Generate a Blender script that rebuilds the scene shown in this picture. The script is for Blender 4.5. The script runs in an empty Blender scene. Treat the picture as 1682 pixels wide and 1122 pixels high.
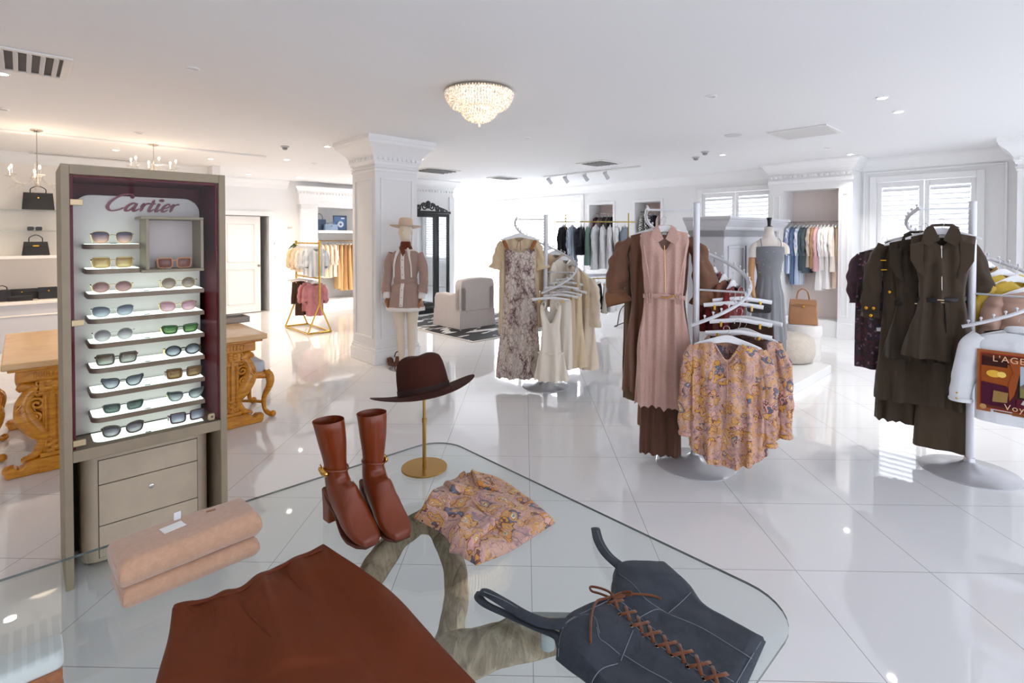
import bpy, bmesh, math, random
from math import sin, cos, pi, radians, sqrt, atan2, tan, floor as mfloor
from mathutils import Vector, Matrix, noise

sc = bpy.context.scene
COL = sc.collection
# ------------------------------------------------------------------ camera geometry (lens of the photo)
F_PX, C_X, P_Y, PITCH, EYE = 856.0, 841.0, 403.4, radians(0.9), 1.6

def ray(px, py):
    xc = (px - C_X) / F_PX; yc = -(py - P_Y) / F_PX
    return (xc, yc * sin(PITCH) + cos(PITCH), yc * cos(PITCH) - sin(PITCH))
def atz(px, py, z):
    d = ray(px, py); t = (z - EYE) / d[2]; return Vector((d[0] * t, d[1] * t, z))
def atd(px, py, D):
    d = ray(px, py); t = D / d[1]; return Vector((d[0] * t, D, EYE + d[2] * t))
# building axes: a along the left walls (into the picture to the right), b along the window wall
ANG = radians(43.3)
U1 = Vector((cos(ANG), sin(ANG), 0)); U2 = Vector((-sin(ANG), cos(ANG), 0))
def W(a, b, z=0.0): return U1 * a + U2 * b + Vector((0, 0, z))
def onb(px, py, b):
    d = Vector(ray(px, py)); t = b / d.dot(U2); p = d * t; return Vector((p.x, p.y, EYE + p.z))
def ona(px, py, a):
    d = Vector(ray(px, py)); t = a / d.dot(U1); p = d * t; return Vector((p.x, p.y, EYE + p.z))
def A_of(p): return p.x * U1.x + p.y * U1.y
def B_of(p): return p.x * U2.x + p.y * U2.y

# ------------------------------------------------------------------ materials
def lin(c):
    if isinstance(c, str):
        c = c.lstrip('#'); c = [int(c[i:i + 2], 16) / 255 for i in (0, 2, 4)]
    else:
        c = [v / 255 for v in c]
    return tuple((v / 12.92 if v <= 0.04045 else ((v + 0.055) / 1.055) ** 2.4) for v in c)
_M = {}
class NT:
    def __init__(s, name):
        s.m = bpy.data.materials.new(name); s.m.use_nodes = True
        s.t = s.m.node_tree; s.n = s.t.nodes; s.l = s.t.links
        s.b = s.n['Principled BSDF']
    def node(s, typ, **kw):
        n = s.n.new(typ)
        for k, v in kw.items():
            if k in n.inputs: n.inputs[k].default_value = v
            else: setattr(n, k, v)
        return n
    def link(s, a, b): s.l.new(a, b)
    def ramp(s, fac, stops, interp='LINEAR'):
        r = s.n.new('ShaderNodeValToRGB'); r.color_ramp.interpolation = interp
        e = r.color_ramp.elements
        while len(e) < len(stops): e.new(0.5)
        for i, (p, c) in enumerate(stops):
            e[i].position = p; e[i].color = (*c, 1)
        s.link(fac, r.inputs[0]); return r.outputs[0]
    def mix(s, fac, a, b):
        m = s.n.new('ShaderNodeMix'); m.data_type = 'RGBA'
        for sock, v in ((m.inputs[0], fac), (m.inputs[6], a), (m.inputs[7], b)):
            if isinstance(v, (int, float)): sock.default_value = v
            elif isinstance(v, tuple): sock.default_value = (*v, 1)
            else: s.link(v, sock)
        return m.outputs[2]
    def math(s, op, a, b=None, c=None):
        m = s.n.new('ShaderNodeMath'); m.operation = op
        for i, v in enumerate((a, b, c)):
            if v is None: continue
            if isinstance(v, (int, float)): m.inputs[i].default_value = v
            else: s.link(v, m.inputs[i])
        return m.outputs[0]
    def coord(s, scale=1.0, rot=(0, 0, 0), kind='Object'):
        tc = s.n.new('ShaderNodeTexCoord'); mp = s.n.new('ShaderNodeMapping')
        mp.inputs['Scale'].default_value = (scale,) * 3 if isinstance(scale, (int, float)) else scale
        mp.inputs['Rotation'].default_value = rot
        s.link(tc.outputs[kind], mp.inputs[0]); return mp.outputs[0]
    def noise(s, vec, scale=5, detail=3, rough=.5, dist=0):
        n = s.n.new('ShaderNodeTexNoise'); s.link(vec, n.inputs['Vector'])
        n.inputs['Scale'].default_value = scale; n.inputs['Detail'].default_value = detail
        n.inputs['Roughness'].default_value = rough; n.inputs['Distortion'].default_value = dist
        return n
    def voro(s, vec, scale=5, feature='F1', rand=1.0):
        n = s.n.new('ShaderNodeTexVoronoi'); n.feature = feature; s.link(vec, n.inputs['Vector'])
        n.inputs['Scale'].default_value = scale; n.inputs['Randomness'].default_value = rand; return n
    def wave(s, vec, scale=5, dist=0, detail=2, dscale=1, typ='BANDS', direction='X'):
        n = s.n.new('ShaderNodeTexWave'); n.wave_type = typ; s.link(vec, n.inputs['Vector'])
        if typ == 'BANDS': n.bands_direction = direction
        n.inputs['Scale'].default_value = scale; n.inputs['Distortion'].default_value = dist
        n.inputs['Detail'].default_value = detail; n.inputs['Detail Scale'].default_value = dscale; return n
    def bump(s, h, strength=.2, dist=.01):
        b = s.n.new('ShaderNodeBump'); b.inputs['Strength'].default_value = strength; b.inputs['Distance'].default_value = dist
        s.link(h, b.inputs['Height']); s.link(b.outputs[0], s.b.inputs['Normal'])
    def base(s, v):
        if isinstance(v, tuple): s.b.inputs['Base Color'].default_value = (*v, 1)
        else: s.link(v, s.b.inputs['Base Color'])
    def set(s, **kw):
        for k, v in kw.items(): s.b.inputs[k.replace('_', ' ')].default_value = v
def plain(name, col, rough=.5, metal=0.0, spec=.5, coat=0.0, sheen=0.0, bump=0.0, bscale=200, var=0.0, **kw):
    if name in _M: return _M[name]
    t = NT(name); c = lin(col); t.base(c)
    t.set(Roughness=rough, Metallic=metal)
    t.b.inputs['Specular IOR Level'].default_value = spec
    if coat: t.b.inputs['Coat Weight'].default_value = coat; t.b.inputs['Coat Roughness'].default_value = .08
    if sheen: t.b.inputs['Sheen Weight'].default_value = sheen
    v = t.coord()
    if var:
        n = t.noise(v, 6, 3)
        t.base(t.mix(n.outputs[0], tuple(max(0, x * (1 - var)) for x in c), tuple(min(1, x * (1 + var)) for x in c)))
    if bump:
        n = t.noise(v, bscale, 2); t.bump(n.outputs[0], bump, .004)
    for k, x in kw.items(): t.b.inputs[k.replace('_', ' ')].default_value = x
    _M[name] = t.m; return t.m
def emit(name, col, strength):
    if name in _M: return _M[name]
    t = NT(name); t.base((0, 0, 0)); t.b.inputs['Emission Color'].default_value = (*lin(col), 1)
    t.b.inputs['Emission Strength'].default_value = strength
    _M[name] = t.m; return t.m
def cloth(name, col, sheen=.25, rough=.9, weave=900, var=.06):
    if name in _M: return _M[name]
    t = NT(name); c = lin(col); lum = (c[0] + c[1] + c[2]) / 3; kk = .70 + .30 * min(1, lum / .75); c = tuple(x * kk for x in c); v = t.coord()
    n = t.noise(v, 14, 4)
    t.base(t.mix(n.outputs[0], tuple(x * (1 - var) for x in c), tuple(min(1, x * (1 + var)) for x in c)))
    t.set(Roughness=rough); t.b.inputs['Sheen Weight'].default_value = sheen; t.b.inputs['Specular IOR Level'].default_value = .25
    w = t.noise(v, weave, 2); t.bump(w.outputs[0], .12, .003)
    _M[name] = t.m; return t.m

# ------------------------------------------------------------------ mesh builder
def catmull(pts, n=8, closed=False):
    P = [Vector(p) for p in pts]; out = []; N = len(P)
    rng = range(N if closed else N - 1)
    for i in rng:
        p0 = P[(i - 1) % N] if closed or i > 0 else P[0] * 2 - P[1]
        p1 = P[i]; p2 = P[(i + 1) % N]
        p3 = P[(i + 2) % N] if closed or i + 2 < N else P[-1] * 2 - P[-2]
        for k in range(n):
            t = k / n
            out.append(.5 * ((2 * p1) + (p2 - p0) * t + (2 * p0 - 5 * p1 + 4 * p2 - p3) * t * t + (3 * p1 - p0 - 3 * p2 + p3) * t ** 3))
    if not closed: out.append(P[-1].copy())
    return out
def interp(tab, s):
    if s <= tab[0][0]: return tab[0][1:]
    for i in range(len(tab) - 1):
        if s <= tab[i + 1][0]:
            f = (s - tab[i][0]) / max(1e-9, tab[i + 1][0] - tab[i][0]); f = f * f * (3 - 2 * f) * .6 + f * .4
            return tuple(p + (q - p) * f for p, q in zip(tab[i][1:], tab[i + 1][1:]))
    return tab[-1][1:]
class MB:
    def __init__(s): s.v = []; s.f = []
    def add(s, vs, fs):
        o = len(s.v); s.v += [Vector(p) for p in vs]; s.f += [tuple(i + o for i in f) for f in fs]; return s
    def box(s, c, d, rz=0.0, M=None):
        x, y, z = d[0] / 2, d[1] / 2, d[2] / 2
        vs = [Vector((i * x, j * y, k * z)) for k in (-1, 1) for j in (-1, 1) for i in (-1, 1)]
        if rz: vs = [Matrix.Rotation(rz, 3, 'Z') @ p for p in vs]
        if M is not None: vs = [M @ p for p in vs]
        c = Vector(c)
        return s.add([p + c for p in vs], [(0, 2, 3, 1), (4, 5, 7, 6), (0, 1, 5, 4), (2, 6, 7, 3), (0, 4, 6, 2), (1, 3, 7, 5)])
    def span(s, x0, x1, y0, y1, z0, z1):
        return s.box(((x0 + x1) / 2, (y0 + y1) / 2, (z0 + z1) / 2), (abs(x1 - x0), abs(y1 - y0), abs(z1 - z0)))
    def loft(s, rings, closed=True, cap0=False, cap1=False):
        n = len(rings[0]); o = len(s.v); fs = []
        for r in rings: s.v += [Vector(p) for p in r]
        for i in range(len(rings) - 1):
            for j in range(n if closed else n - 1):
                k = (j + 1) % n
                fs.append((o + i * n + j, o + i * n + k, o + (i + 1) * n + k, o + (i + 1) * n + j))
        if cap0: fs.append(tuple(o + j for j in reversed(range(n))))
        if cap1: fs.append(tuple(o + (len(rings) - 1) * n + j for j in range(n)))
        s.f += fs; return s
    def tube(s, path, r, seg=8, cap=True, flat=1.0, up=None):
        P = [Vector(p) for p in path]; N = len(P); rings = []
        R = r if callable(r) else (lambda t, r=r: r) if not isinstance(r, (list, tuple)) else (lambda t, r=r: interp([(i / (len(r) - 1), x) for i, x in enumerate(r)], t)[0])
        T = []
        for i in range(N):
            d = P[min(i + 1, N - 1)] - P[max(i - 1, 0)]
            T.append(d.normalized() if d.length > 1e-9 else Vector((0, 0, 1)))
        u = Vector(up) if up else Vector((0, 0, 1))
        if abs(u.dot(T[0])) > .95: u = Vector((1, 0, 0)) if abs(T[0].x) < .9 else Vector((0, 1, 0))
        u = (u - T[0] * u.dot(T[0])).normalized()
        for i in range(N):
            u = u - T[i] * u.dot(T[i])
            u = u.normalized() if u.length > 1e-6 else T[i].orthogonal().normalized()
            w = T[i].cross(u); rr = R(i / max(1, N - 1))
            rings.append([P[i] + w * (cos(2 * pi * k / seg) * rr) + u * (sin(2 * pi * k / seg) * rr * flat) for k in range(seg)])
        return s.loft(rings, True, cap, cap)
    def lathe(s, prof, seg=24, c=(0, 0, 0), sx=1, sy=1, cap=True):
        c = Vector(c)
        rings = [[c + Vector((cos(2 * pi * k / seg) * r * sx, sin(2 * pi * k / seg) * r * sy, z)) for k in range(seg)] for r, z in prof]
        return s.loft(rings, True, cap, cap)
    def sphere(s, c, r, seg=12, rings=8):
        r = (r, r, r) if isinstance(r, (int, float)) else r; c = Vector(c)
        R = [[c + Vector((cos(2 * pi * k / seg) * sin(pi * i / rings) * r[0], sin(2 * pi * k / seg) * sin(pi * i / rings) * r[1], -cos(pi * i / rings) * r[2])) for k in range(seg)] for i in range(1, rings)]
        o = len(s.v); s.loft(R); b = len(s.v); s.v += [c + Vector((0, 0, -r[2])), c + Vector((0, 0, r[2]))]
        for k in range(seg):
            s.f.append((o + (k + 1) % seg, o + k, b)); q = o + (rings - 2) * seg; s.f.append((q + k, q + (k + 1) % seg, b + 1))
        return s
    def prism(s, poly, d, fn):
        """poly: 2D outline, extruded by d; fn maps (u, v, w) to 3D."""
        n = len(poly); a = [fn(p[0], p[1], 0) for p in poly]; b = [fn(p[0], p[1], d) for p in poly]
        return s.add(a + b, [tuple(reversed(range(n))), tuple(range(n, 2 * n))] + [(i, (i + 1) % n, n + (i + 1) % n, n + i) for i in range(n)])
    def xform(s, M):
        s.v = [M @ p for p in s.v]; return s
    def build(s, name, mat, parent=None, smooth=True, angle=38, bevel=0, sub=0, solid=0, segs=2, tri=False):
        me = bpy.data.meshes.new(name); me.from_pydata([tuple(p) for p in s.v], [], s.f)
        bm = bmesh.new(); bm.from_mesh(me)
        bmesh.ops.recalc_face_normals(bm, faces=bm.faces)
        bm.to_mesh(me); bm.free()
        me.materials.append(mat)
        if smooth:
            me.shade_smooth()
            if angle < 180: me.set_sharp_from_angle(angle=radians(angle))
        o = bpy.data.objects.new(name, me); COL.objects.link(o)
        if parent is not None: o.parent = parent
        if solid:
            m = o.modifiers.new('solid', 'SOLIDIFY'); m.thickness = solid; m.offset = 0
        if bevel:
            m = o.modifiers.new('bevel', 'BEVEL'); m.width = bevel; m.segments = segs; m.limit_method = 'ANGLE'; m.angle_limit = radians(35)
        if sub:
            m = o.modifiers.new('sub', 'SUBSURF'); m.levels = sub; m.render_levels = sub
        return o
def mesh_only(mb, name, mat, smooth=True, angle=38):
    o = mb.build(name, mat, None, smooth, angle); me = o.data; bpy.data.objects.remove(o); return me
def link_mesh(name, me, parent=None, loc=(0, 0, 0), rot=(0, 0, 0), scale=None):
    o = bpy.data.objects.new(name, me); COL.objects.link(o); o.parent = parent; o.location = loc; o.rotation_euler = rot
    if scale: o.scale = scale
    return o
def tag(o, label, cat, group=None, kind=None):
    o['label'] = label; o['category'] = cat
    if group: o['group'] = group
    if kind: o['kind'] = kind
    return o
def thing(name, label, cat, loc=(0, 0, 0), rz=0.0, group=None):
    o = bpy.data.objects.new(name, None); COL.objects.link(o); o.empty_display_size = .1
    o.location = loc; o.rotation_euler = (0, 0, rz); return tag(o, label, cat, group)
def struct(o): o['kind'] = 'structure'; return o
def part_label(o, l): o['label'] = l; return o
def copy_tree(o, parent=None):
    c = o.copy(); COL.objects.link(c)
    if parent is not None: c.parent = parent
    for ch in list(o.children): copy_tree(ch, c)
    return c
def arc(c, r, a0, a1, n=8):
    return [(c[0] + r * cos(a0 + (a1 - a0) * i / n), c[1] + r * sin(a0 + (a1 - a0) * i / n)) for i in range(n + 1)]
def rrect(x0, x1, y0, y1, r, n=6):
    return arc((x1 - r, y1 - r), r, 0, pi / 2, n) + arc((x0 + r, y1 - r), r, pi / 2, pi, n) + arc((x0 + r, y0 + r), r, pi, 1.5 * pi, n) + arc((x1 - r, y0 + r), r, 1.5 * pi, 2 * pi, n)
RND = random.Random(7)
# ------------------------------------------------------------------ setting materials
HC = 2.85
wall_m = plain('wall_paint', (240, 240, 240), rough=.55, spec=.3)
ceil_m = plain('ceiling_paint', (243, 243, 244), rough=.8, spec=.2)
trim_m = plain('trim_paint', (244, 244, 244), rough=.35)
def floor_mat():
    t = NT('polished_white_tile'); v = t.coord(1.0, (0, 0, radians(1.4)))
    sp = t.node('ShaderNodeSeparateXYZ'); t.link(v, sp.inputs[0])
    def grid(sock, off):
        f = t.math('FRACT', t.math('MULTIPLY_ADD', sock, 1 / .635, off))
        return t.math('LESS_THAN', t.math('ABSOLUTE', t.math('SUBTRACT', f, .5)), .0026)
    g = t.math('MAXIMUM', grid(sp.outputs[0], .5 - .032 / .635), grid(sp.outputs[1], .5 - 2.512 / .635))
    n = t.noise(t.coord(), .8, 2)
    c = t.mix(n.outputs[0], lin((228, 228, 229)), lin((235, 235, 235)))
    t.base(t.mix(g, c, lin((158, 158, 160))))
    t.set(Roughness=.035); t.b.inputs['Specular IOR Level'].default_value = .75
    n2 = t.noise(t.coord(), 1.6, 2); t.bump(n2.outputs[0], .012, .02)
    return t.m
floor_m = floor_mat()
def poly_ab(pts, z):
    return [W(a, b, z) for a, b in pts]
def slab(name, pts, z0, z1, mat):
    mb = MB(); n = len(pts)
    mb.prism(pts, z1 - z0, lambda u, v, w: W(u, v, z0 + w)); return struct(mb.build(name, mat, smooth=False))
A0, A1, B0, B1 = -4.2, 10.4, -4.0, 12.6
slab('floor', [(A0, B0), (A1, B0), (A1, B1), (A0, B1)], -.1, 0, floor_m)
slab('ceiling', [(A0, B0), (A1, B0), (A1, B1), (A0, B1)], HC, HC + .1, ceil_m)
def abox(mb, a0, a1, b0, b1, z0, z1):
    return mb.prism([(a0, b0), (a1, b0), (a1, b1), (a0, b1)], z1 - z0, lambda u, v, w: W(u, v, z0 + w))
def cornice_profile(): # (out, z below the top)
    return [(0, -.20), (.012, -.20), (.012, -.185), (.02, -.18), (.024, -.165), (.04, -.15), (.045, -.12), (.075, -.085), (.11, -.05), (.125, -.03), (.125, 0), (0, 0)]
def cornice_run(mb, p0, p1, out, z, k=1.0, miter0=0, miter1=0):
    """moulding from p0 to p1 (2D in a,b); out is the unit (a,b) direction it projects; miters extend the ends with the projection."""
    d = (Vector(p1) - Vector(p0)).normalized(); o = Vector(out)
    r0 = []; r1 = []
    for q, dz in cornice_profile():
        q *= k; dz *= k
        a = Vector(p0) + o * q - d * q * miter0; b = Vector(p1) + o * q + d * q * miter1
        r0.append(W(a.x, a.y, z + dz)); r1.append(W(b.x, b.y, z + dz))
    mb.loft([r0, r1], True, True, True)
def dentils(mb, p0, p1, out, z, k=1.0, pitch=.075):
    d = Vector(p1) - Vector(p0); L = d.length; d.normalize(); o = Vector(out); n = int(L / pitch)
    for i in range(n):
        c = Vector(p0) + d * ((i + .5) * L / n) + o * (.045 * k)
        dd = [c - d * .02 - o * .02, c + d * .02 - o * .02, c + d * .02 + o * .02, c - d * .02 + o * .02]
        mb.prism([(q.x, q.y) for q in dd], .035, lambda u, v, w: W(u, v, z + w))
# ---- left wall (b = 11.8) with doorway and a deep clothes niche
BL = 11.8
mb = MB()
abox(mb, A0, 2.98, BL, BL + .7, 0, HC); abox(mb, 2.98, 3.90, BL, BL + .7, 2.06, HC); abox(mb, 3.90, 4.35, BL, BL + .7, 0, HC)
abox(mb, 4.35, 4.98, BL, BL + .7, 0, HC)
abox(mb, 4.98, 6.35, BL, BL + .7, 2.3, HC); abox(mb, 4.98, 6.35, BL + .55, BL + .7, 0, 2.3); abox(mb, 4.98, 6.35, BL, BL + .6, 0, .13)
abox(mb, 6.35, A1, BL, BL + .7, 0, HC)
struct(mb.build('wall_left', wall_m, smooth=False))
mb = MB(); cornice_run(mb, (A0, BL), (4.3, BL), (0, -1), HC, 1.0)
cornice_run(mb, (7.3, BL), (9.9, BL), (0, -1), HC, 1.0)
struct(mb.build('trim_1', trim_m))
# classical built-in framing the niche: pilasters, capital and entablature
mb = MB()
for a0 in (4.55, 6.42):
    abox(mb, a0, a0 + .36, BL - .12, BL - .001, 0, 2.42); abox(mb, a0 - .03, a0 + .39, BL - .15, BL - .001, 0, .22)
    abox(mb, a0 - .02, a0 + .38, BL - .15, BL - .001, 2.2, 2.24); abox(mb, a0 - .045, a0 + .405, BL - .17, BL - .001, 2.34, 2.42)
    abox(mb, a0 + .06, a0 + .30, BL - .13, BL - .11, .3, 2.1)
abox(mb, 4.5, 6.83, BL - .14, BL - .001, 2.42, 2.56)
cornice_run(mb, (4.5, BL - .14), (6.83, BL - .14), (0, -1), 2.74, .9, 1, 1); dentils(mb, (4.5, BL - .14), (6.83, BL - .14), (0, -1), 2.575, .9)
abox(mb, 4.5, 6.83, BL - .14, BL - .001, 2.56, 2.74)
struct(mb.build('trim_2', trim_m))
mb = MB(); abox(mb, 4.985, 6.345, BL - .02, BL + .545, 1.70, 1.765); struct(mb.build('trim_3', trim_m, bevel=.006))
# doorway casing, door ajar, unlit room behind painted as a dark sheet
mb = MB(); abox(mb, 2.88, 2.98, BL - .025, BL - .001, 0, 2.06); abox(mb, 3.90, 4.0, BL - .025, BL - .001, 0, 2.06); abox(mb, 2.88, 4.0, BL - .03, BL - .001, 2.06, 2.16)
struct(mb.build('trim_4', trim_m, bevel=.005))
dm = plain('door_paint', (236, 233, 230), rough=.4)
mb = MB(); ppts = [(2.985, BL + .03), (3.735, BL + .03), (3.735, BL + .07), (2.985, BL + .07)]
mb.prism(ppts, 2.03, lambda u, v, w: W(u, v, .015 + w)); door = struct(mb.build('door_1', dm, smooth=False))
mb = MB()
for z0, z1 in ((.2, .95), (1.08, 1.9)):
    for x0, x1, zz0, zz1 in ((3.09, 3.63, z0, z0 + .025), (3.09, 3.63, z1 - .025, z1), (3.09, 3.115, z0, z1), (3.605, 3.63, z0, z1)):
        abox(mb, x0, x1, BL + .015, BL + .031, zz0, zz1)
struct(mb.build('door_panel_moulding', dm, door, bevel=.004))
mb = MB(); mb.tube([W(3.68, BL + .03, 1.0), W(3.68, BL - .03, 1.0)], .012, 10); mb.sphere(W(3.68, BL - .045, 1.0), .028)
struct(mb.build('door_handle', plain('handle_steel', (150, 148, 145), .25, 1.0), door))
mb = MB(); abox(mb, 2.7, 4.3, BL + .75, BL + .8, 0, 2.2); struct(mb.build('wall_corridor_shade', plain('corridor_shade', (52, 46, 44), .8)))
# ---- display wall on the far left with counter
mb = MB(); abox(mb, A0, 2.44, 10.62, BL - .001, 0, HC); struct(mb.build('wall_display', plain('display_wall', (245, 238, 230), .6)))
mb = MB(); abox(mb, 2.441, 2.56, 10.2, BL - .001, 0, HC); struct(mb.build('wall_display_end', wall_m))
mb = MB(); cornice_run(mb, (A0, 10.62), (2.44, 10.62), (0, -1), HC, .8); struct(mb.build('trim_5', trim_m))
mb = MB(); abox(mb, A0, 2.75, 8.42, 8.47, HC - .03, HC); abox(mb, A0, 2.75, 8.47, 8.52, HC - .015, HC); struct(mb.build('trim_6', trim_m, bevel=.008))
slab('wall_light_block', [(A0 - .1, B0), (A0, B0), (A0, B1), (A0 - .1, B1)], 0, HC, wall_m)  # unseen wall behind the camera, added so daylight comes from one side
mb = MB(); abox(mb, A0, A1, B0, B0 + .08, 0, .12); abox(mb, A0, A1, B0, B0 + .08, HC - .18, HC)
for i in range(9): abox(mb, A0 + i * 1.815, A0 + i * 1.815 + .06, B0, B0 + .08, .12, HC - .18)
struct(mb.build('window_4', trim_m, bevel=.004))
# ---- window wall (a = 9.9), pilasters and alcove at a = 9.4
AW = 9.9
WIN = [(8.05, 11.3, .05, 2.55), (3.66, 4.98, .85, 2.47), (.87, 2.06, .85, 2.47)]       # b0, b1, z0, z1
NICHE = [(7.12, 7.80, .9, 2.37), (5.90, 6.53, .9, 2.37)]
holes = sorted(WIN + NICHE)
mb = MB(); b = B0
for b0, b1, z0, z1 in holes:
    abox(mb, AW, AW + .5, b, b0, 0, HC); abox(mb, AW, AW + .5, b0, b1, 0, z0); abox(mb, AW, AW + .5, b0, b1, z1, HC); b = b1
abox(mb, AW, AW + .5, b, B1, 0, HC)
struct(mb.build('wall_right', wall_m, smooth=False))
pink_m = plain('niche_pink', (226, 203, 196), .7)
for i, (b0, b1, z0, z1) in enumerate(NICHE):
    mb = MB(); abox(mb, AW + .42, AW + .48, b0, b1, z0, z1); struct(mb.build('wall_niche', pink_m, smooth=False))
    mb = MB()
    for q0, q1, zz0, zz1 in ((b0 - .06, b0, z0 - .06, z1 + .06), (b1, b1 + .06, z0 - .06, z1 + .06), (b0, b1, z0 - .06, z0), (b0, b1, z1, z1 + .06)):
        abox(mb, AW - .02, AW - .001, q0, q1, zz0, zz1)
    struct(mb.build('trim_%d' % (7 + i), trim_m, bevel=.005))
def shutter_window(idx, b0, b1, z0, z1, panels, sky_m):
    root = struct(MB().build('window_%d' % idx, trim_m)) if False else None
    fr = MB(); f = .06
    for q0, q1, zz0, zz1 in ((b0 - .09, b0, z0 - .09, z1 + .09), (b1, b1 + .09, z0 - .09, z1 + .09), (b0, b1, z0 - .09, z0), (b0, b1, z1, z1 + .09)):
        abox(fr, AW - .03, AW - .001, q0, q1, zz0, zz1)
    root = struct(fr.build('window_%d' % idx, trim_m, bevel=.006))
    w = (b1 - b0) / panels
    for k in range(panels):
        p0, p1 = b0 + k * w + .004, b0 + (k + 1) * w - .004
        mb = MB()
        abox(mb, AW + .02, AW + .055, p0, p0 + f, z0 + .004, z1 - .004); abox(mb, AW + .02, AW + .055, p1 - f, p1, z0 + .004, z1 - .004)
        abox(mb, AW + .02, AW + .055, p0 + f, p1 - f, z0 + .004, z0 + .09); abox(mb, AW + .02, AW + .055, p0 + f, p1 - f, z1 - .09, z1 - .004)
        if z1 - z0 > 2: abox(mb, AW + .02, AW + .055, p0 + f, p1 - f, 1.0, 1.09)
        struct(mb.build('shutter_frame', trim_m, root, bevel=.004))
        mb = MB(); z = z0 + .125; n = 0
        while z < z1 - .1:
            if not (z1 - z0 > 2 and .96 < z < 1.13):
                c = W(AW + .04, (p0 + p1) / 2, z)
                Rz = Matrix.Rotation(ANG, 3, 'Z') @ Matrix.Rotation(radians(-42), 3, 'Y')
                mb.box(c, (.086, p1 - p0 - 2 * f - .006, .009), M=Rz)
            z += .076
        struct(mb.build('louvre', trim_m, root, bevel=.003))
    mb = MB(); abox(mb, AW + .44, AW + .45, b0, b1, z0, z1)
    struct(mb.build('window_pane', sky_m, root, smooth=False))
    return root
sky_far = emit('daylight_sky_sunny', (240, 246, 255), 16.0); sky_m = emit('daylight_sky', (238, 244, 255), 2.6)
shutter_window(1, *WIN[0], 3, sky_far); shutter_window(2, *WIN[1], 2, sky_m); shutter_window(3, *WIN[2], 2, sky_m)
mb = MB()
cornice_run(mb, (AW, 9.9 + 1.9), (AW, 3.5), (-1, 0), HC, 1.0, 0, -1); cornice_run(mb, (AW, 2.27), (AW, .5), (-1, 0), HC, 1.0)
struct(mb.build('trim_9', trim_m))
# raised wall mouldings under and beside the windows
mb = MB()
def frame_ab(mb, a, b0, b1, z0, z1, t=.025, d=.014):
    for q0, q1, zz0, zz1 in ((b0, b0 + t, z0, z1), (b1 - t, b1, z0, z1), (b0 + t, b1 - t, z0, z0 + t), (b0 + t, b1 - t, z1 - t, z1)):
        abox(mb, a - d, a - .0005, q0, q1, zz0, zz1)
frame_ab(mb, AW, .95, 2.0, .25, .7); frame_ab(mb, AW, 3.75, 4.9, .25, .7); frame_ab(mb, AW, 5.9, 7.8, .25, .75)
frame_ab(mb, AW, .55, 2.24, .75, 2.64, .03, .02)
struct(mb.build('trim_10', trim_m, bevel=.004))
mb = MB(); abox(mb, AW - .025, AW - .0005, .5, 2.27, 0, .18); abox(mb, AW - .025, AW - .0005, 3.5, 11.79, 0, .18); struct(mb.build('baseboard_right', trim_m, bevel=.006))
mb = MB(); abox(mb, 2.57, 2.88, BL - .025, BL - .0005, 0, .18); abox(mb, 4.0, 4.52, BL - .025, BL - .0005, 0, .18); abox(mb, 6.85, 9.87, BL - .025, BL - .0005, 0, .18); struct(mb.build('baseboard_left', trim_m, bevel=.006))
# alcove with rail
AP = 9.4
mb = MB()
abox(mb, AP, AW - .001, 3.28, 3.5, 0, HC); abox(mb, AP, AW - .001, 2.27, 2.46, 0, HC); abox(mb, AP, AW - .001, 2.46, 3.28, 2.38, HC); abox(mb, AP + .04, AW - .03, 2.461, 3.279, 0, .25)
struct(mb.build('wall_alcove', wall_m, smooth=False))
mb = MB(); abox(mb, AW - .03, AW - .002, 2.461, 3.279, .25, 2.38); struct(mb.build('wall_alcove_back', plain('alcove_back', (240, 226, 220), .7), smooth=False))
mb = MB()
cornice_run(mb, (AP, 3.5), (AP, 2.27), (-1, 0), HC, 1.0, 1, 1); dentils(mb, (AP, 3.5), (AP, 2.27), (-1, 0), HC - .26)
cornice_run(mb, (AP, 2.27), (AW, 2.27), (0, -1), HC, 1.0, 1, 0); cornice_run(mb, (AW, 3.5), (AP, 3.5), (0, 1), HC, 1.0, 0, 1)
abox(mb, AP - .03, AP - .0005, 2.25, 3.52, 2.5, 2.56)
abox(mb, AP - .03, AP - .0005, 3.28, 3.52, 0, .25); abox(mb, AP - .03, AP - .0005, 2.25, 2.46, 0, .25)
frame_ab(mb, AP, 3.33, 3.45, .35, 2.3, .02); frame_ab(mb, AP, 2.32, 2.42, .35, 2.3, .02)
struct(mb.build('trim_11', trim_m, bevel=.003))
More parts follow.
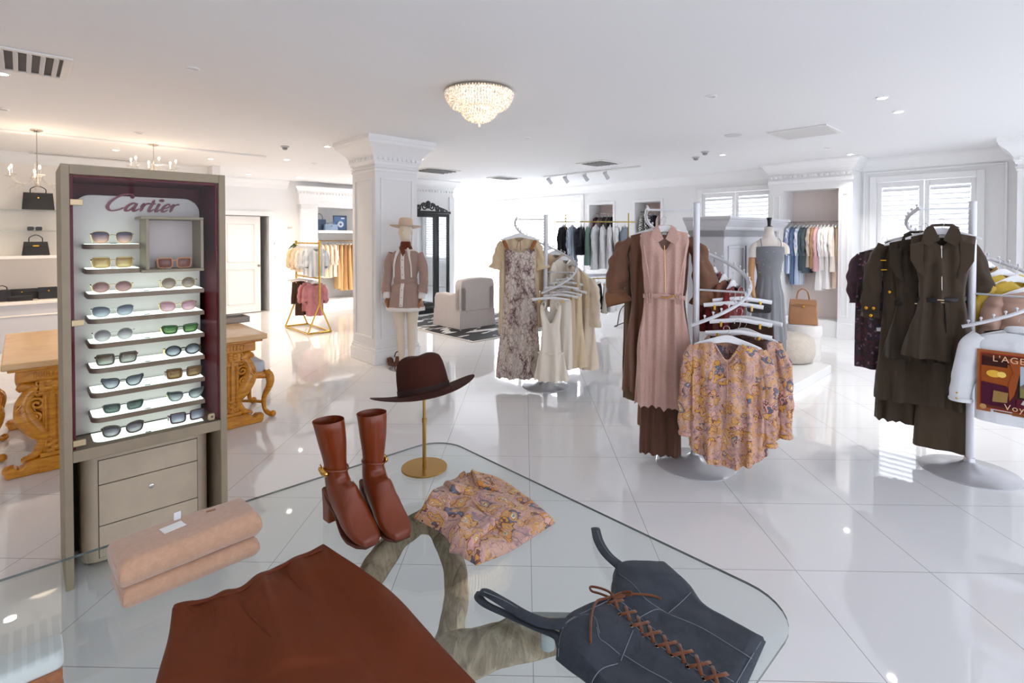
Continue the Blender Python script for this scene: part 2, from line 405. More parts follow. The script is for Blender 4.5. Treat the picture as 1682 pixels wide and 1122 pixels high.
# ---- columns
def column(name, a0, a1, b0, b1):
    mb = MB(); abox(mb, a0, a1, b0, b1, 0, HC)
    col = struct(mb.build(name, wall_m, smooth=False))
    mb = MB()
    def ring(d, z0, z1): abox(mb, a0 - d, a1 + d, b0 - d, b1 + d, z0, z1)
    ring(.03, 0, .16); ring(.018, .16, .20); ring(.008, .20, .225)
    ring(.012, HC - .42, HC - .385); ring(.022, HC - .375, HC - .36)
    struct(mb.build('column_base_moulding', trim_m, col, bevel=.008))
    mb = MB()
    prof = [(0, -.33), (.015, -.33), (.02, -.30), (.035, -.285), (.04, -.24), (.06, -.20), (.09, -.16), (.13, -.12), (.165, -.095), (.175, -.06), (.185, -.05), (.185, 0)]
    rings = [[W(a0 - q, b0 - q, HC + z), W(a1 + q, b0 - q, HC + z), W(a1 + q, b1 + q, HC + z), W(a0 - q, b1 + q, HC + z)] for q, z in prof]
    mb.loft(rings, True, False, False); struct(mb.build('column_capital', trim_m, col, angle=20))
    mb = MB(); z = HC - .277
    dentils(mb, (a0 - .0, b0), (a1, b0), (0, -1), z, 1.0, .062); dentils(mb, (a0, b0), (a0, b1), (-1, 0), z, 1.0, .062)
    struct(mb.build('column_dentil', trim_m, col, bevel=.006))
    mb = MB()
    def fr(p0, p1, out, z0, z1, t=.022, d=.016):
        P0, P1, o = Vector(p0), Vector(p1), Vector(out); dd = (P1 - P0).normalized()
        for s0, s1, zz0, zz1 in ((0, t, z0, z1), ((P1 - P0).length - t, (P1 - P0).length, z0, z1), (t, (P1 - P0).length - t, z0, z0 + t), (t, (P1 - P0).length - t, z1 - t, z1)):
            q = [P0 + dd * s0, P0 + dd * s1, P0 + dd * s1 + o * d, P0 + dd * s0 + o * d]
            mb.prism([(p.x, p.y) for p in q], zz1 - zz0, lambda u, v, w: W(u, v, zz0 + w))
    fr((a0 + .07, b0 + .0), (a1 - .07, b0), (0, -1), .32, HC - .5); fr((a0, b0 + .07), (a0, b1 - .07), (-1, 0), .32, HC - .5)
    struct(mb.build('column_panel_moulding', trim_m, col, bevel=.004))
    return col
column('column', 3.22, 3.83, 5.90, 6.51)
column('column', 9.12, 9.895, -.25, .42)
# partition behind the tall mirror
mb = MB(); abox(mb, 5.2, 7.12, 9.5, 9.75, 0, HC); struct(mb.build('wall_partition', wall_m, smooth=False))
mb = MB(); cornice_run(mb, (5.2, 9.5), (7.12, 9.5), (0, -1), HC, 1.0, 0, 1); dentils(mb, (5.2, 9.5), (7.12, 9.5), (0, -1), HC - .26)
abox(mb, 7.0, 7.13, 9.46, 9.499, 0, 2.5); abox(mb, 5.2, 7.13, 9.46, 9.499, 0, .2); struct(mb.build('trim_12', trim_m, bevel=.004))
# ------------------------------------------------------------------ foreground glass table and what lies on it
ZT = 0.75
def glass_mat(name, tint, ior=1.45):
    m = bpy.data.materials.new(name); m.use_nodes = True; t = m.node_tree; t.nodes.clear()
    out = t.nodes.new('ShaderNodeOutputMaterial'); tr = t.nodes.new('ShaderNodeBsdfTransparent'); gl = t.nodes.new('ShaderNodeBsdfGlossy')
    fr = t.nodes.new('ShaderNodeFresnel'); mx = t.nodes.new('ShaderNodeMixShader')
    tr.inputs[0].default_value = (*tint, 1); gl.inputs['Roughness'].default_value = .0; geo = t.nodes.new('ShaderNodeNewGeometry'); mr = t.nodes.new('ShaderNodeMapRange'); mr.inputs[3].default_value = ior; mr.inputs[4].default_value = 1 / ior
    t.links.new(geo.outputs['Backfacing'], mr.inputs[0]); t.links.new(mr.outputs[0], fr.inputs[0])
    t.links.new(fr.outputs[0], mx.inputs[0]); t.links.new(tr.outputs[0], mx.inputs[1]); t.links.new(gl.outputs[0], mx.inputs[2]); t.links.new(mx.outputs[0], out.inputs[0])
    return m
glass_m = glass_mat('clear_glass', (.925, .958, .950))
glass_edge_m = plain('glass_edge', (74, 86, 83), .12, spec=.8)
tbl = thing('display_table', 'large rectangular glass-topped table on a grey driftwood base in the foreground', 'table', W(.15, 1.1, 0), ANG)
def TL(v): # world -> table local
    v = Vector(v) - W(.15, 1.1, 0); return Vector((v.dot(U1), v.dot(U2), v.z))
out = rrect(-1.15, 1.145, -.705, .705, .13, 8)
mb = MB(); n = len(out)
mb.v = [Vector((x, y, ZT)) for x, y in out] + [Vector((x, y, ZT - .0065)) for x, y in out]
mb.f = [tuple(range(n)), tuple(range(2 * n - 1, n - 1, -1))] + [(i, n + i, n + (i + 1) % n, (i + 1) % n) for i in range(n)]
g = mb.build('glass_top', glass_m, tbl, smooth=False); g.data.materials.append(glass_edge_m)
for i, p in enumerate(g.data.polygons):
    if i >= 2: p.material_index = 1
def driftwood():
    t = NT('driftwood'); v = t.coord((9, 9, 2.2)); n = t.noise(v, 3.2, 6, .65, 1.2); n2 = t.noise(t.coord(), 40, 3)
    c = t.ramp(n.outputs[0], [(.25, lin((88, 72, 54))), (.42, lin((160, 140, 114))), (.6, lin((206, 186, 154))), (.8, lin((226, 210, 184)))])
    t.base(t.mix(t.math('MULTIPLY', n2.outputs[0], .35), c, lin((84, 76, 64)))); t.set(Roughness=.75)
    t.bump(n.outputs[0], .7, .02); return t.m
drift_m = driftwood()
def limb(pts, rad, seed, seg=20):
    P = catmull(pts, 10); mb = MB(); mb.tube(P, rad, seg)
    for i, p in enumerate(mb.v):
        q = p * 9 + Vector((seed * 3.1, 0, 0)); k = noise.noise(q) * .55 + noise.noise(p * 24 + Vector((seed, 2, 1))) * .25
        ring = P[min(i // seg, len(P) - 1)]; d = p - ring
        a = i % seg; ridge = .12 * sin(a * 2 * pi / seg * 3 + seed + (i // seg) * .06)
        mb.v[i] = ring + d * (1 + k * .55 + ridge)
    mb.v = [TL(p) for p in mb.v]
    return mb.build('driftwood_limb', drift_m, tbl, angle=80)
limb([atz(712, 842, .690), atz(668, 868, .685), atz(622, 920, .65), atz(585, 985, .56), atz(545, 1075, .40), atz(520, 1180, .02)], [.030, .038, .036, .034, .040, .05], 1)
limb([atz(672, 862, .690), atz(715, 862, .688), atz(742, 905, .64), atz(752, 965, .56), atz(745, 1025, .48), atz(728, 1085, .36), atz(720, 1160, .02)], [.026, .032, .034, .034, .036, .04, .05], 2)
limb([atz(640, 1190, .38), atz(700, 1110, .52), atz(762, 1070, .61), atz(828, 1050, .67), atz(900, 1045, .695), atz(985, 1052, .69), atz(1080, 1062, .62), atz(1150, 1090, .40), atz(1170, 1120, .02)], [.05, .048, .046, .042, .036, .034, .036, .04, .05], 3)
mb = MB(); p0, p1 = TL(atz(874, 1010, .70)), TL(atz(1000, 1012, .70))
mb.tube([p0, p1], .011, 4, flat=.4); part_label(mb.build('support_rail', plain('rail_grey', (148, 152, 150), .5), tbl, bevel=.002), 'flat grey support rail under the glass')
for q in ((715, 850), (900, 1043)):
    mb = MB(); c = TL(atz(*q, .728)); mb.lathe([(.016, -.026), (.016, 0), (.014, .0075)], 16, c); mb.build('glass_pad', plain('pad_clear', (190, 200, 198), .2), tbl)

# ---- pads of cloth lying on the glass
ZG = ZT + .0015
def polyl(pts, n):
    P = catmull(pts, 12) if len(pts) > 2 else [Vector(pts[0]).lerp(Vector(pts[1]), i / 12) for i in range(13)]
    L = [0]
    for i in range(1, len(P)): L.append(L[-1] + (P[i] - P[i - 1]).length)
    out = []; j = 0
    for k in range(n + 1):
        s = L[-1] * k / n
        while j < len(L) - 2 and L[j + 1] < s: j += 1
        out.append(P[j].lerp(P[j + 1], (s - L[j]) / max(1e-9, L[j + 1] - L[j])))
    return out
class Pad:
    """cloth lying on a table: Coons patch of four boundary curves given in photo pixels on plane z, thickness from hf(u, v)."""
    def __init__(s, c0, c1, d0, d1, n, m, hf, z=ZG, world=False, edge=.25):
        g = (lambda pts: [Vector(p) for p in pts]) if world else (lambda pts: [atz(p[0], p[1], z) for p in pts])
        C0, C1, D0, D1 = polyl(g(c0), n), polyl(g(c1), n), polyl(g(d0), m), polyl(g(d1), m)
        s.n, s.m = n, m; s.top = []
        for j in range(m + 1):
            v = j / m
            for i in range(n + 1):
                u = i / n
                p = C0[i] * (1 - v) + C1[i] * v + D0[j] * (1 - u) + D1[j] * u - (C0[0] * (1 - u) * (1 - v) + C0[n] * u * (1 - v) + C1[0] * (1 - u) * v + C1[n] * u * v)
                e = min(u, 1 - u, v * m / n, (1 - v) * m / n) * 2
                k = min(1, sqrt(max(0, e) / edge)) if edge else 1
                p.z = z + .002 + hf(u, v, p) * k
                s.top.append(p)
        s.z = z
    def at(s, x, y):
        q = min(s.top, key=lambda p: (p.x - x) ** 2 + (p.y - y) ** 2); return q.z
    def on(s, px, py, lift=.0):
        p = atz(px, py, s.z + .01)
        for _ in range(3): p = atz(px, py, s.at(p.x, p.y) + lift)
        return p
    def mb(s, origin):
        n, m = s.n, s.m; mb = MB(); N = (n + 1) * (m + 1)
        mb.v = [p - origin for p in s.top] + [Vector((p.x, p.y, s.z)) - origin for p in s.top]
        for j in range(m):
            for i in range(n):
                a = j * (n + 1) + i; mb.f.append((a, a + 1, a + n + 2, a + n + 1)); mb.f.append((N + a, N + a + n + 1, N + a + n + 2, N + a + 1))
        ring = list(range(n)) + [j * (n + 1) + n for j in range(m)] + [m * (n + 1) + i for i in range(n, 0, -1)] + [j * (n + 1) for j in range(m, 0, -1)]
        for i in range(len(ring)):
            a, b = ring[i], ring[(i + 1) % len(ring)]; mb.f.append((a, N + a, N + b, b))
        return mb
# brown skirt
skirt_m = cloth('brown_crepe', (124, 56, 22), sheen=.0, rough=.62, weave=1400, var=.04)
def hs(u, v, p):
    f = sin(u * 26 + 2.2 * sin(v * 3)) * .008 * max(0, v - .15) ** .7 + sin(u * 11 + 1.3 + v * 2) * .009 + noise.noise(p * 7) * .010 + abs(sin(u * 8 + v * 1.2)) ** .5 * .006
    return .024 + f * (1.2 if v > .4 else .8)
top_edge = [(283, 1000), (312, 990), (343, 983), (368, 975), (393, 969), (426, 946), (473, 923), (529, 900)]
sk = Pad([(225, 1260), (450, 1330), (760, 1330), (905, 1250)], top_edge, [(225, 1260), (256, 1122), (276, 1050), (283, 1000)], [(905, 1250), (781, 1122), (706, 1043), (642, 975), (560, 920), (529, 900)], 90, 70, hs)
o0 = atz(480, 1080, ZG)
root = thing('skirt', 'rust brown gathered skirt laid flat on the glass table', 'skirt', o0)
sk.mb(o0).build('fabric_panel', skirt_m, root, angle=180)
mb = MB(); mb.tube([sk.on(x, y, .001) - o0 for x, y in [(284, 1003), (312, 993), (343, 986), (368, 978), (394, 972), (427, 949), (474, 926), (528, 903)]], .0035, 8); mb.build('waistband', skirt_m, root)
for pts in ([(344, 984), (352, 1010), (356, 1040)], [(394, 970), (398, 990), (420, 1020), (460, 1060)], [(466, 928), (480, 950), (500, 972)]):
    mb = MB(); mb.tube([sk.on(x, y, -.0006) - o0 for x, y in catmull([(x, y, 0) for x, y in pts], 8) for x, y in [(x, y)]] if False else [sk.on(p.x, p.y, -.0008) - o0 for p in catmull([(x, y, 0) for x, y in pts], 8)], [.0008, .003, .0006], 8)
    mb.build('fold_pleat', skirt_m, root, angle=180)
# paisley fabric
def paisley(name, k=1.0):
    t = NT(name); v = t.coord(k); n = t.noise(v, 5, 3, .6)
    vv = t.node('ShaderNodeMix'); vv.data_type = 'VECTOR'; vv.inputs[0].default_value = .22; t.link(v, vv.inputs[4]); t.link(n.outputs['Color'], vv.inputs[5]); vd = vv.outputs[1]
    bg = t.noise(vd, 9, 3, .6, 1.5)
    c = t.ramp(bg.outputs[0], [(.3, lin((128, 108, 116))), (.42, lin((188, 146, 138))), (.52, lin((206, 164, 146))), (.62, lin((206, 148, 70))), (.72, lin((188, 146, 138)))])
    d0 = t.voro(vd, 34); ol = t.math('COMPARE', d0.outputs['Distance'], .38, .05); c = t.mix(t.math('MULTIPLY', ol, .55), c, lin((120, 78, 74)))
    dt = t.math('LESS_THAN', d0.outputs['Distance'], .15); c = t.mix(t.math('MULTIPLY', dt, .7), c, lin((214, 172, 96)))
    for sc_, off in ((8.5, 0), (12.5, 3)):
        d = t.voro(vd, sc_); dist = d.outputs['Distance']
        sep = t.node('ShaderNodeSeparateColor'); t.link(d.outputs['Color'], sep.inputs[0])
        fillc = t.ramp(sep.outputs[0], [(0, lin((212, 152, 56))), (.38, lin((98, 106, 124))), (.55, lin((214, 160, 150))), (.78, lin((206, 140, 60)))], 'CONSTANT')
        rc = t.ramp(dist, [(0, lin((120, 140, 150))), (.07, lin((232, 214, 180))), (.12, lin((122, 72, 62))), (.145, lin((220, 166, 76))), (.22, lin((128, 84, 80))), (.24, lin((206, 164, 156)))], 'CONSTANT')
        inner = t.math('LESS_THAN', dist, .28); m = t.math('LESS_THAN', dist, .40); lines = t.math('COMPARE', dist, .41, .022)
        keep = t.math('GREATER_THAN', sep.outputs[1], .35)
        c = t.mix(t.math('MULTIPLY', m, keep), c, fillc); c = t.mix(t.math('MULTIPLY', inner, keep), c, rc); c = t.mix(t.math('MULTIPLY', lines, keep), c, lin((112, 66, 60)))
    t.base(c); t.set(Roughness=.55); t.b.inputs['Sheen Weight'].default_value = .15
    return t.m
pais_m = paisley('paisley_print', 2.3); pais_fine = paisley('paisley_print_blouse', 1.7)
def hp(u, v, p):
    return .024 + noise.noise(p * 12) * .008 + noise.noise(p * 30 + Vector((3, 1, 0))) * .004 + .006 * sin(u * 9 + v * 5)
o1 = atz(795, 855, ZG)
sh = Pad([(782, 929), (840, 905), (912, 859)], [(679, 851), (700, 830), (712, 808), (745, 795), (762, 785)], [(782, 929), (745, 905), (730, 880), (679, 851)], [(912, 859), (868, 822), (820, 790), (762, 785)], 60, 54, hp, edge=.14)
root = thing('paisley_shirt', 'folded silky shirt with yellow and pink paisley print lying on the glass table', 'shirt', o1)
sh.mb(o1).build('folded_body', pais_m, root, angle=180)
def flap(pad, pts4, name, mat, root, org, lift, h=.006, n=14):
    f = Pad([pts4[0], pts4[1]], [pts4[3], pts4[2]], [pts4[0], pts4[3]], [pts4[1], pts4[2]], n, n, lambda u, v, p: h + .004 * sin(u * 5 + v * 3), edge=.2)
    for p in f.top:
        q = pad.at(p.x, p.y); p.z = p.z - f.z + q + lift
    mb = MB(); N = len(f.top); mb.v = [p - org for p in f.top] + [p - org - Vector((0, 0, h)) for p in f.top]
    for j in range(n):
        for i in range(n):
            a = j * (n + 1) + i; mb.f.append((a, a + 1, a + n + 2, a + n + 1)); mb.f.append((N + a, N + a + n + 1, N + a + n + 2, N + a + 1))
    ring = list(range(n)) + [j * (n + 1) + n for j in range(n)] + [n * (n + 1) + i for i in range(n, 0, -1)] + [j * (n + 1) for j in range(n, 0, -1)]
    for i in range(len(ring)): a, b = ring[i], ring[(i + 1) % len(ring)]; mb.f.append((a, N + a, N + b, b))
    return mb.build(name, mat, root, angle=180)
flap(sh, [(782, 812), (822, 820), (806, 796), (772, 786)], 'collar', pais_m, root, o1, .004, .008)
flap(sh, [(742, 825), (776, 822), (764, 788), (728, 800)], 'collar', pais_m, root, o1, .002, .008)
flap(sh, [(738, 905), (775, 915), (818, 872), (770, 846)], 'sleeve', pais_m, root, o1, .003, .012)
flap(sh, [(690, 852), (735, 866), (742, 836), (712, 822)], 'sleeve', pais_m, root, o1, .002, .012)
mb = MB(); mb.tube([sh.on(x, y, .003) - o1 for x, y in ((776, 822), (796, 842), (822, 868), (850, 896))], .003, 8); mb.build('placket', pais_m, root)
# blush folded blanket
def knit():
    t = NT('blush_wool'); v = t.coord(); n = t.noise(v, 60, 4, .7); n2 = t.noise(v, 420, 2)
    t.base(t.mix(n.outputs[0], lin((180, 136, 108)), lin((212, 170, 140)))); t.set(Roughness=.95); t.b.inputs['Sheen Weight'].default_value = .5
    t.bump(t.math('ADD', n.outputs[0], n2.outputs[0]), .5, .004); return t.m
wool_m = knit()
fl, frt = atz(203, 1010, ZG), atz(427, 914, ZG); dx = (frt - fl).normalized(); dy = Vector((-dx.y, dx.x, 0)); Lb = (frt - fl).length
root = thing('folded_blanket', 'thick blush pink wool blanket folded in two on the left of the glass table', 'blanket', (fl + frt) / 2 + dy * .075, atan2(dx.y, dx.x))
def fold_block(z0, z1, y0, y1, L, seed, name):
    mb = MB(); rings = []; N = 40
    for i in range(N + 1):
        x = -L / 2 + L * i / N; e = min(1, min(i, N - i) / 2.2); e = sqrt(max(0, 1 - (1 - e) ** 2)) * .35 + .65
        zc, yc = (z0 + z1) / 2, (y0 + y1) / 2; ring = []
        for y, z in rrect(y0, y1, z0, z1, (z1 - z0) * .46, 6):
            k = noise.noise(Vector((x * 9, y * 9, seed))) * .004
            ring.append((x, yc + (y - yc) * (.97 + .03 * e) + k, max(z0, zc + (z - zc) * e + (k if z > zc else 0))))
        rings.append(ring)
    mb.loft(rings, True, True, True); return mb.build(name, wool_m, root, angle=80)
fold_block(.0, .05, -.076, .076, Lb, 1, 'lower_fold'); fold_block(.0495, .116, -.078, .080, Lb * 1.04, 5, 'upper_fold')
mb = MB(); M = Matrix.Rotation(radians(8), 3, 'Z'); mb.box((-.03, .012, .1175), (.05, .032, .0012), M=M); part_label(mb.build('price_tag', plain('card_white', (246, 244, 240), .6), root, bevel=.0004), 'white card price tag')
mb = MB(); mb.box((-.012, .045, .127), (.016, .001, .02)); part_label(mb.build('security_tag', plain('tag_clear', (214, 218, 222), .15, spec=.8), root, bevel=.0003), 'clear plastic tag clip')
mb = MB(); mb.box((.062, .03, .118), (.022, .006, .003), rz=-.2); part_label(mb.build('leather_label', plain('tab_brown', (150, 104, 76), .6), root, bevel=.001), 'small brown sewn label')
# denim corset top
def denim():
    t = NT('dark_denim'); v = t.coord(); n = t.noise(v, 34, 6, .75); n2 = t.noise(v, 900, 2, .6); n3 = t.noise(v, 5, 3)
    c = t.mix(n.outputs[0], lin((14, 18, 26)), lin((78, 86, 98))); c = t.mix(t.math('MULTIPLY', n2.outputs[0], .5), c, lin((32, 38, 48)))
    t.base(t.mix(t.math('MULTIPLY', n3.outputs[0], .4), c, lin((26, 30, 40)))); t.set(Roughness=.9); t.b.inputs['Sheen Weight'].default_value = .08
    t.bump(t.math('ADD', n2.outputs[0], n.outputs[0]), .35, .002); return t.m
denim_m = denim(); stitch_m = plain('stitch_pale', (120, 126, 132), .8); lace_m = cloth('brown_lace', (126, 72, 40), .2)
def hd(u, v, p):
    cup = .016 * max(0, sin(min(1, max(0, (v - .55) / .45)) * pi)) * abs(sin(u * pi * 2)) ** .7
    return .020 + cup + noise.noise(p * 11) * .007 + noise.noise(p * 26) * .003
dn = Pad([(1075, 1215), (1120, 1245), (1165, 1230), (1215, 1150), (1258, 1055)],
         [(913, 1084), (917, 1045), (930, 1018), (962, 1001), (1000, 985), (1005, 962), (1012, 936), (1050, 932), (1095, 930)],
         [(1075, 1215), (1010, 1160), (960, 1120), (935, 1102), (913, 1084)], [(1258, 1055), (1205, 1026), (1160, 1000), (1135, 968), (1095, 930)], 76, 70, hd, edge=.10)
o2 = atz(1060, 1050, ZG)
root = thing('denim_top', 'dark blue denim corset top with brown criss-cross lacing on the glass table', 'top', o2)
dn.mb(o2).build('bodice', denim_m, root, angle=180)
def seam(pts, r=.0008, name='seam', mat=None, lift=.0004):
    mb = MB(); mb.tube([dn.on(p.x, p.y, lift) - o2 for p in catmull([(x, y, 0) for x, y in pts], 6)], r, 6); return mb.build(name, mat or stitch_m, root, angle=180)
for pts in ([(1012, 938), (1004, 962), (1001, 984), (965, 1003), (933, 1020), (920, 1046), (917, 1080)], [(1016, 942), (1040, 960), (1062, 985), (1097, 1008)], [(1097, 1008), (1118, 990), (1135, 973)],
            [(1042, 1020), (1062, 1008), (1080, 1001), (1097, 1008)], [(1097, 1008), (1150, 1030), (1200, 1060), (1240, 1085)], [(980, 1030), (985, 1048), (998, 1058), (1018, 1075)], [(1040, 1035), (1030, 1060), (1020, 1085)],
            [(1025, 1076), (1060, 1098), (1100, 1120), (1140, 1150)], [(1015, 1090), (990, 1098), (975, 1115), (965, 1140)], [(920, 1085), (950, 1106), (1005, 1148)], [(1250, 1054), (1228, 1090), (1205, 1130)],
            [(1000, 990), (1020, 1005), (1045, 1030), (1075, 1055), (1110, 1078), (1150, 1104), (1190, 1135)], [(1012, 983), (1035, 1000), (1060, 1022), (1090, 1045), (1130, 1072), (1165, 1095), (1205, 1120)], [(920, 1030), (950, 1012), (975, 1012), (985, 1040)]):
    seam(pts)
xs = [(1011, 988), (1031, 1007), (1051, 1025), (1070, 1041), (1095, 1058), (1120, 1073), (1148, 1092), (1175, 1111)]
for i, (x, y) in enumerate(xs):
    s = 9 + i * .75; mb = MB()
    for a, b in (((-1.25, .25), (1.35, -.3)), ((-.35, -1.15), (.35, 1.3))):
        p = [dn.on(x + a[0] * s * (1 - t) + b[0] * s * t, y + a[1] * s * (1 - t) + b[1] * s * t, .001 + .002 * sin(pi * t)) - o2 for t in (0, .25, .5, .75, 1)]
        mb.tube(p, .0042, 8, flat=.5)
    mb.build('lacing', lace_m, root, angle=180)
for k in (-1, 1):
    for i, (x, y) in enumerate(xs):
        s = 9 + i * .75; mb = MB(); c = dn.on(x + k * s * 1.3, y - k * s * .28, .0004) - o2; mb.lathe([(.003, 0), (.0045, .0012), (.005, 0)], 10, c); mb.build('eyelet', plain('eyelet_metal', (120, 104, 86), .3, 1), root)
mb = MB()
for pts in ([(1003, 982), (985, 975), (972, 971), (970, 964), (985, 966), (1000, 972), (1008, 980)], [(1006, 980), (1020, 974), (1035, 972), (1036, 978), (1020, 981), (1008, 982)], [(1000, 982), (980, 988), (972, 1010), (970, 1035), (970, 1056)], [(1010, 980), (1040, 976), (1070, 978), (1086, 984)]):
    mb.tube([atz(p.x, p.y, max(dn.at(*atz(p.x, p.y, .79).xy), .775) + .004) - o2 for p in catmull([(x, y, 0) for x, y in pts], 6)], .0026, 8)
mb.sphere(dn.on(1007, 981, .003) - o2, .006); mb.build('lace_bow', lace_m, root, angle=180)
def strap(pts, wdt, z0, z1):
    mb = MB(); P = [atz(p.x, p.y, z0 + (z1 - z0) * i / 40) - o2 for i, p in enumerate(catmull([(x, y, 0) for x, y in pts], 40 // (len(pts) - 1)))]
    mb.tube(P, wdt, 12, flat=.28); return mb.build('shoulder_strap', denim_m, root, angle=180)
strap([(978, 868), (984, 890), (998, 912), (1022, 932), (1045, 945)], [.013, .014, .015, .017, .018], ZG + .004, .781)
strap([(945, 1024), (900, 1024), (865, 1012), (828, 990), (800, 974), (789, 972)], [.017, .015, .014, .013, .012], .782, ZG + .016)
strap([(789, 973), (787, 982), (800, 994), (835, 1010), (880, 1030), (915, 1045), (925, 1065)], [.010, .012, .011, .011, .012, .013], ZG + .005, .772)
for pts, z in (([(795, 972), (828, 986), (866, 1008), (900, 1019), (940, 1019)], .778), ([(981, 872), (988, 891), (1003, 912), (1025, 930)], .774)):
    mb = MB(); mb.tube([atz(p.x, p.y, z) - o2 for p in catmull([(x, y, 0) for x, y in pts], 6)], .0009, 6); mb.build('seam', stitch_m, root)
# ---- boots
def leather(name, col, rough=.35):
    t = NT(name); c = lin(col); v = t.coord(); n = t.noise(v, 10, 4); n2 = t.noise(v, 300, 3)
    t.base(t.mix(n.outputs[0], tuple(x * .8 for x in c), tuple(x * 1.15 for x in c))); t.set(Roughness=rough); t.b.inputs['Specular IOR Level'].default_value = .5
    t.bump(t.math('ADD', n2.outputs[0], t.math('MULTIPLY', n.outputs[0], 3)), .10, .004); return t.m
boot_m = leather('cognac_leather', (116, 48, 18), .28); sole_m = plain('sole_dark', (84, 38, 24), .5); gold_m = plain('polished_gold', (222, 172, 84), .2, 1.0); dark_in = plain('boot_shaft_shade', (40, 24, 18), .9)
def boot(label, loc, rz, side, lean):
    root = thing('ankle_boot', label, 'boot', loc, rz, 'cognac heeled boots on the glass table')
    R = [(.004, .318, -86, .047, .044), (.007, .302, -88, .046, .043), (.008, .25, -90, .042, .039), (.006, .205, -91, .038, .033), (.003, .175, -92, .038, .030), (.0, .152, -88, .043, .0305), (.004, .130, -76, .050, .032), (.016, .110, -60, .060, .0335), (.036, .092, -46, .064, .0345), (.062, .072, -34, .054, .037), (.090, .053, -23, .042, .040), (.116, .038, -11, .033, .042), (.142, .028, -3, .0255, .040), (.164, .021, 0, .0185, .034), (.178, .0175, 0, .0140, .026), (.184, .0155, 0, .008, .015)]
    mb = MB(); rings = []
    Rf = []
    for i in range(len(R) - 1):
        for k in range(3): Rf.append(tuple(p + (q - p) * k / 3 for p, q in zip(R[i], R[i + 1])))
    Rf.append(R[-1])
    for y, z, ph, h, w in Rf:
        ph = radians(ph); pr = (-sin(ph), cos(ph)); ring = []
        for k in range(28):
            th = 2 * pi * k / 28; c, s_ = cos(th), sin(th); e = .82 if z < .06 else 1.0
            cx = math.copysign(abs(c) ** e, c); sy = math.copysign(abs(s_) ** e, s_)
            yy, zz = y + pr[0] * h * sy, z + pr[1] * h * sy
            lo = .008 + .092 * max(0, min(1, (.085 - yy) / .125)) ** 1.25
            zz = max(zz, lo) + noise.noise(Vector((cx * 2, yy * 22, zz * 22 + side * 7))) * .0022 * (1 if z < .29 else .4)
            if .12 < z < .2: zz += .0
            ring.append((w * cx + lean * max(0, z - .12), yy, zz))
        rings.append(ring)
    mb.loft(rings, True, False, True); mb.build('upper', boot_m, root, angle=180, sub=1)
    mb = MB(); mb.lathe([(.038, .275), (.0, .275)], 20, (lean * .15, .004, 0), 1, 1.08, cap=False); mb.build('lining', dark_in, root)  # dark disc stands for the shade inside the shaft
    mb = MB(); ys = [-.046 + .0061 * i for i in range(38)]; rr = []
    for y in ys:
        f = (y + .046) / .226; lo = .002 + .092 * max(0, min(1, (.085 - y) / .125)) ** 1.25; wd = interp([(0, .024), (.12, .031), (.3, .027), (.55, .036), (.72, .042), (.88, .038), (1, .022)], f)[0]
        rr.append([(-wd, y, lo), (wd, y, lo), (wd, y, lo + .008), (-wd, y, lo + .008)])
    mb.loft(rr, True, True, True); mb.build('sole', sole_m, root, bevel=.0015)
    mb = MB(); mb.loft([[(-.021, -.053, 0), (.021, -.053, 0), (.021, -.016, 0), (-.021, -.016, 0)], [(-.023, -.050, .045), (.023, -.050, .045), (.023, -.010, .045), (-.023, -.010, .045)], [(-.029, -.045, .102), (.029, -.045, .102), (.029, .010, .086), (-.029, .010, .086)]], True, True, True); mb.build('heel', boot_m, root, bevel=.004)
    mb = MB(); mb.tube([((.033 * cos(a) + lean * .05), .004 + .041 * sin(a), .172 + .003 * sin(a * 2)) for a in [2 * pi * i / 24 for i in range(25)]], .0022, 6, flat=1.6); mb.build('ankle_strap', boot_m, root)
    mb = MB(); x = side * .036 + lean * .05
    mb.sphere((x, -.004, .168), (.009, .014, .012), 10, 8); mb.sphere((x, .013, .166), (.007, .008, .009), 8, 6); mb.sphere((x, -.02, .17), (.006, .008, .008), 8, 6); mb.tube([(x, -.012, .178), (x + side * .004, -.014, .188)], .002, 6)
    part_label(mb.build('gold_ornament', gold_m, root), 'gold sculpted ankle ornament')
    mb = MB(); mb.tube([(lean * max(0, z - .12) + side * -.01, -.0365 - .03 * max(0, z - .2) * 1.0, z) for z in (.30, .26, .22, .185)], .0012, 6); mb.build('zip_line', sole_m, root)
    return root
h1, t1 = atz(541, 850, ZG), atz(603, 893, ZG); d1 = (t1 - h1).normalized()
boot('cognac leather heeled boot, the nearer and further left of the pair', h1 + d1 * .05, atan2(-d1.x, d1.y), 1, .16)
h2, t2 = atz(602, 836, ZG), atz(650, 878, ZG); d2 = (t2 - h2).normalized()
boot('cognac leather heeled boot, the further back of the pair nearer the hat stand', h2 + d2 * .05, atan2(-d2.x, d2.y), -1, .04)
# ---- hat stand and hat
brass_m = plain('brushed_brass', (176, 138, 74), .32, 1.0)
hb = atz(697, 769, ZG)
root = thing('hat_stand', 'round-based brass hat stand on the far corner of the glass table', 'stand', hb)
mb = MB(); mb.lathe([(.0, 0), (.083, 0), (.084, .003), (.083, .006), (.0, .006)], 48, cap=False); mb.build('base', brass_m, root)
mb = MB(); mb.tube([(0, 0, .005), (0, 0, .18)], .0068, 14); mb.tube([(0, 0, .175), (0, 0, .345)], .0055, 14); mb.build('rod', brass_m, root)
mb = MB(); mb.lathe([(.0085, .17), (.0085, .185)], 14); mb.tube([(0, -.008, .178), (0, -.016, .178)], .003, 8); mb.build('collar_screw', brass_m, root)
mb = MB(); mb.lathe([(.006, .335), (.03, .343), (.04, .35), (.03, .356), (0, .36)], 20); mb.build('hat_rest', brass_m, root)
felt_m = cloth('brown_felt', (74, 34, 22), .0, .95, 500, .08)
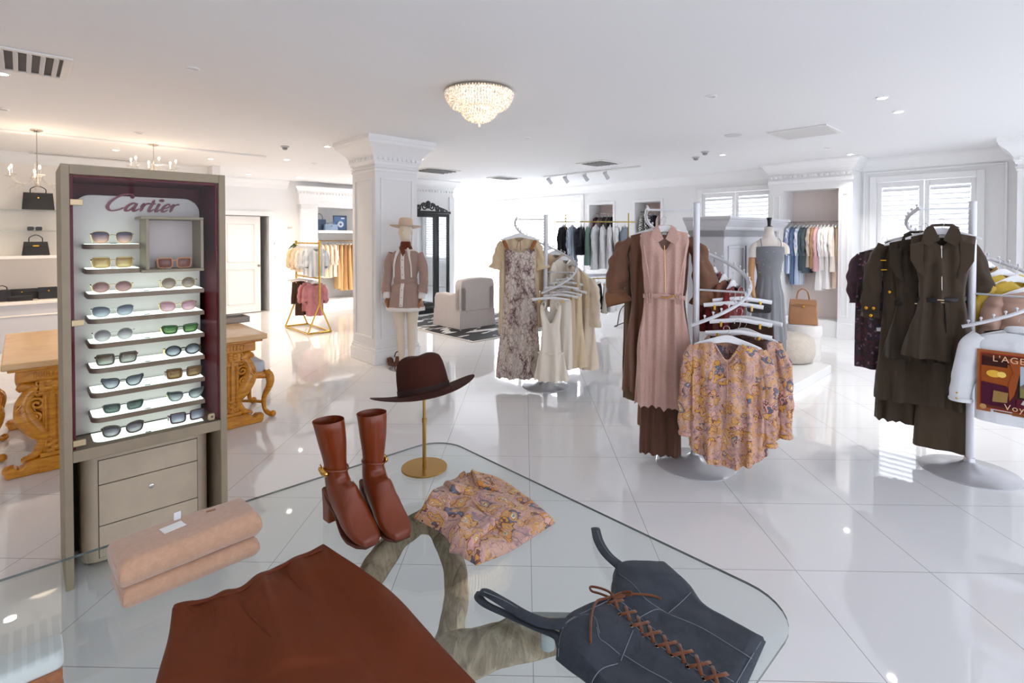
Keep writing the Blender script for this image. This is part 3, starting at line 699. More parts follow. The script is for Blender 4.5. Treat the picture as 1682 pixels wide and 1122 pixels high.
root = thing('felt_hat', 'dark brown wide-brimmed felt hat resting on the brass stand', 'hat', hb + Vector((0.0, 0, .282)), 0)
root.rotation_euler = (radians(-13), radians(-9.5), radians(12))
def hat_shell(mb, rc=(.094, .108), rb=(.192, .208), hcr=.148, th=.004, curl=.022, pinch=.03, seg=64):
    prof = []
    for k in range(9): prof.append(('c', k / 8))
    for k in range(1, 13): prof.append(('b', k / 12))
    def pt(kind, t, a, off=0):
        c, s_ = cos(a), sin(a)
        if kind == 't':
            r = .72 * t; x, y = rc[0] * r * c, rc[1] * r * s_
            dent = pinch * math.exp(-(x / .03) ** 2) * (1 - .25 * (y / rc[1])) + pinch * .5 * math.exp(-((abs(x) - .055) / .022) ** 2) * math.exp(-((y + .07) / .035) ** 2)
            return Vector((x, y, hcr * (1 - .10 * t ** 3) - dent * (1 - t ** 3) - .012 * max(0, y / rc[1])))
        if kind == 'c':
            r = .72 + .28 * sin(t * pi / 2) ** .75; z = hcr * .90 * (1 - t ** 1.7)
            pin = 1 - .16 * math.exp(-((s_ + .75) / .35) ** 2) * (1 - t) * abs(c) ** .3
            return Vector((rc[0] * r * c * pin, rc[1] * r * s_, max(0, z - .012 * max(0, s_) * (1 - t))))
        rr = (rc[0] + (rb[0] - rc[0]) * t, rc[1] + (rb[1] - rc[1]) * t)
        return Vector((rr[0] * c, rr[1] * s_, curl * t ** 2 * (1.15 * c * c - .35) + .006 * sin(2 * a + .6) * t))
    rings = [[pt('t', t, 2 * pi * k / seg) for k in range(seg)] for t in (.02, .2, .4, .6, .8, .93)] + [[pt(kd, t, 2 * pi * k / seg) for k in range(seg)] for kd, t in prof]
    mb.loft(rings, True, True, False)
    edge = rings[-1]; under = [[p - Vector((0, 0, th)) for p in rings[-1]]] + [[pt('b', t, 2 * pi * k / seg) - Vector((0, 0, th)) for k in range(seg)] for t in (.75, .5, .25, 0)]
    mb.loft([edge] + under, True, False, False)
    return pt
mb = MB(); hpt = hat_shell(mb, hcr=.142, pinch=.010); mb.build('felt_body', felt_m, root, angle=180, sub=1)
mb = MB(); rr = []
for z0, d in ((.004, .0015), (.022, .0015), (.022, -.002), (.004, -.002)): rr.append([Vector(((.095 + d) * cos(a) * (1 - z0 * .3), (.109 + d) * sin(a) * (1 - z0 * .3), z0)) for a in [2 * pi * k / 64 for k in range(64)]])
mb.loft(rr + [rr[0]], True); mb.build('hat_band', plain('felt_band', (44, 18, 12), .8), root)
# ------------------------------------------------------------------ eyewear cabinet
taupe_m = leather('taupe_leather', (154, 138, 114), .55); burg_m = plain('burgundy_lacquer', (98, 10, 26), .55, spec=.25)
panel_m = plain('pearl_panel', (206, 196, 192), .35, spec=.5); mint_m = emit('lit_shelf_top', (232, 255, 246), 1.15)
shelf_m = plain('shelf_bronze', (126, 104, 86), .45, .3); beige_m = leather('beige_leather', (196, 178, 154), .6)
CB = (.13, 3.07)
cab = thing('eyewear_cabinet', 'tall taupe display cabinet with burgundy interior and lit shelves of sunglasses', 'cabinet', W(*CB), ANG)
def CL(p): q = Vector(p) - W(*CB); return Vector((q.dot(U1), q.dot(U2), q.z))
CW, CD, CH = .665, .40, 1.93
def cbox(name, x0, x1, y0, y1, z0, z1, mat, bevel=.003, lab=None, par=None):
    o = MB().span(x0, x1, y0, y1, z0, z1).build(name, mat, par or cab, smooth=False, bevel=bevel)
    if lab: part_label(o, lab)
    return o
cbox('post', 0, .031, 0, CD, 0, CH, taupe_m); cbox('post', CW - .031, CW, 0, CD, 0, CH, taupe_m)
cbox('top_beam', 0.031, CW - .031, 0, CD, CH - .044, CH, taupe_m); cbox('crossbar', .031, CW - .031, 0, CD, .575, .628, taupe_m)
cbox('back_panel', .031, CW - .031, CD - .03, CD, .628, CH - .044, burg_m, 0, 'burgundy back panel'); cbox('lower_back', .031, CW - .031, CD - .03, CD, .0, .575, plain('cabinet_dark', (44, 26, 28), .6), 0)
for x in (.0315, CW - .0435): cbox('side_lining', x, x + .012, .02, CD - .031, .629, CH - .045, burg_m, 0, 'burgundy side lining')
cbox('top_lining', 0.045, CW - .045, .02, CD - .031, CH - .056, CH - .0445, burg_m, 0, 'burgundy top lining')
# pearl panel with round top corners
mb = MB(); out = [(.052, .632), (.592, .632)] + arc((.592 - .075, 1.81 - .075), .075, 0, pi / 2, 8) + arc((.052 + .075, 1.81 - .075), .075, pi / 2, pi, 8)
mb.prism(out, .03, lambda u, v, w: Vector((u, .225 + w, v))); part_label(mb.build('display_panel', panel_m, cab, angle=25, bevel=.002), 'pearl grey panel with rounded top corners')
SHZ = [1.568 - .1175 * k for k in range(9)]
def shelf(x0, x1, z, y0=.045, y1=.224, rl=.05):
    o = [(x0 + .0, y1), (x0, y0 + rl)] + arc((x0 + rl, y0 + rl), rl, pi, 1.5 * pi, 6)[1:] + ([(x1, y0)] if x1 > .5 else arc((x1 - .012, y0 + .012), .012, 1.5 * pi, 2 * pi, 4)) + [(x1, y1)]
    mb = MB(); mb.prism(o, .0225, lambda u, v, w: Vector((u, v, z - .0235 + w))); s = mb.build('shelf', shelf_m, cab, angle=30, bevel=.002)
    cx, cy = (x0 + x1) / 2, (y0 + y1) / 2
    oi = [(cx + (u - cx) * (1 - .014 / (x1 - x0)), cy + .0005 + (v - cy) * .90) for u, v in o]
    mb = MB(); mb.prism(oi, .0025, lambda u, v, w: Vector((u, v, z - .0012 + w))); part_label(mb.build('light_panel', mint_m, s, angle=30), 'glowing white shelf top')
    return s
for k in (0, 1): shelf(.086, .30, SHZ[k])
for k in range(2, 9): shelf(.088 + .002 * k, .572, SHZ[k])
for k in range(9):
    mb = MB(); mb.span((.17 if k < 2 else .30) + .01, (.17 if k < 2 else .30) + .034, .05, .056, SHZ[k] + .0014, SHZ[k] + .005); mb.build('brand_block', plain('block_grey', (96, 92, 90), .4), cab, bevel=.0008)
# boxed niche at the right
bx = cbox('display_box', .318, .332, .035, .224, 1.440, 1.690, taupe_m, .002, 'taupe framed box niche')
cbox('box_side', .555, .569, .035, .224, 1.440, 1.690, taupe_m, .002, None, bx); cbox('box_top', .298, .569, .03, .224, 1.6905, 1.704, taupe_m, .002, None, bx)
cbox('box_floor', .30, .569, .03, .224, 1.425, 1.4395, taupe_m, .002, None, bx); cbox('box_back', .3325, .5545, .215, .2235, 1.4405, 1.6895, plain('box_blush', (228, 214, 212), .6), 0, None, bx)
mb = MB(); mb.span(.40, .424, .033, .039, 1.4405, 1.445); mb.build('brand_block', plain('block_grey', (96, 92, 90), .4), bx)
# glass front with clips and lock
cbox('glass_door', .032, CW - .032, .012, .018, .631, CH - .046, glass_mat('door_glass', (.98, .99, .985), 1.18), 0, 'clear glass door')
clip_m = plain('clip_champagne', (182, 160, 126), .35, .7)
for z in (1.76, 1.21, .66): cbox('hinge_clip', .032, .078, .006, .024, z - .014, z + .014, clip_m, .002)
cbox('lock', CW - .088, CW - .056, .002, .026, .634, .672, clip_m, .008)
mb = MB(); mb.lathe([(.006, 0), (.006, .003), (0, .003)], 14); mb.xform(Matrix.Translation((CW - .072, .0015, .655)) @ Matrix.Rotation(pi / 2, 4, 'X')); mb.build('lock_cylinder', plain('lock_dark', (90, 84, 78), .3, 1), cab)
# drawer block
def rblock(x0, x1, y0, y1, z0, z1, r, name, mat):
    o = arc((x1 - r, y0 + r), r, 1.5 * pi, 2 * pi, 8) + [(x1, y1), (x0, y1)] + arc((x0 + r, y0 + r), r, pi, 1.5 * pi, 8)
    mb = MB(); mb.prism(o, z1 - z0, lambda u, v, w: Vector((u, v, z0 + w))); return mb.build(name, mat, cab, angle=30, bevel=.003)
rblock(.066, .606, .115, CD - .031, .03, .545, .07, 'drawer_case', beige_m)
cbox('case_light', .10, .57, .16, CD - .04, .546, .552, mint_m, 0, 'pale green light strip above the drawers')
for x, y in ((.10, .2), (.57, .2), (.10, .35), (.57, .35)):
    mb = MB(); mb.lathe([(.02, 0), (.02, .0305)], 14, (x, y, 0)); mb.build('foot', plain('foot_dark', (60, 52, 46), .5), cab)
line_m = plain('drawer_gap', (70, 60, 52), .8)
for z0, z1, lock in ((.405, .522, 0), (.205, .401, 1), (.05, .201, 0)):
    cbox('drawer_gap', .128, .548, .1125, .117, z0 - .002, z1 + .002, line_m, 0)
    d = cbox('drawer', .130, .546, .1085, .1185, z0, z1, beige_m, .0025)
    if lock:
        mb = MB(); mb.lathe([(.011, 0), (.011, .004), (.006, .006), (0, .006)], 20); mb.xform(Matrix.Translation((.34, .1085, .335)) @ Matrix.Rotation(pi / 2, 4, 'X')); part_label(mb.build('drawer_lock', plain('steel_bright', (190, 188, 184), .2, 1), d), 'round steel lock')
# script lettering
def script(strokes, origin, sx, sy, shear, thick, thin, depth, name, mat, parent):
    mb = MB()
    for st in strokes:
        kk = 1.0
        if isinstance(st, tuple): kk, st = st
        P = [Vector((p.x * sx + p.y * sy * shear, 0, p.y * sy)) for p in catmull([(x, y, 0) for x, y in st], 7)]
        N = len(P); A = []; Bp = []
        for i in range(N):
            d = P[min(i + 1, N - 1)] - P[max(i - 1, 0)]; d = d.normalized() if d.length > 0 else Vector((1, 0, 0)); nrm = Vector((-d.z, 0, d.x))
            dn_ = abs(d.z) ** 1.6 * (1 if d.z < 0 else .28); e = min(1, min(i, N - 1 - i) / 4 + .35)
            wd = (thin + (thick - thin) * dn_) * e * kk; A.append(P[i] + nrm * wd / 2); Bp.append(P[i] - nrm * wd / 2)
        rings = [[A[i], Bp[i], Bp[i] + Vector((0, -depth, 0)), A[i] + Vector((0, -depth, 0))] for i in range(N)]
        mb.loft(rings, True, True, True)
    mb.v = [p + Vector(origin) for p in mb.v]
    return mb.build(name, mat, parent, smooth=False)
def dotst(x, y, r): return [(x - r, y), (x, y + r), (x + r, y), (x, y - r), (x - r, y), (x, y + r)]
A_ = lambda x: [[(x + .55, .80), (x + .38, .98), (x + .12, .70), (x + .02, .30), (x + .15, .02), (x + .38, .22), (x + .56, .62)], [(x + .62, .98), (x + .58, .60), (x + .58, .16), (x + .70, .03), (x + .95, .35)]]
R_ = lambda x: [[(x - .02, .55), (x + .12, .96), (x + .13, .50), (x + .12, .02)], [(x + .13, .45), (x + .26, .85), (x + .42, 1.0), (x + .50, .86)]]
T_ = lambda x: [[(x + .12, 1.45), (x + .11, .9), (x + .09, .22), (x + .20, .02), (x + .42, .35)], [(x - .10, .93), (x + .15, .95), (x + .38, .98)]]
I_ = lambda x: [[(x + .02, .6), (x + .12, .98), (x + .11, .6), (x + .10, .2), (x + .20, .03), (x + .40, .35)], (1.6, dotst(x + .14, 1.38, .045))]
E_ = lambda x: [[(x + .06, .42), (x + .35, .55), (x + .44, .80), (x + .28, .99), (x + .08, .70), (x + .03, .30), (x + .18, .03), (x + .48, .32)]]
word = [[(1.32, 1.55), (1.36, 1.84), (1.02, 2.0), (.50, 1.75), (.10, 1.10), (.05, .45), (.36, .03), (.82, .12), (1.15, .42)], (1.4, [(1.30, 1.84), (1.35, 1.70), (1.31, 1.52)])]
for q in (A_(1.28), R_(2.26), T_(2.86), I_(3.34), E_(3.84), R_(4.40)): word += q
LO = CL(onb(172, 346, 3.07 + .223))
script(word, (LO.x, .2235, LO.z), .0610, .0440, .42, 
 .0145, .0066, .005, 'lettering', plain('lettering_burgundy', (116, 22, 44), .35), cab)
# ---- sunglasses
def lens_mat(name, top, bot, alpha=.8, split=0.0):
    m = bpy.data.materials.new(name); m.use_nodes = True; t = m.node_tree; b = t.nodes['Principled BSDF']
    tc = t.nodes.new('ShaderNodeTexCoord'); sp = t.nodes.new('ShaderNodeSeparateXYZ'); r = t.nodes.new('ShaderNodeValToRGB'); mx = t.nodes.new('ShaderNodeMixShader'); tr = t.nodes.new('ShaderNodeBsdfTransparent')
    t.links.new(tc.outputs['Generated'], sp.inputs[0]); t.links.new(sp.outputs[2], r.inputs[0])
    e = r.color_ramp.elements; e[0].color = (*lin(bot), 1); e[1].color = (*lin(top), 1); e[0].position = .1; e[1].position = .75
    t.links.new(r.outputs[0], b.inputs['Base Color']); t.links.new(r.outputs[0], tr.inputs[0]); b.inputs['Roughness'].default_value = .08; b.inputs['Specular IOR Level'].default_value = .5
    mx.inputs[0].default_value = alpha; out = t.nodes['Material Output']
    t.links.new(tr.outputs[0], mx.inputs[1]); t.links.new(b.outputs[0], mx.inputs[2]); t.links.new(mx.outputs[0], out.inputs[0]); return m
SHAPES = {
 'butterfly': [(-.027, .012), (-.020, .021), (0, .023), (.018, .019), (.024, .006), (.019, -.014), (.004, -.022), (-.014, -.020), (-.024, -.006)],
 'square': [(-.026, .016), (-.015, .019), (.015, .019), (.024, .015), (.025, -.008), (.018, -.018), (-.012, -.019), (-.024, -.012)],
 'round': [(.024 * cos(a), .0215 * sin(a)) for a in [2 * pi * i / 14 for i in range(14)]],
 'oval': [(.0255 * cos(a), .0195 * sin(a)) for a in [2 * pi * i / 14 for i in range(14)]],
 'cateye': [(-.030, .019), (-.016, .018), (.010, .017), (.022, .010), (.022, -.004), (.012, -.017), (-.008, -.019), (-.022, -.008)],
 'rect': [(-.027, .014), (-.010, .016), (.014, .015), (.023, .010), (.021, -.010), (.012, -.016), (-.016, -.015), (-.025, -.005)],
 'soft': [(-.028, .012), (-.018, .020), (.006, .019), (.022, .011), (.024, -.004), (.014, -.018), (-.008, -.020), (-.024, -.012)],
}
def sunglasses(label, x, z, shape, frame, lens, rim=.0016, y=.085, rz=0.0, tilt=0.0, w=1.0, tcol=None):
    c = W(*CB) + U1 * x + U2 * y + Vector((0, 0, z))
    root = thing('sunglasses', label, 'sunglasses', c, ANG + rz, 'sunglasses on the cabinet shelves'); root.rotation_euler.x = tilt; root.scale = (1.28,) * 3
    sh_ = SHAPES[shape]; zb = -min(p[1] for p in sh_) + rim + .0008; wl = .034
    fm = MB()
    for s in (-1, 1):
        o = catmull([(s * (-wl * 1) + (-s) * -p[0] if False else s * (wl - 0) + s * -p[0], 0, p[1] + zb) for p in sh_], 5, True)
        o = [Vector((q.x * w, -.0 + .10 * 0 + abs(q.x) * .10, q.z)) for q in o]
        fm.tube(o + [o[0]], rim, 6, cap=False)
        lm = MB(); cen = sum(o, Vector()) / len(o); n = len(o)
        lm.v = o + [p + Vector((0, .0012, 0)) for p in o] + [cen - Vector((0, .0012, 0)), cen + Vector((0, 0.0, 0))]
        for i in range(n):
            j = (i + 1) % n; lm.f += [(i, j, 2 * n), (n + j, n + i, 2 * n + 1), (i, n + i, n + j, j)]
        lm.build('lens', lens, root, angle=180)
        zt = zb + max(p[1] for p in sh_) * .55; xo = s * (wl + .029) * w
        tm = MB(); tm.tube(catmull([(xo * .98, .006, zt), (xo * 1.03, .012, zt), (xo * 1.02, .05, zt - .002), (xo * .96, .053 + .02, zt - .008), (xo * .80, .068, zb * .35 + .002)] if False else [(xo * .97, .007, zt), (xo * 1.03, .012, zt), (xo * 1.0, .035, zt - .004), (xo * .93, .054, zt - .012), (xo * .88, .064, .0035)], 6), max(rim, .0016), 6, flat=1.5)
        tm.build('temple', tcol or frame, root)
    fm.tube(catmull([(-.0115 * w, .0012, zb + .006), (-.006, 0, zb + .009), (0, -.0005, zb + .0098), (.006, 0, zb + .009), (.0115 * w, .0012, zb + .006)], 4), max(.0015, rim * .9), 6)
    for s in (-1, 1): fm.sphere((s * .0105, .004, zb - .003), (.0015, .0025, .004), 6, 5)
    fm.build('frame', frame, root)
    return root
gold_w = plain('frame_gold', (214, 184, 130), .25, 1); silver_w = plain('frame_silver', (206, 200, 196), .25, 1)
blk = plain('frame_black', (26, 26, 28), .25, coat=.3); tort = plain('frame_tortoise', (64, 46, 34), .3, coat=.3); brn = plain('frame_brown', (92, 64, 36), .3, coat=.3); burgf = plain('frame_burgundy', (74, 26, 34), .3, coat=.3); grn = plain('frame_green', (44, 66, 34), .3, coat=.3); greyf = plain('frame_grey', (70, 74, 78), .3, coat=.3)
def cx_(px, py, b=3.19): return CL(onb(px, py, b)).x
LS = lens_mat
sunglasses('grey and lilac butterfly sunglasses on the topmost short shelf', .193, SHZ[0] + .0015, 'butterfly', gold_w, LS('lens_lilac', (104, 98, 120), (222, 172, 152), .85), .001)
sunglasses('square amber sunglasses with gold rims on the second short shelf', .193, SHZ[1] + .0015, 'square', gold_w, LS('lens_amber', (186, 150, 92), (206, 176, 118), .9), .0014)
sunglasses('brown sunglasses with orange rims inside the framed box', .448, 1.4397, 'square', plain('frame_orange', (214, 150, 104), .3), LS('lens_terracotta', (128, 76, 66), (150, 92, 76), .92), .0024, w=.96)
rows = [
 (2, .19, 'oval', gold_w, ('lens_rose_brown', (160, 118, 114), (180, 134, 132)), .001, 'rose brown oval sunglasses on the left of the third shelf', None),
 (2, .465, 'round', gold_w, ('lens_tan', (142, 122, 108), (164, 142, 126)), .001, 'round tan sunglasses on the right under the framed box', None),
 (3, .192, 'soft', silver_w, ('lens_slate', (104, 110, 122), (178, 186, 196)), .001, 'slate grey rimless sunglasses left of the pink pair', None),
 (3, .462, 'soft', gold_w, ('lens_pink', (200, 150, 160), (216, 174, 182)), .001, 'pale pink rimless sunglasses on the right of the fourth shelf', None),
 (4, .194, 'round', silver_w, ('lens_mauve', (142, 134, 136), (206, 200, 200)), .0009, 'round pale mauve sunglasses left of the green pair', None),
 (4, .470, 'rect', grn, ('lens_green', (72, 120, 62), (124, 156, 96)), .0024, 'bright green lens sunglasses with dark green frame', gold_w),
 (5, .204, 'square', tort, ('lens_brown_fade', (112, 92, 74), (196, 200, 188)), .0026, 'large square tortoiseshell sunglasses with brown fading lenses', None),
 (5, .482, 'oval', blk, ('lens_grey_fade', (112, 120, 130), (204, 210, 216)), .0030, 'black oval sunglasses with thick gold temples', gold_w),
 (6, .226, 'cateye', blk, ('lens_smoke', (104, 110, 118), (206, 210, 214)), .0022, 'black cat-eye sunglasses with smoky grey fading lenses', None),
 (6, .486, 'square', brn, ('lens_cognac', (136, 98, 54), (152, 116, 72)), .0024, 'square brown sunglasses with cognac lenses', None),
 (7, .228, 'rect', greyf, ('lens_bottle', (74, 88, 80), (104, 120, 110)), .0016, 'thin rimmed rectangular sunglasses with bottle green lenses', gold_w),
 (7, .492, 'cateye', greyf, ('lens_ash', (84, 90, 90), (198, 202, 202)), .0018, 'dark grey cat-eye sunglasses above the burgundy pair', gold_w),
 (8, .226, 'soft', tort, ('lens_plum_fade', (92, 82, 90), (200, 196, 200)), .0028, 'dark tortoiseshell sunglasses on the left of the bottom shelf', brn),
 (8, .500, 'square', burgf, ('lens_blue_fade', (130, 134, 152), (206, 206, 216)), .0030, 'burgundy framed square sunglasses on the right of the bottom shelf', None)]
for k, x, s_, f, l, r, lab, tc in rows: sunglasses(lab, x, SHZ[k] + .0015, s_, f, LS(l[0], l[1], l[2], .86), r, tcol=tc, rz=RND.uniform(-.05, .05))

# ------------------------------------------------------------------ carved wooden table behind the cabinet, stools
def carved_wood(name, dark, mid, light, k=1.0):
    t = NT(name); v = t.coord((3 * k, 3 * k, 14 * k)); n = t.noise(v, 3, 5, .6, .8); n2 = t.noise(t.coord(), 26, 3)
    c = t.ramp(n.outputs[0], [(.25, lin(dark)), (.5, lin(mid)), (.8, lin(light))]); t.base(t.mix(t.math('MULTIPLY', n2.outputs[0], .3), c, lin(dark)))
    t.set(Roughness=.32); t.b.inputs['Coat Weight'].default_value = .25; t.bump(n2.outputs[0], .15, .004); return t.m
oak_m = carved_wood('honey_carved_oak', (158, 92, 8), (214, 140, 24), (236, 176, 66)); oak_top = carved_wood('pale_oak_top', (206, 160, 106), (226, 184, 130), (236, 200, 150), .6)
oak_orange = carved_wood('orange_carved_oak', (140, 66, 14), (186, 98, 28), (214, 130, 50))
tb = thing('carved_table', 'large honey oak table with carved griffin trestles behind the eyewear cabinet', 'table', W(.71, 4.66), ANG)
# local x along u1 (-.82..0.82), y along u2 (0..1.5)
TX, TY, TZ = .815, 1.50, .78
mb = MB(); mb.span(-TX, TX, 0, TY, TZ - .045, TZ); part_label(mb.build('tabletop', oak_top, tb, bevel=.01), 'pale polished oak top')
mb = MB(); mb.span(-TX + .03, TX - .03, .03, TY - .03, TZ - .065, TZ - .0455); mb.build('edge_moulding', oak_m, tb, bevel=.006)
mb = MB(); mb.span(-TX + .07, TX - .07, .08, .20, TZ - .15, TZ - .0655); mb.span(-TX + .07, TX - .07, TY - .2, TY - .08, TZ - .15, TZ - .0655)
fr = mb.build('frieze', oak_m, tb, bevel=.012)
for y0 in (.078, TY - .078):
    for s in (-1, 1):
        mb = MB()
        for i in range(9): mb.box((s * (.64 - .026 * i + .09 - .08), y0, TZ - .105), (.014, .012, .04))
        mb.build('flute_carving', oak_m, fr, bevel=.005)
def pil(x, y):
    mb = MB(); mb.span(x - .075, x + .075, y - .055, y + .055, 0, .10); mb.span(x - .067, x + .067, y - .048, y + .048, .10, .13); mb.span(x - .052, x + .052, y - .036, y + .036, .13, .55); mb.span(x - .066, x + .066, y - .046, y + .046, .55, .63)
    p = mb.build('trestle_pilaster', oak_m, tb, bevel=.006)
    for f in (-1, 1):
        mb = MB()
        for i in range(4): mb.tube([(x - .033 + .022 * i, y + f * .038, .17), (x - .033 + .022 * i, y + f * .038, .52)], .008, 8)
        mb.build('fluting', oak_m, p)
        mb = MB(); c = Vector((x, y + f * .05, TZ - .108)); rl = [c + Vector((.03 * cos(a), 0, .03 * sin(a))) for a in [2 * pi * i / 20 for i in range(21)]]; mb.tube(rl, .007, 8); mb.sphere(c, (.013, .01, .013), 10, 6)
        for i in range(6): a = i * pi / 3; mb.sphere(c + Vector((.02 * cos(a), 0, .02 * sin(a))), (.007, .006, .007), 8, 5)
        mb.box((x, y + f * .045, TZ - .108), (.1, .012, .085)); mb.build('rosette', oak_m, p)
        mb = MB()
        for i in range(5):
            z = .155 + .05 * i; mb.sphere((x + (.014 if i % 2 else -.014), y + f * .042, .14 + .02 * i), (.022, .016, .018), 8, 5); mb.box((x, y + f * .046, .35), (.02, .01, .46)) if i == 0 else None; mb.sphere((x + (.018 if i % 2 else -.016), y + f * .047, .575 + .011 * i), (.024, .012, .018), 8, 5)
        mb.build('leaf_carving', oak_m, p)
def griffin(x, s, y):
    """carved bracket in the plane of the trestle, leaning out to side s."""
    P = lambda u, v: Vector((x + s * u * .78, y, v))
    mb = MB()
    mb.tube(catmull([P(.05, .24), P(.11, .30), P(.17, .38), P(.185, .46), P(.155, .53), P(.115, .565)], 8), [.05, .062, .062, .05, .04, .036], 14, flat=1.0)   # chest and neck
    mb.tube(catmull([P(.10, .565), P(.15, .592), P(.195, .585), P(.222, .57)], 6), [.038, .04, .030, .018], 12)    # head and beak
    mb.sphere(P(.13, .607), (.02, .03, .02), 8, 6)
    mb.tube(catmull([P(.06, .27), P(.05, .20), P(.085, .15), P(.12, .115), P(.16, .105)], 6), [.055, .042, .033, .028, .022], 12)   # leg and claw
    for k in (-1, 0, 1): mb.tube([P(.14, .11) + Vector((0, .018 * k, 0)), P(.185, .104) + Vector((0, .026 * k, 0)), P(.20, .092) + Vector((0, .026 * k, 0))], .010, 8)
    g_ = mb.build('griffin_bracket', oak_m, tb, angle=80)
    mb = MB()
    for c, r0, t0 in ((P(.10, .47), .045, 0), (P(.085, .61), .028, 1), (P(.09, .545), .024, 2), (P(.11, .38), .036, .5)):
        mb.tube([c + Vector((s * r0 * (1 - i / 26) * cos(i * .42 + t0), -.03, r0 * (1 - i / 26) * sin(i * .42 + t0))) for i in range(24)], .009, 8)
        mb.tube([c + Vector((s * r0 * (1 - i / 26) * cos(i * .42 + t0), .03, r0 * (1 - i / 26) * sin(i * .42 + t0))) for i in range(24)], .009, 8)
    for k in range(5): mb.tube([P(.12 + .02 * k, .34 + .035 * k) + Vector((0, -.05, 0)), P(.15 + .02 * k, .33 + .03 * k) + Vector((0, -.055, 0)), P(.165 + .014 * k, .36 + .03 * k) + Vector((0, -.045, 0))], .008, 6)
    mb.build('scroll_carving', oak_m, g_)
    mb = MB(); o = [(.07, 0), (.30, 0), (.315, .03), (.30, .062), (.26, .075), (.225, .05), (.20, .058), (.17, .09), (.07, .105)]
    mb.prism(o, .10, lambda u, v, w: Vector((x + s * u * .78, y - .05 + w, v))); mb.sphere(P(.285, .045), (.035, .052, .032), 12, 8); mb.build('foot_block', oak_m, tb, bevel=.01)
for y in (.14, TY - .14):
    for s in (-1, 1):
        pil(s * .565, y); griffin(s * .565, s, y)
        o = MB()
        for i in range(3): o.tube(catmull([(s * (.52 - .05 * i), y, .62 - .12 * i), (s * (.46 - .05 * i), y, .58 - .12 * i), (s * (.44 - .05 * i), y, .5 - .12 * i), (s * (.50 - .05 * i), y, .48 - .12 * i)], 6), .022, 8)
        o.span(s * .52, s * .05, y - .03, y + .03, .02, .09); o.build('inner_scroll', oak_m, tb)
mb = MB(); mb.span(-.05, .05, .15, TY - .15, .03, .10); mb.build('floor_stretcher', oak_m, tb, bevel=.01)
# tray on the table
tp = onb(388, 524, 5.45); tp = atz(392, 528, .78)
root = thing('jewellery_tray', 'small grey tray with dark contents on the right end of the carved table', 'tray', W(A_of(tp) - .1, B_of(tp), .781), ANG)
tm_ = plain('tray_grey', (172, 162, 152), .6); mb = MB(); mb.span(-.17, .17, -.11, .11, 0, .008); mb.build('base', tm_, root)
for c in ((-.165, .165, -.11, -.10), (-.165, .165, .10, .11), (-.17, -.16, -.11, .11), (.16, .17, -.11, .11)): MB().span(*c, .0, .055).build('rim', tm_, root, bevel=.002)
mb = MB(); mb.span(-.15, .15, -.09, .09, .008, .025); mb.build('velvet_insert', plain('velvet_dark', (60, 48, 44), .9), root, bevel=.004)
cush_m = cloth('pale_blue_seat', (206, 212, 220), .3)
def stool(label, loc, rz, seat_m, wood_m, w=.46, h=.46, d=.42, over=0.0, ct=.10, ins=0.0):
    root = thing('carved_stool', label, 'stool', loc, rz, 'carved cabriole stools')
    mb = MB(); out = rrect(-w / 2 + .01 - over, w / 2 - .01 + over, -d / 2 + .01 - over, d / 2 - .01 + over, .03, 5)
    mb.loft([[(x * k, y * k, z) for x, y in out] for k, z in ((.98, h - ct), (1.0, h - ct * .7), (1.0, h - .025), (.98, h - .008), (.93, h), (.5, h + .004))], True, True, True); part_label(mb.build('seat_cushion', seat_m, root, angle=80), 'padded pale seat cushion')
    mb = MB()
    for a, b in (((-w / 2, -d / 2), (w / 2, -d / 2)), ((w / 2, -d / 2), (w / 2, d / 2)), ((w / 2, d / 2), (-w / 2, d / 2)), ((-w / 2, d / 2), (-w / 2, -d / 2))):
        a, b = Vector((*a, 0)), Vector((*b, 0)); m_ = (a + b) / 2
        mb.tube(catmull([a + Vector((0, 0, h - ct - .03)), a.lerp(b, .25) + Vector((0, 0, h - ct - .015)), m_ + Vector((0, 0, h - ct - .035)), a.lerp(b, .75) + Vector((0, 0, h - ct - .015)), b + Vector((0, 0, h - ct - .03))], 6), .022, 10, flat=1.3)
        for i in range(7): mb.sphere(a.lerp(b, .14 + .12 * i) + Vector((0, 0, h - ct - .025)) + (m_.normalized() * .018), (.014, .014, .011), 8, 5)
    mb.build('carved_apron', wood_m, root)
    for sx in (-1, 1):
        for sy in (-1, 1):
            q = Vector((sx, sy, 0)).normalized(); c = Vector((sx * (w / 2 - ins), sy * (d / 2 - ins), 0)); mb = MB()
            mb.tube(catmull([c + Vector((0, 0, h - ct + .01)) - q * .01, c + Vector((0, 0, h - ct - .05)) + q * .025, c + Vector((0, 0, h - ct - .12)) + q * .02, c + Vector((0, 0, .17)) - q * .03, c + Vector((0, 0, .07)) - q * .025, c + Vector((0, 0, .03)) + q * .01, c + Vector((0, 0, .022)) + q * .045], 7), [.03, .036, .030, .021, .018, .021, .022], 12)
            mb.sphere(c + q * .05 + Vector((0, 0, .027)), .027, 10, 8); mb.sphere(c + q * .03 + Vector((0, 0, h - ct - .03)), (.026, .026, .034), 10, 8)
            mb.build('cabriole_leg', wood_m, root)
    mb = MB()
    for sx in (-1, 1): mb.tube(catmull([(sx * w / 2 * .93, -d / 2 * .93, .13), (sx * .10, -.04, .125), (0, 0, .125)], 6), .013, 8); mb.tube(catmull([(sx * w / 2 * .93, d / 2 * .93, .13), (sx * .10, .04, .125), (0, 0, .125)], 6), .013, 8)
    mb.sphere((0, 0, .135), .022, 10, 8); mb.build('curved_stretcher', wood_m, root); return root
sp_ = atz(440, 684, 0)
stool('carved oak stool with pale blue seat beyond the right end of the carved table', W(A_of(sp_) - .25, B_of(sp_) + .24), ANG, cush_m, oak_m, .50, .50, .46)
sl = atz(28, 742, 0)
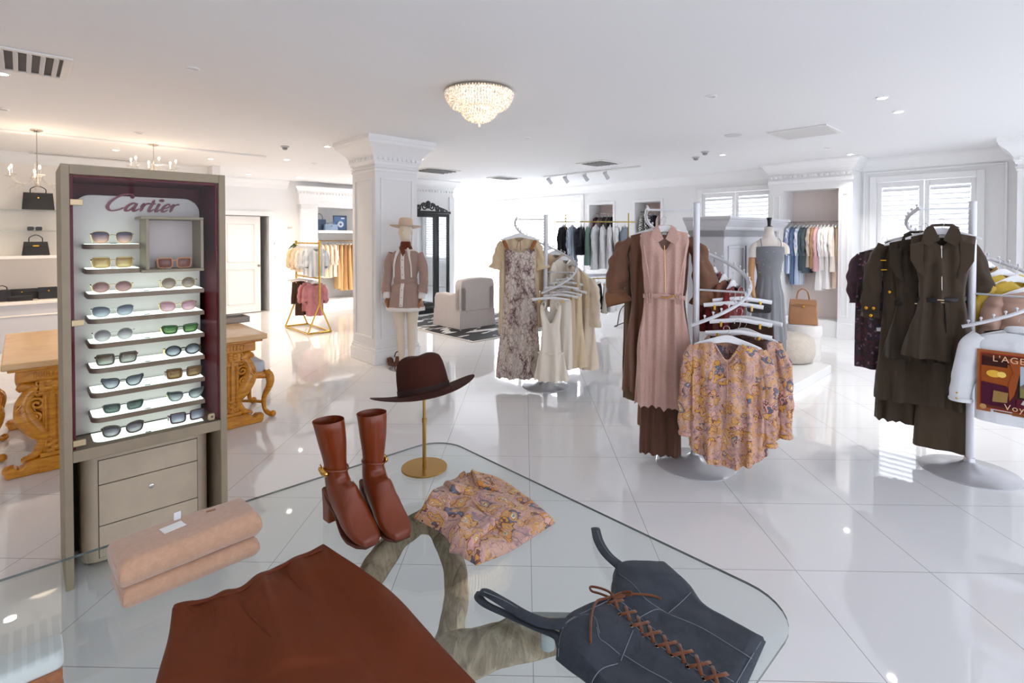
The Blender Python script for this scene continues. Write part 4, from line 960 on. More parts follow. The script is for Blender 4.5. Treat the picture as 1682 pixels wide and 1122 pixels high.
stool('carved oak stool beside the left trestle of the carved table at the photo edge', W(A_of(sl) - .36, B_of(sl) + .10), ANG, cush_m, oak_m, .50, .50, .46)
sn = atz(102, 1034, .52)
root = thing('carved_bench', 'narrow white-cushioned bench with orange carved apron at the bottom left corner', 'bench', sn - U1 * .30 - U2 * .05 - Vector((0, 0, .52)), ANG)
mb = MB(); out = rrect(-.30, .30, -.05, .05, .018, 5); mb.loft([[(x * k, y * q, z) for x, y in out] for k, q, z in ((.995, .95, .475), (1, 1, .482), (1, 1, .508), (.995, .93, .516), (.985, .8, .520), (.5, .3, .522))], True, True, True); part_label(mb.build('seat_cushion', plain('white_satin_seat', (250, 250, 250), .5, sheen=.2), root, angle=80), 'white satin seat cushion')
for f in (-1, 1):
    mb = MB(); o = [(-.295, .474), (.295, .474), (.297, .455), (.285, .432)] + [(x, .418 + .016 * abs(sin(x * 11))) for x in [.26 - .04 * i for i in range(14)]] + [(-.285, .432), (-.297, .455)]
    mb.prism(o, .014, lambda u, v, w: Vector((u, f * .046 - .007 + w, v))); ap = mb.build('carved_apron', oak_orange, root, bevel=.004)
    mb = MB(); mb.tube(catmull([(-.28, f * .055, .45)] + [(-.24 + .04 * i, f * .056, .45 + .008 * (-1) ** i) for i in range(13)] + [(.28, f * .055, .45)], 5), .005, 8); mb.build('leaf_carving', oak_orange, ap)
for sx in (-1, 1):
    for sy in (-1, 1):
        mb = MB(); mb.tube(catmull([(sx * .272, sy * .036, .47), (sx * .278, sy * .04, .40), (sx * .262, sy * .034, .25), (sx * .25, sy * .03, .10), (sx * .262, sy * .036, .015)], 7), [.020, .022, .016, .012, .015], 12); mb.build('cabriole_leg', oak_orange, root)
# ------------------------------------------------------------------ garments on hangers
white_h = plain('hanger_white', (240, 240, 242), .35); hook_m = plain('hook_steel', (186, 186, 190), .25, 1); clip_gold = plain('clip_gold', (206, 164, 76), .3, 1)
def hang_root(label, loc, rz, kind='shoulder', w=.205, mat=None, drop=.0):
    mat = mat or white_h
    root = thing('clothes_hanger', label, 'hanger', loc, rz, 'clothes hangers')
    mb = MB(); pts = [(-.004 + .018 * cos(a), 0, -.018 + .018 * sin(a)) for a in [radians(200 - 20 * i) for i in range(12)]] + [(.008, 0, -.042), (0, 0, -.052), (0, 0, -.072)]
    mb.tube([Vector(p) - Vector((0, 0, 0)) for p in pts], .0018, 6); mb.build('hook', hook_m, root)
    mb = MB()
    if kind == 'shoulder':
        up = catmull([(-w, -.128, 0), (-w * .72, -.104, 0), (-w * .38, -.080, 0), (-.03, -.064, 0), (0, -.060, 0), (.03, -.064, 0), (w * .38, -.080, 0), (w * .72, -.104, 0), (w, -.128, 0)], 4)
        lo = catmull([(w, -.142, 0), (w * .7, -.132, 0), (w * .35, -.118, 0), (0, -.106, 0), (-w * .35, -.118, 0), (-w * .7, -.132, 0), (-w, -.142, 0)], 4)
        o = [(p.x, p.y) for p in up] + [(p.x, p.y) for p in lo]
        mb.prism(o, .014, lambda u, v, q: Vector((u, -.007 + q, v))); mb.build('hanger_body', mat, root, angle=30, bevel=.003)
    else:
        mb.tube(catmull([(-w, 0, -.10), (-w * .5, 0, -.088), (0, 0, -.078), (w * .5, 0, -.088), (w, 0, -.10)], 6), .011, 10, flat=1.3); mb.build('hanger_body', mat, root)
        for s in (-1, 1):
            m2 = MB(); m2.box((s * w * .62, 0, -.112), (.014, .022, .036)); m2.tube([(s * w * .62 - .012, 0, -.10), (s * w * .62 + .012, 0, -.10)], .006, 8); m2.build('hanger_clip', clip_gold, root, bevel=.002)
    return root
def body(L, prof, zt=.088, slope=.24, neck=(.07, .06, .01), fold=(46, .002, .016), seed=0, hem=None, nu=84, ns=44, crease=.004, kx=None, flatfront=0.0, hemw=0.0, hemk=60, xdrift=0.0):
    mb = MB(); rings = []; r = random.Random(seed); ph = [r.uniform(0, 6.3) for _ in range(6)]
    for j in range(ns + 1):
        s = j / ns; w, d = interp(prof, s); ring = []
        for i in range(nu):
            th = 2 * pi * i / nu; c, s_ = cos(th), sin(th)
            x = w * math.copysign(abs(c) ** .75, c); y = d * math.copysign(abs(s_) ** .8, s_)
            top = -zt - slope * max(0, abs(x) - neck[0] * .6)
            if abs(x) < neck[0]: top -= (1 - (abs(x) / neck[0]) ** 1.6) * (neck[1] if s_ < 0 else neck[2])
            base = -zt - s * L
            z = base + (top + zt) * (1 - s) ** 3
            am = (fold[1] + (fold[2] - fold[1]) * s ** .9) * 1.5; n = fold[0]
            f = sin(x * n + ph[0] + (2.2 * s if s_ > 0 else -1.4 * s) + 1.3 * sin(x * n * .37 + ph[1])) + .5 * sin(x * n * 1.9 + ph[2] + 3 * s)
            side = (1 if s_ > 0 else -1) * min(1, abs(s_) * 2.2)
            y += side * am * f
            q = noise.noise(Vector((x * 9 + seed * 3.7, z * 5, y * 9))) + .5 * noise.noise(Vector((x * 21, z * 13 + seed, 2.0)))
            y += side * crease * q * 2.2; x += crease * .6 * q * (abs(c)) + am * .35 * sin(z * 3 + ph[3]) * abs(c) + xdrift * s
            if j == ns:
                if hem: z += hem(x / max(w, 1e-3), s_)
                if hemw: z += hemw * abs(sin(x * hemk))
            elif hem and s > .6: z += hem(x / max(w, 1e-3), s_) * ((s - .6) / .4)
            ring.append((x, y, z))
        rings.append(ring)
    mb.loft(rings); return mb
def sleeve(pts, rad, seed=0, seg=22, flat=.7, wr=.008, n=9):
    P = catmull(pts, n); mb = MB(); mb.tube(P, rad, seg, cap=False, flat=flat, up=(0, 1, 0))
    for i, p in enumerate(mb.v):
        c = P[min(i // seg, len(P) - 1)]; d = p - c
        if d.length > 1e-6:
            k = noise.noise(Vector((p.x * 10 + seed, p.z * 14, p.y * 18))) * wr * 2 + .4 * wr * sin((i % seg) * 2 * pi / seg * 5 + seed + p.z * 14)
            mb.v[i] = p + d.normalized() * k
    return mb
def flat_part(poly, y, th, name, mat, root, curve=0.0, bevel=.0015, angle=40):
    mb = MB(); mb.prism(poly, th, lambda u, v, w: Vector((u, y - w + curve * u * u, v))); return mb.build(name, mat, root, angle=angle, bevel=bevel)
def garm(name, label, cat, loc, rz, mat, group, L, prof, hlabel=None, hkind='shoulder', hw=.2, sleeves=None, bname='garment_body', hmat=None, lift=0.0, **kw):
    loc = Vector(loc)
    if hlabel: hang_root(hlabel, loc, rz, hkind, hw, hmat)
    root = thing(name, label, cat, loc, rz, group)
    body(L, prof, **kw).build(bname, mat, root, angle=180)
    for s in (sleeves or []):
        sleeve(s['p'], s['r'], s.get('seed', 1), flat=s.get('flat', .7), wr=s.get('wr', .009)).build('sleeve', s.get('mat', mat), root, angle=180)
    return root
def mir(pts): return [(-x, y, z) for x, y, z in pts]
def collar_flaps(root, mat, z, s=1.0, y=-.03, name='collar'):
    for k in (-1, 1):
        flat_part([(k * .006 * s, z - .028 * s), (k * .036 * s, z + .050 * s), (k * .072 * s, z + .030 * s), (k * .088 * s, z - .036 * s), (k * .058 * s, z - .062 * s)][::k], y, .008, name, mat, root)
    mb = MB(); mb.tube([(-.062 * s, .004, z + .036 * s), (-.04 * s, .022, z + .052 * s), (0, .03, z + .054 * s), (.04 * s, .022, z + .052 * s), (.062 * s, .004, z + .036 * s)], .014 * s, 10, flat=.5); mb.build('collar_stand', mat, root)
rack_m = plain('rack_white_metal', (214, 214, 218), .3, .1, coat=.2)
def spiral_rack(label, loc, rz, r=.345, rb=.27, zp=1.835, z0=1.80, z1=1.035, t0=205, t1=-97):
    root = thing('spiral_rack', label, 'clothes rack', loc, rz, 'white spiral garment racks')
    mb = MB(); mb.lathe([(rb, 0), (rb, .006), (rb * .96, .012), (rb * .5, .030), (.06, .055), (.034, .075), (.028, .10), (.0, .10)], 56, cap=False); mb.build('base', plain('rack_base_silver', (196, 196, 200), .25, .35), root)
    mb = MB(); mb.tube([(0, 0, .085), (0, 0, zp)], .0225, 20); mb.lathe([(.0225, zp - .002), (.024, zp + .004), (.02, zp + .01), (0, zp + .011)], 20); mb.build('pole', rack_m, root)
    zz = lambda t: z0 + (z1 - z0) * (t0 - t) / (t0 - t1)
    P = [Vector((r * cos(radians(t)), r * sin(radians(t)), zz(t))) for t in [t0 + (t1 - t0) * i / 72 for i in range(73)]]
    mb = MB(); mb.tube(P, .0105, 10, flat=1.25); mb.build('spiral_bar', rack_m, root)
    for t in (t0 - 3, 75, -20):
        mb = MB(); e = Vector((r * cos(radians(t)), r * sin(radians(t)), zz(t))); mb.tube([Vector((0, 0, e.z)), e], .007, 8); mb.build('spoke', rack_m, root)
    pm = MB(); pm.tube([(0, 0, 0), (0, 0, .016)], .004, 8); pm.sphere((0, 0, .02), .0085, 8, 6); me = mesh_only(pm, 'peg', rack_m, angle=180)
    n = 34
    for i in range(n):
        t = t0 + (t1 - t0) * (i + .5) / n; e = Vector((r * cos(radians(t)), r * sin(radians(t)), zz(t) + .009)); link_mesh('peg', me, root, e)
    return root
def local(loc, rz):
    R = Matrix.Rotation(rz, 3, 'Z'); L0 = Vector(loc)
    return lambda x, y, z: L0 + R @ Vector((x, y, 0)) + Vector((0, 0, z))
# ================================================================== rack with brown and pink dresses (middle)
c2 = atz(1142, 762, 0); r2 = radians(-17)
spiral_rack('white spiral rack holding the pink shirt dress and paisley blouses', c2, r2, t0=200)
at2 = local(c2, r2)
brown_m = cloth('brown_satin', (132, 90, 68), .2, .55); brown2 = cloth('brown_pleat', (112, 74, 56), .2, .7); tan_br = cloth('tan_brown', (146, 98, 66), .2, .6); dkbrown = cloth('dark_brown', (78, 48, 38), .2, .7)
def pinklace():
    t = NT('pink_suede'); v = t.coord(); d = t.voro(v, 62, 'DISTANCE_TO_EDGE'); n = t.noise(v, 9, 3); n2 = t.noise(v, 500, 2)
    c = t.mix(n.outputs[0], lin((190, 150, 136)), lin((208, 170, 156))); t.base(t.mix(t.math('MULTIPLY', t.math('LESS_THAN', d.outputs[0], .06), .35), c, lin((172, 130, 116))))
    t.set(Roughness=.85); t.b.inputs['Sheen Weight'].default_value = .3; t.bump(n2.outputs[0], .15, .003); return t.m
pink_s = pinklace(); rosegold = plain('rose_gold', (214, 160, 96), .25, 1)
G2 = 'garments on the middle spiral rack'
# pleated trousers-like skirt lowest
P = at2(-.235, -.02, 1.60)
root = garm('pleated_skirt', 'long brown pleated skirt hanging lowest below the pink shirt dress', 'skirt', at2(-.235, .01, 1.02), r2, brown2, G2, .86, [(0, .12, .03), (.3, .14, .035), (1, .145, .045)], 'white clip hanger of the long brown pleated skirt', 'clip', .15, zt=.125, slope=0, neck=(.01, 0, 0), fold=(88, .006, .012), seed=4, hemw=.01)
root = garm('pleated_skirt', 'tan brown pleated skirt edge showing right of the long brown pleated skirt', 'skirt', at2(-.215, .075, 1.05), r2, tan_br, G2, .72, [(0, .13, .03), (.3, .17, .035), (1, .19, .045)], 'white clip hanger of the tan brown pleated skirt', 'clip', .15, zt=.125, slope=0, neck=(.01, 0, 0), fold=(80, .006, .013), seed=9, hemw=.01)
# brown puff sleeve dress
B = at2(-.255, .10, 1.74)
slv = [(-.20, 0, -.155), (-.265, -.01, -.23), (-.295, -.01, -.36), (-.31, -.012, -.47), (-.305, -.012, -.53), (-.30, -.015, -.575)]
root = garm('puff_sleeve_dress', 'brown satin dress with gathered puff sleeves behind the pink shirt dress', 'dress', B, r2 + .05, brown_m, G2, 1.16, [(0, .205, .03), (.08, .215, .055), (.36, .20, .07), (.42, .19, .07), (1, .265, .085)], 'white hanger of the brown puff sleeve dress', hw=.215,
     sleeves=[{'p': slv, 'r': [.036, .056, .070, .080, .060, .066], 'seed': 3, 'wr': .014}, {'p': mir(slv), 'r': [.036, .056, .070, .080, .060, .066], 'seed': 8, 'wr': .014}], fold=(60, .004, .020), seed=2, crease=.009, hem=lambda x, s: .03 * x)
for s in (-1, 1):
    mb = sleeve([(s * .305, -.012, -.53), (s * .305, -.018, -.58), (s * .29, -.03, -.635)], [.062, .078, .098], 5 + s, flat=.6, wr=.012); mb.build('sleeve_cuff', tan_br, root, angle=180)
    mb = MB(); mb.tube([(s * .307 + .063 * cos(a), -.012 + .045 * sin(a), -.535) for a in [2 * pi * i / 20 for i in range(21)]], .008, 8); mb.build('cuff_band', tan_br, root)
# brown dress second layer at left
root = garm('brown_dress', 'olive brown straight dress showing left of the pink shirt dress', 'dress', at2(-.30, .19, 1.70), r2, cloth('olive_brown', (116, 88, 60), .2), G2, 1.24, [(0, .18, .03), (.1, .2, .05), (1, .22, .06)], None, fold=(50, .004, .02), seed=12)
# pink shirt dress
Pk = at2(-.215, -.07, 1.745)
root = garm('shirt_dress', 'blush pink sleeveless shirt dress with gold toggle belt and scalloped hem', 'dress', Pk, r2 + .02, pink_s, G2, 1.245, [(0, .158, .03), (.05, .165, .05), (.14, .150, .06), (.30, .137, .06), (.375, .128, .056), (.40, .135, .06), (.7, .185, .08), (1, .212, .09)], 'white hanger of the blush pink shirt dress', hw=.165,
     neck=(.072, .15, .005), fold=(58, .0015, .020), seed=5, crease=.006, hemw=.016, hemk=62, nu=120, ns=60)
collar_flaps(root, pink_s, -.125, 1.12, -.045)
mb = MB(); mb.tube([(.0, -.062, -.20), (.002, -.068, -.30), (.004, -.070, -.42), (.004, -.068, -.52)], .0022, 6); part_label(mb.build('zip', rosegold, root), 'gold front zip')
rb_ = [Vector((.140 * cos(a), .066 * sin(a), -.565 - .012 * sin(a * 1.0 + .4))) for a in [2 * pi * i / 48 for i in range(49)]]
mb = MB(); mb.tube(rb_, .017, 10, flat=.22, up=(0, 1, 0)); mb.v = [p for p in mb.v]
mb = MB(); rings = [[Vector((p.x * k, p.y * k, p.z + dz)) for p in rb_[:-1]] for k, dz in ((1.0, -.016), (1.03, -.014), (1.03, .014), (1.0, .016))]; mb.loft(rings + [rings[0]]); mb.build('belt', pink_s, root, angle=60)
mb = MB(); mb.tube(catmull([(-.02, -.076, -.555), (.015, -.082, -.562), (.05, -.076, -.548)], 5), .006, 8); mb.tube([(.045, -.076, -.55), (.07, -.072, -.54), (.08, -.07, -.56)], .004, 8); part_label(mb.build('belt_toggle', rosegold, root), 'gold toggle buckle')
for s in (-1, 1):
    for q in range(3):
        mb = MB(); x = s * (.085 + .016 * q); mb.tube([(x, -.058, -.53), (x * .98, -.066, -.565), (x, -.06, -.605)], .0035, 6); mb.build('belt_loop', pink_s, root, angle=180)
    mb = MB(); mb.tube(catmull([(s * .150, -.02, -.135), (s * .135, -.052, -.25), (s * .115, -.06, -.36), (s * .09, -.062, -.52)], 6), [.002, .005, .005, .002], 8); mb.build('princess_seam', pink_s, root, angle=180)
mb = MB(); mb.box((0, .012, -.118), (.032, .002, .018)); part_label(mb.build('neck_label', plain('label_white', (238, 234, 228), .7), root), 'small white neck label')
# lower right of the rack: paisley blouses, skirts
def blouse(label, loc, rz, seed, hl, mat=None, L=.72, w=.235, group=G2):
    m = mat or pais_fine; sl = [(.195, 0, -.145), (.228, -.015, -.24), (.244, -.02, -.40), (.246, -.02, -.58), (.25, -.025, -.70)]
    root = garm('paisley_blouse', label, 'blouse', loc, rz, m, group, L, [(0, .21, .03), (.08, .225, .055), (.5, .232, .07), (1, w, .075)], hl, hw=.2, zt=.095,
        sleeves=[{'p': sl, 'r': [.034, .044, .044, .048, .036], 'seed': seed}, {'p': mir(sl), 'r': [.034, .044, .044, .048, .036], 'seed': seed + 3}], neck=(.085, .12, .01), fold=(56, .004, .016), seed=seed, crease=.011, hem=lambda x, s: -.10 * (1 - min(1, abs(x)) ** 2) + .03, nu=110, ns=50)
    for s in (-1, 1):
        mb = MB(); mb.tube([(s * .25 + .034 * cos(a), -.025 + .026 * sin(a), -.715) for a in [2 * pi * i / 16 for i in range(17)]], .012, 8, flat=1.4); mb.build('cuff', m, root, angle=180)
    mb = MB(); mb.tube(catmull([(-.075, -.02, -.115), (-.04, -.05, -.17), (0, -.062, -.215), (.04, -.05, -.17), (.075, -.02, -.115)], 6), .007, 8, flat=.6); mb.build('neckline_trim', m, root, angle=180)
    mb = MB(); mb.tube([(0, -.064, -.215), (.002, -.072, -.4), (.0, -.078, -.62)], .006, 8, flat=.5); mb.build('placket', m, root, angle=180)
    return root
b1 = at2(.175, -.30, 1.035)
root = blouse('pink and yellow paisley blouse at the front of the middle rack', b1, r2 - .10, 21, 'white hanger of the front paisley blouse')
mb = MB(); mb.box((.13, -.045, -.145), (.03, .002, .03), rz=.2); part_label(mb.build('swing_tag', plain('tag_yellow', (232, 188, 62), .6), root), 'yellow price tag')
b2 = at2(.30, -.13, 1.06)
blouse('pink and yellow paisley blouse partly hidden behind the front one', b2, r2 - .35, 27, 'white hanger of the rear paisley blouse', L=.66)
garm('brown_skirt', 'dark brown skirt panel between the two paisley blouses', 'skirt', at2(.25, -.20, 1.06), r2 - .2, dkbrown, G2, .55, [(0, .17, .025), (1, .20, .035)], 'white clip hanger of the brown skirt between the blouses', 'clip', .20, zt=.12, slope=0, neck=(.01, 0, 0), fold=(40, .004, .010), seed=31)
garm('brown_skirt', 'dark brown skirt behind the rear paisley blouse at the right of the rack', 'skirt', at2(.34, -.02, 1.13), r2 - .5, dkbrown, G2, .60, [(0, .16, .025), (1, .22, .04)], 'white clip hanger of the rear brown skirt', 'clip', .21, zt=.12, slope=0, neck=(.01, 0, 0), fold=(40, .004, .012), seed=32)
redm = cloth('brick_red', (132, 34, 30), .2, .7); rust = cloth('rust_brown', (138, 84, 64), .2)
for i, (x, y, z, rz_, m, lab, L) in enumerate(((.06, .33, 1.50, 1.45, redm, 'brick red top hanging right beside the rack pole', .50), (.14, .31, 1.44, 1.3, redm, 'brick red top with dark collar, second from the rack pole', .44), (.205, .27, 1.39, 1.25, rust, 'rust brown top hanging beyond the red ones', .46), (.26, .22, 1.35, 1.2, redm, 'red top half hidden by white hangers on the middle rack', .42))):
    sl = [(.15, 0, -.14), (.19, 0, -.22), (.20, 0, -.34), (.195, 0, -.44)]
    garm('knit_blouse', lab, 'top', at2(x, y, z), r2 + rz_, m, G2, L, [(0, .155, .025), (.1, .17, .035), (1, .17, .04)], 'white hanger of the ' + lab.split(' hanging')[0].split(', second')[0].split(' half')[0] + [' by the pole', ' with dark collar', '', ' under the flat hangers'][i], hw=.16, sleeves=[{'p': sl, 'r': [.035, .045, .045, .035], 'seed': i}, {'p': mir(sl), 'r': [.035, .045, .045, .035], 'seed': i + 4}], fold=(40, .003, .010), seed=40 + i, nu=48, ns=20)
for i, (x, y, z, a) in enumerate(((.24, .0, 1.225, -.05), (.30, .04, 1.255, .02), (.27, -.14, 1.13, -.12))):
    hang_root(['empty white bar hanger above the paisley blouses, middle one', 'empty white bar hanger highest above the paisley blouses', 'empty white bar hanger lowest above the paisley blouses'][i], at2(x, y, z), r2 + a, 'clip', .19)
# ================================================================== rack with cream garments (left, further back)
c1 = atz(896, 634, 0); r1 = radians(-4); at1 = local(c1, r1)
spiral_rack('white spiral rack holding the snake print dress and cream clothes', c1, r1, r=.33, rb=.25, t0=205)
G1 = 'garments on the cream spiral rack'
def snake():
    t = NT('snake_print'); v = t.coord((1, 1, .62)); n = t.noise(v, 7, 3, .6); vv = t.node('ShaderNodeMix'); vv.data_type = 'VECTOR'; vv.inputs[0].default_value = .10; t.link(v, vv.inputs[4]); t.link(n.outputs['Color'], vv.inputs[5])
    d = t.voro(vv.outputs[1], 34, 'DISTANCE_TO_EDGE'); big = t.noise(v, 8, 3, .7, .8)
    c = t.ramp(big.outputs[0], [(.33, lin((150, 126, 120))), (.46, lin((206, 190, 178))), (.58, lin((222, 210, 198))), (.72, lin((176, 154, 146)))])
    e = t.math('MULTIPLY', t.math('LESS_THAN', d.outputs[0], .10), t.ramp(big.outputs[0], [(.35, (1, 1, 1)), (.62, (.12, .12, .12))]))
    t.base(t.mix(e, c, lin((104, 72, 76)))); t.set(Roughness=.8); return t.m
snake_m = snake(); cream_m = cloth('cream_cotton', (232, 214, 190), .25); cream2 = cloth('ivory_cotton', (240, 230, 214), .25); lace_c = cloth('ecru_lace', (228, 206, 170), .3, .9, 160, .14); sand_m = cloth('sand_linen', (218, 192, 162), .25)
sl = [(-.17, 0, -.15), (-.215, -.01, -.26), (-.235, -.01, -.38), (-.25, -.01, -.44)]
root = garm('lace_dress', 'sheer cream dress with wide flounced sleeves behind the snake print dress', 'dress', at1(-.285, .02, 1.70), r1, lace_c, G1, 1.02, [(0, .185, .03), (.08, .20, .05), (.4, .215, .06), (1, .235, .075)], None, sleeves=[{'p': sl, 'r': [.04, .05, .06, .095], 'seed': 2, 'wr': .012}, {'p': mir(sl), 'r': [.04, .05, .06, .095], 'seed': 6, 'wr': .012}], fold=(40, .004, .022), seed=51, hem=lambda x, s: .05 * x)
root = garm('snake_print_dress', 'long snake print dress with brown shoulder straps at the front of the cream rack', 'dress', at1(-.275, -.06, 1.705), r1, snake_m, G1, 1.40, [(0, .155, .03), (.05, .165, .05), (.2, .155, .06), (.45, .18, .075), (1, .245, .10)], 'white hanger of the snake print dress', hw=.21, zt=.205, slope=-.28, neck=(.15, .06, .03), fold=(32, .002, .020), seed=52, nu=110, ns=60, hemw=.012)
strap_m = cloth('strap_brown', (172, 112, 66), .2)
for s in (-1, 1):
    mb = MB(); mb.tube(catmull([(s * .175, .02, -.125), (s * .165, -.018, -.15), (s * .145, -.04, -.19), (s * .125, -.052, -.235)], 5), [.012, .020, .022, .016], 10, flat=.35, up=(0, 1, 0)); part_label(mb.build('shoulder_strap', strap_m, root, angle=180), 'brown embroidered strap')
mb = MB(); mb.tube(catmull([(-.03, -.05, -.22), (-.012, -.056, -.15), (.008, -.056, -.15), (.012, -.052, -.24)], 5), .004, 6); mb.build('neck_tie', plain('tie_rose', (176, 120, 110), .8), root)
# ruffle hem mini dress etc at the lower spiral end
R = at1(.055, -.31, 1.065)
root = garm('ruffle_dress', 'cream sleeveless dress with flared ruffle hem at the front of the cream rack', 'dress', R, r1 - .05, cream2, G1, .755, [(0, .105, .02), (.08, .108, .04), (.30, .090, .045), (.55, .105, .05), (.66, .125, .055), (.70, .135, .06), (1, .185, .095)], 'white clip hanger of the cream ruffle dress', 'clip', .19, zt=.165, slope=-.25, neck=(.075, .17, .06), fold=(40, .001, .020), seed=55, hemw=.014)
for s in (-1, 1):
    mb = MB(); mb.tube(catmull([(s * .095, -.02, -.15), (s * .075, -.01, -.118), (s * .05, -.02, -.14), (s * .07, -.03, -.20)], 5), .006, 8, flat=.5); mb.build('shoulder_strap', cream2, root, angle=180)
mb = MB(); rings = [[(.128 * k * cos(a), .058 * k * sin(a), z) for a in [2 * pi * i / 40 for i in range(40)]] for k, z in ((1.0, -.625), (1.05, -.635), (1.0, -.645))]; mb.loft(rings); mb.build('ruffle_seam', cream2, root, angle=180)
def simple(name, label, cat, loc, rz, mat, L, w0, w1, d, hl, group, seed, kind='clip', zt=.115, hw=.18, fold=(44, .004, .014), hemw=0, **kw):
    return garm(name, label, cat, loc, rz, mat, group, L, [(0, w0, d * .55), (.12, w0 * 1.04, d), (1, w1, d * 1.4)], hl, kind, hw, zt=zt, slope=0 if kind == 'clip' else .24, neck=(.01, 0, 0) if kind == 'clip' else (.07, .05, .01), fold=fold, seed=seed, hemw=hemw, nu=64, ns=26, **kw)
simple('cream_dress', 'plain ivory sleeveless dress just behind the ruffle dress', 'dress', at1(.155, -.24, 1.09), r1 - .25, cream2, .72, .11, .12, .035, 'white clip hanger of the plain ivory dress', G1, 56)
simple('cream_trousers', 'sand coloured trousers hanging right of the ruffle dress', 'trousers', at1(.21, -.17, 1.11), r1 - .5, sand_m, .74, .10, .13, .04, 'white clip hanger of the sand trousers', G1, 57)
simple('lace_skirt', 'ecru lace skirt with scalloped hem on the cream rack', 'skirt', at1(.27, -.10, 1.13), r1 - .6, lace_c, .77, .12, .19, .05, 'white clip hanger of the ecru lace skirt', G1, 58, hemw=.02)
sl = [(.175, 0, -.14), (.215, 0, -.25), (.225, 0, -.45), (.22, 0, -.62)]
root = garm('cream_robe', 'long cream robe with full sleeves at the right of the cream rack', 'robe', at1(.35, .02, 1.29), r1 - .75, cream_m, G1, .98, [(0, .18, .03), (.1, .20, .05), (1, .25, .08)], 'white hanger of the long cream robe', hw=.2, sleeves=[{'p': sl, 'r': [.04, .06, .065, .07], 'seed': 2}, {'p': mir(sl), 'r': [.04, .06, .065, .07], 'seed': 5}], fold=(40, .004, .022), seed=59)
for i, (x, y, z, rz_, m, lab) in enumerate(((.335, .10, 1.345, -1.1, lace_c, 'ecru lace blouse at the far right of the cream rack'), (.285, .17, 1.40, -1.3, cream_m, 'cream blouse high on the cream rack behind the robe'), (.20, .26, 1.45, .9, cream2, 'ivory blouse at the back of the cream rack'), (.10, .32, 1.51, .6, sand_m, 'sand blouse at the back of the cream rack near its pole'))):
    sl = [(.15, 0, -.14), (.20, 0, -.22), (.215, 0, -.36), (.21, 0, -.5)]
    garm('knit_blouse', lab, 'top', at1(x, y, z), r1 + rz_, m, G1, .60, [(0, .16, .025), (.1, .18, .04), (1, .20, .05)], 'white hanger of the ' + lab.split(' at')[0].split(' high')[0] + ' on the cream rack' + [', rightmost', ', high up', ', rearmost', ', near the pole'][i], hw=.17, sleeves=[{'p': sl, 'r': [.035, .05, .055, .06], 'seed': i}, {'p': mir(sl), 'r': [.035, .05, .055, .06], 'seed': i + 4}], fold=(40, .003, .014), seed=60 + i, nu=48, ns=20)
for i, (x, y, z, a) in enumerate(((.17, -.10, 1.16, -.2), (.22, -.03, 1.20, -.3), (.27, .03, 1.23, -.4))):
    hang_root(['empty white bar hanger just above the ruffle dress', 'empty white bar hanger second above the ruffle dress', 'empty white bar hanger third above the ruffle dress'][i], at1(x, y, z), r1 + a, 'clip', .18)
# ================================================================== rack with olive garments (right)
c3 = atz(1592, 775, 0); r3 = radians(-41.4); at3 = local(c3, r3)
spiral_rack('white spiral rack holding the olive dresses and white jacket', c3, r3, r=.36, rb=.275, t0=222)
G3 = 'garments on the olive spiral rack'
olive = cloth('olive_cotton', (82, 67, 52), .15, .8); olive_d = cloth('dark_olive', (68, 56, 43), .15, .85); blackm = plain('belt_black', (18, 18, 20), .4); brassb = plain('brass_button', (214, 162, 52), .25, 1)
floralm = (lambda t: (t.base(t.ramp(t.voro(t.coord(), 60).outputs['Color'], [(0, lin((34, 20, 28))), (.55, lin((70, 24, 38))), (.8, lin((120, 90, 110))), (.92, lin((40, 40, 66)))], 'CONSTANT')), t.m)[1])(NT('dark_floral'))
garm('floral_dress', 'dark plum floral dress peeking out left of the olive coat', 'dress', at3(-.50, .16, 1.60), r3 - .2, floralm, G3, .93, [(0, .17, .03), (.1, .19, .045), (1, .19, .05)], 'black-clipped white hanger of the plum floral dress', hw=.18, fold=(44, .003, .012), seed=70, sleeves=[{'p': [(-.16, 0, -.14), (-.20, 0, -.25), (-.21, 0, -.40), (-.2, 0, -.52)], 'r': [.035, .05, .05, .04], 'seed': 2, 'mat': plain('plum_satin', (58, 26, 40), .5)}])
simple('pleated_skirt', 'olive pleated skirt hanging lowest at the left of the olive rack', 'skirt', at3(-.36, .10, 1.00), r3 + .1, olive, .66, .15, .185, .04, 'white clip hanger of the left olive pleated skirt', G3, 71, fold=(70, .007, .012), hemw=.012)
simple('olive_skirt', 'plain olive skirt hanging lowest beside the olive rack pole', 'skirt', at3(-.145, .06, .94), r3 + .05, cloth('olive_light', (92, 77, 60), .15), .72, .13, .165, .05, 'white clip hanger of the plain olive skirt', G3, 72, fold=(24, .003, .010))
sl = [(-.235, 0, -.16), (-.285, -.012, -.28), (-.315, -.018, -.48), (-.325, -.022, -.70)]
ct = at3(-.255, .07, 1.70)
root = garm('olive_coat', 'long olive coat with gold buttons on its cuff, at the left of the olive rack', 'coat', ct, r3 + .12, olive, G3, 1.21, [(0, .235, .035), (.08, .25, .06), (.4, .245, .075), (1, .29, .09)], 'white hanger of the olive coat', hw=.24, sleeves=[{'p': sl, 'r': [.045, .058, .058, .056], 'seed': 4}, {'p': mir(sl), 'r': [.045, .058, .058, .056], 'seed': 7}], fold=(40, .003, .014), seed=73, crease=.009, nu=100, ns=48)
for x, z in ((-.30, -.625), (-.345, -.625), (-.315, -.68), (-.205, -.50)):
    mb = MB(); mb.sphere((x, -.085 if x < -.25 else -.075, z), (.013, .008, .013), 12, 8); mb.build('gold_button', brassb, root)
for x, z in ((-.245, -.27), (-.24, -.34)):
    mb = MB(); mb.tube([(x - .018, -.066, z), (x + .018, -.07, z + .002)], .005, 8); mb.build('gold_toggle', brassb, root)
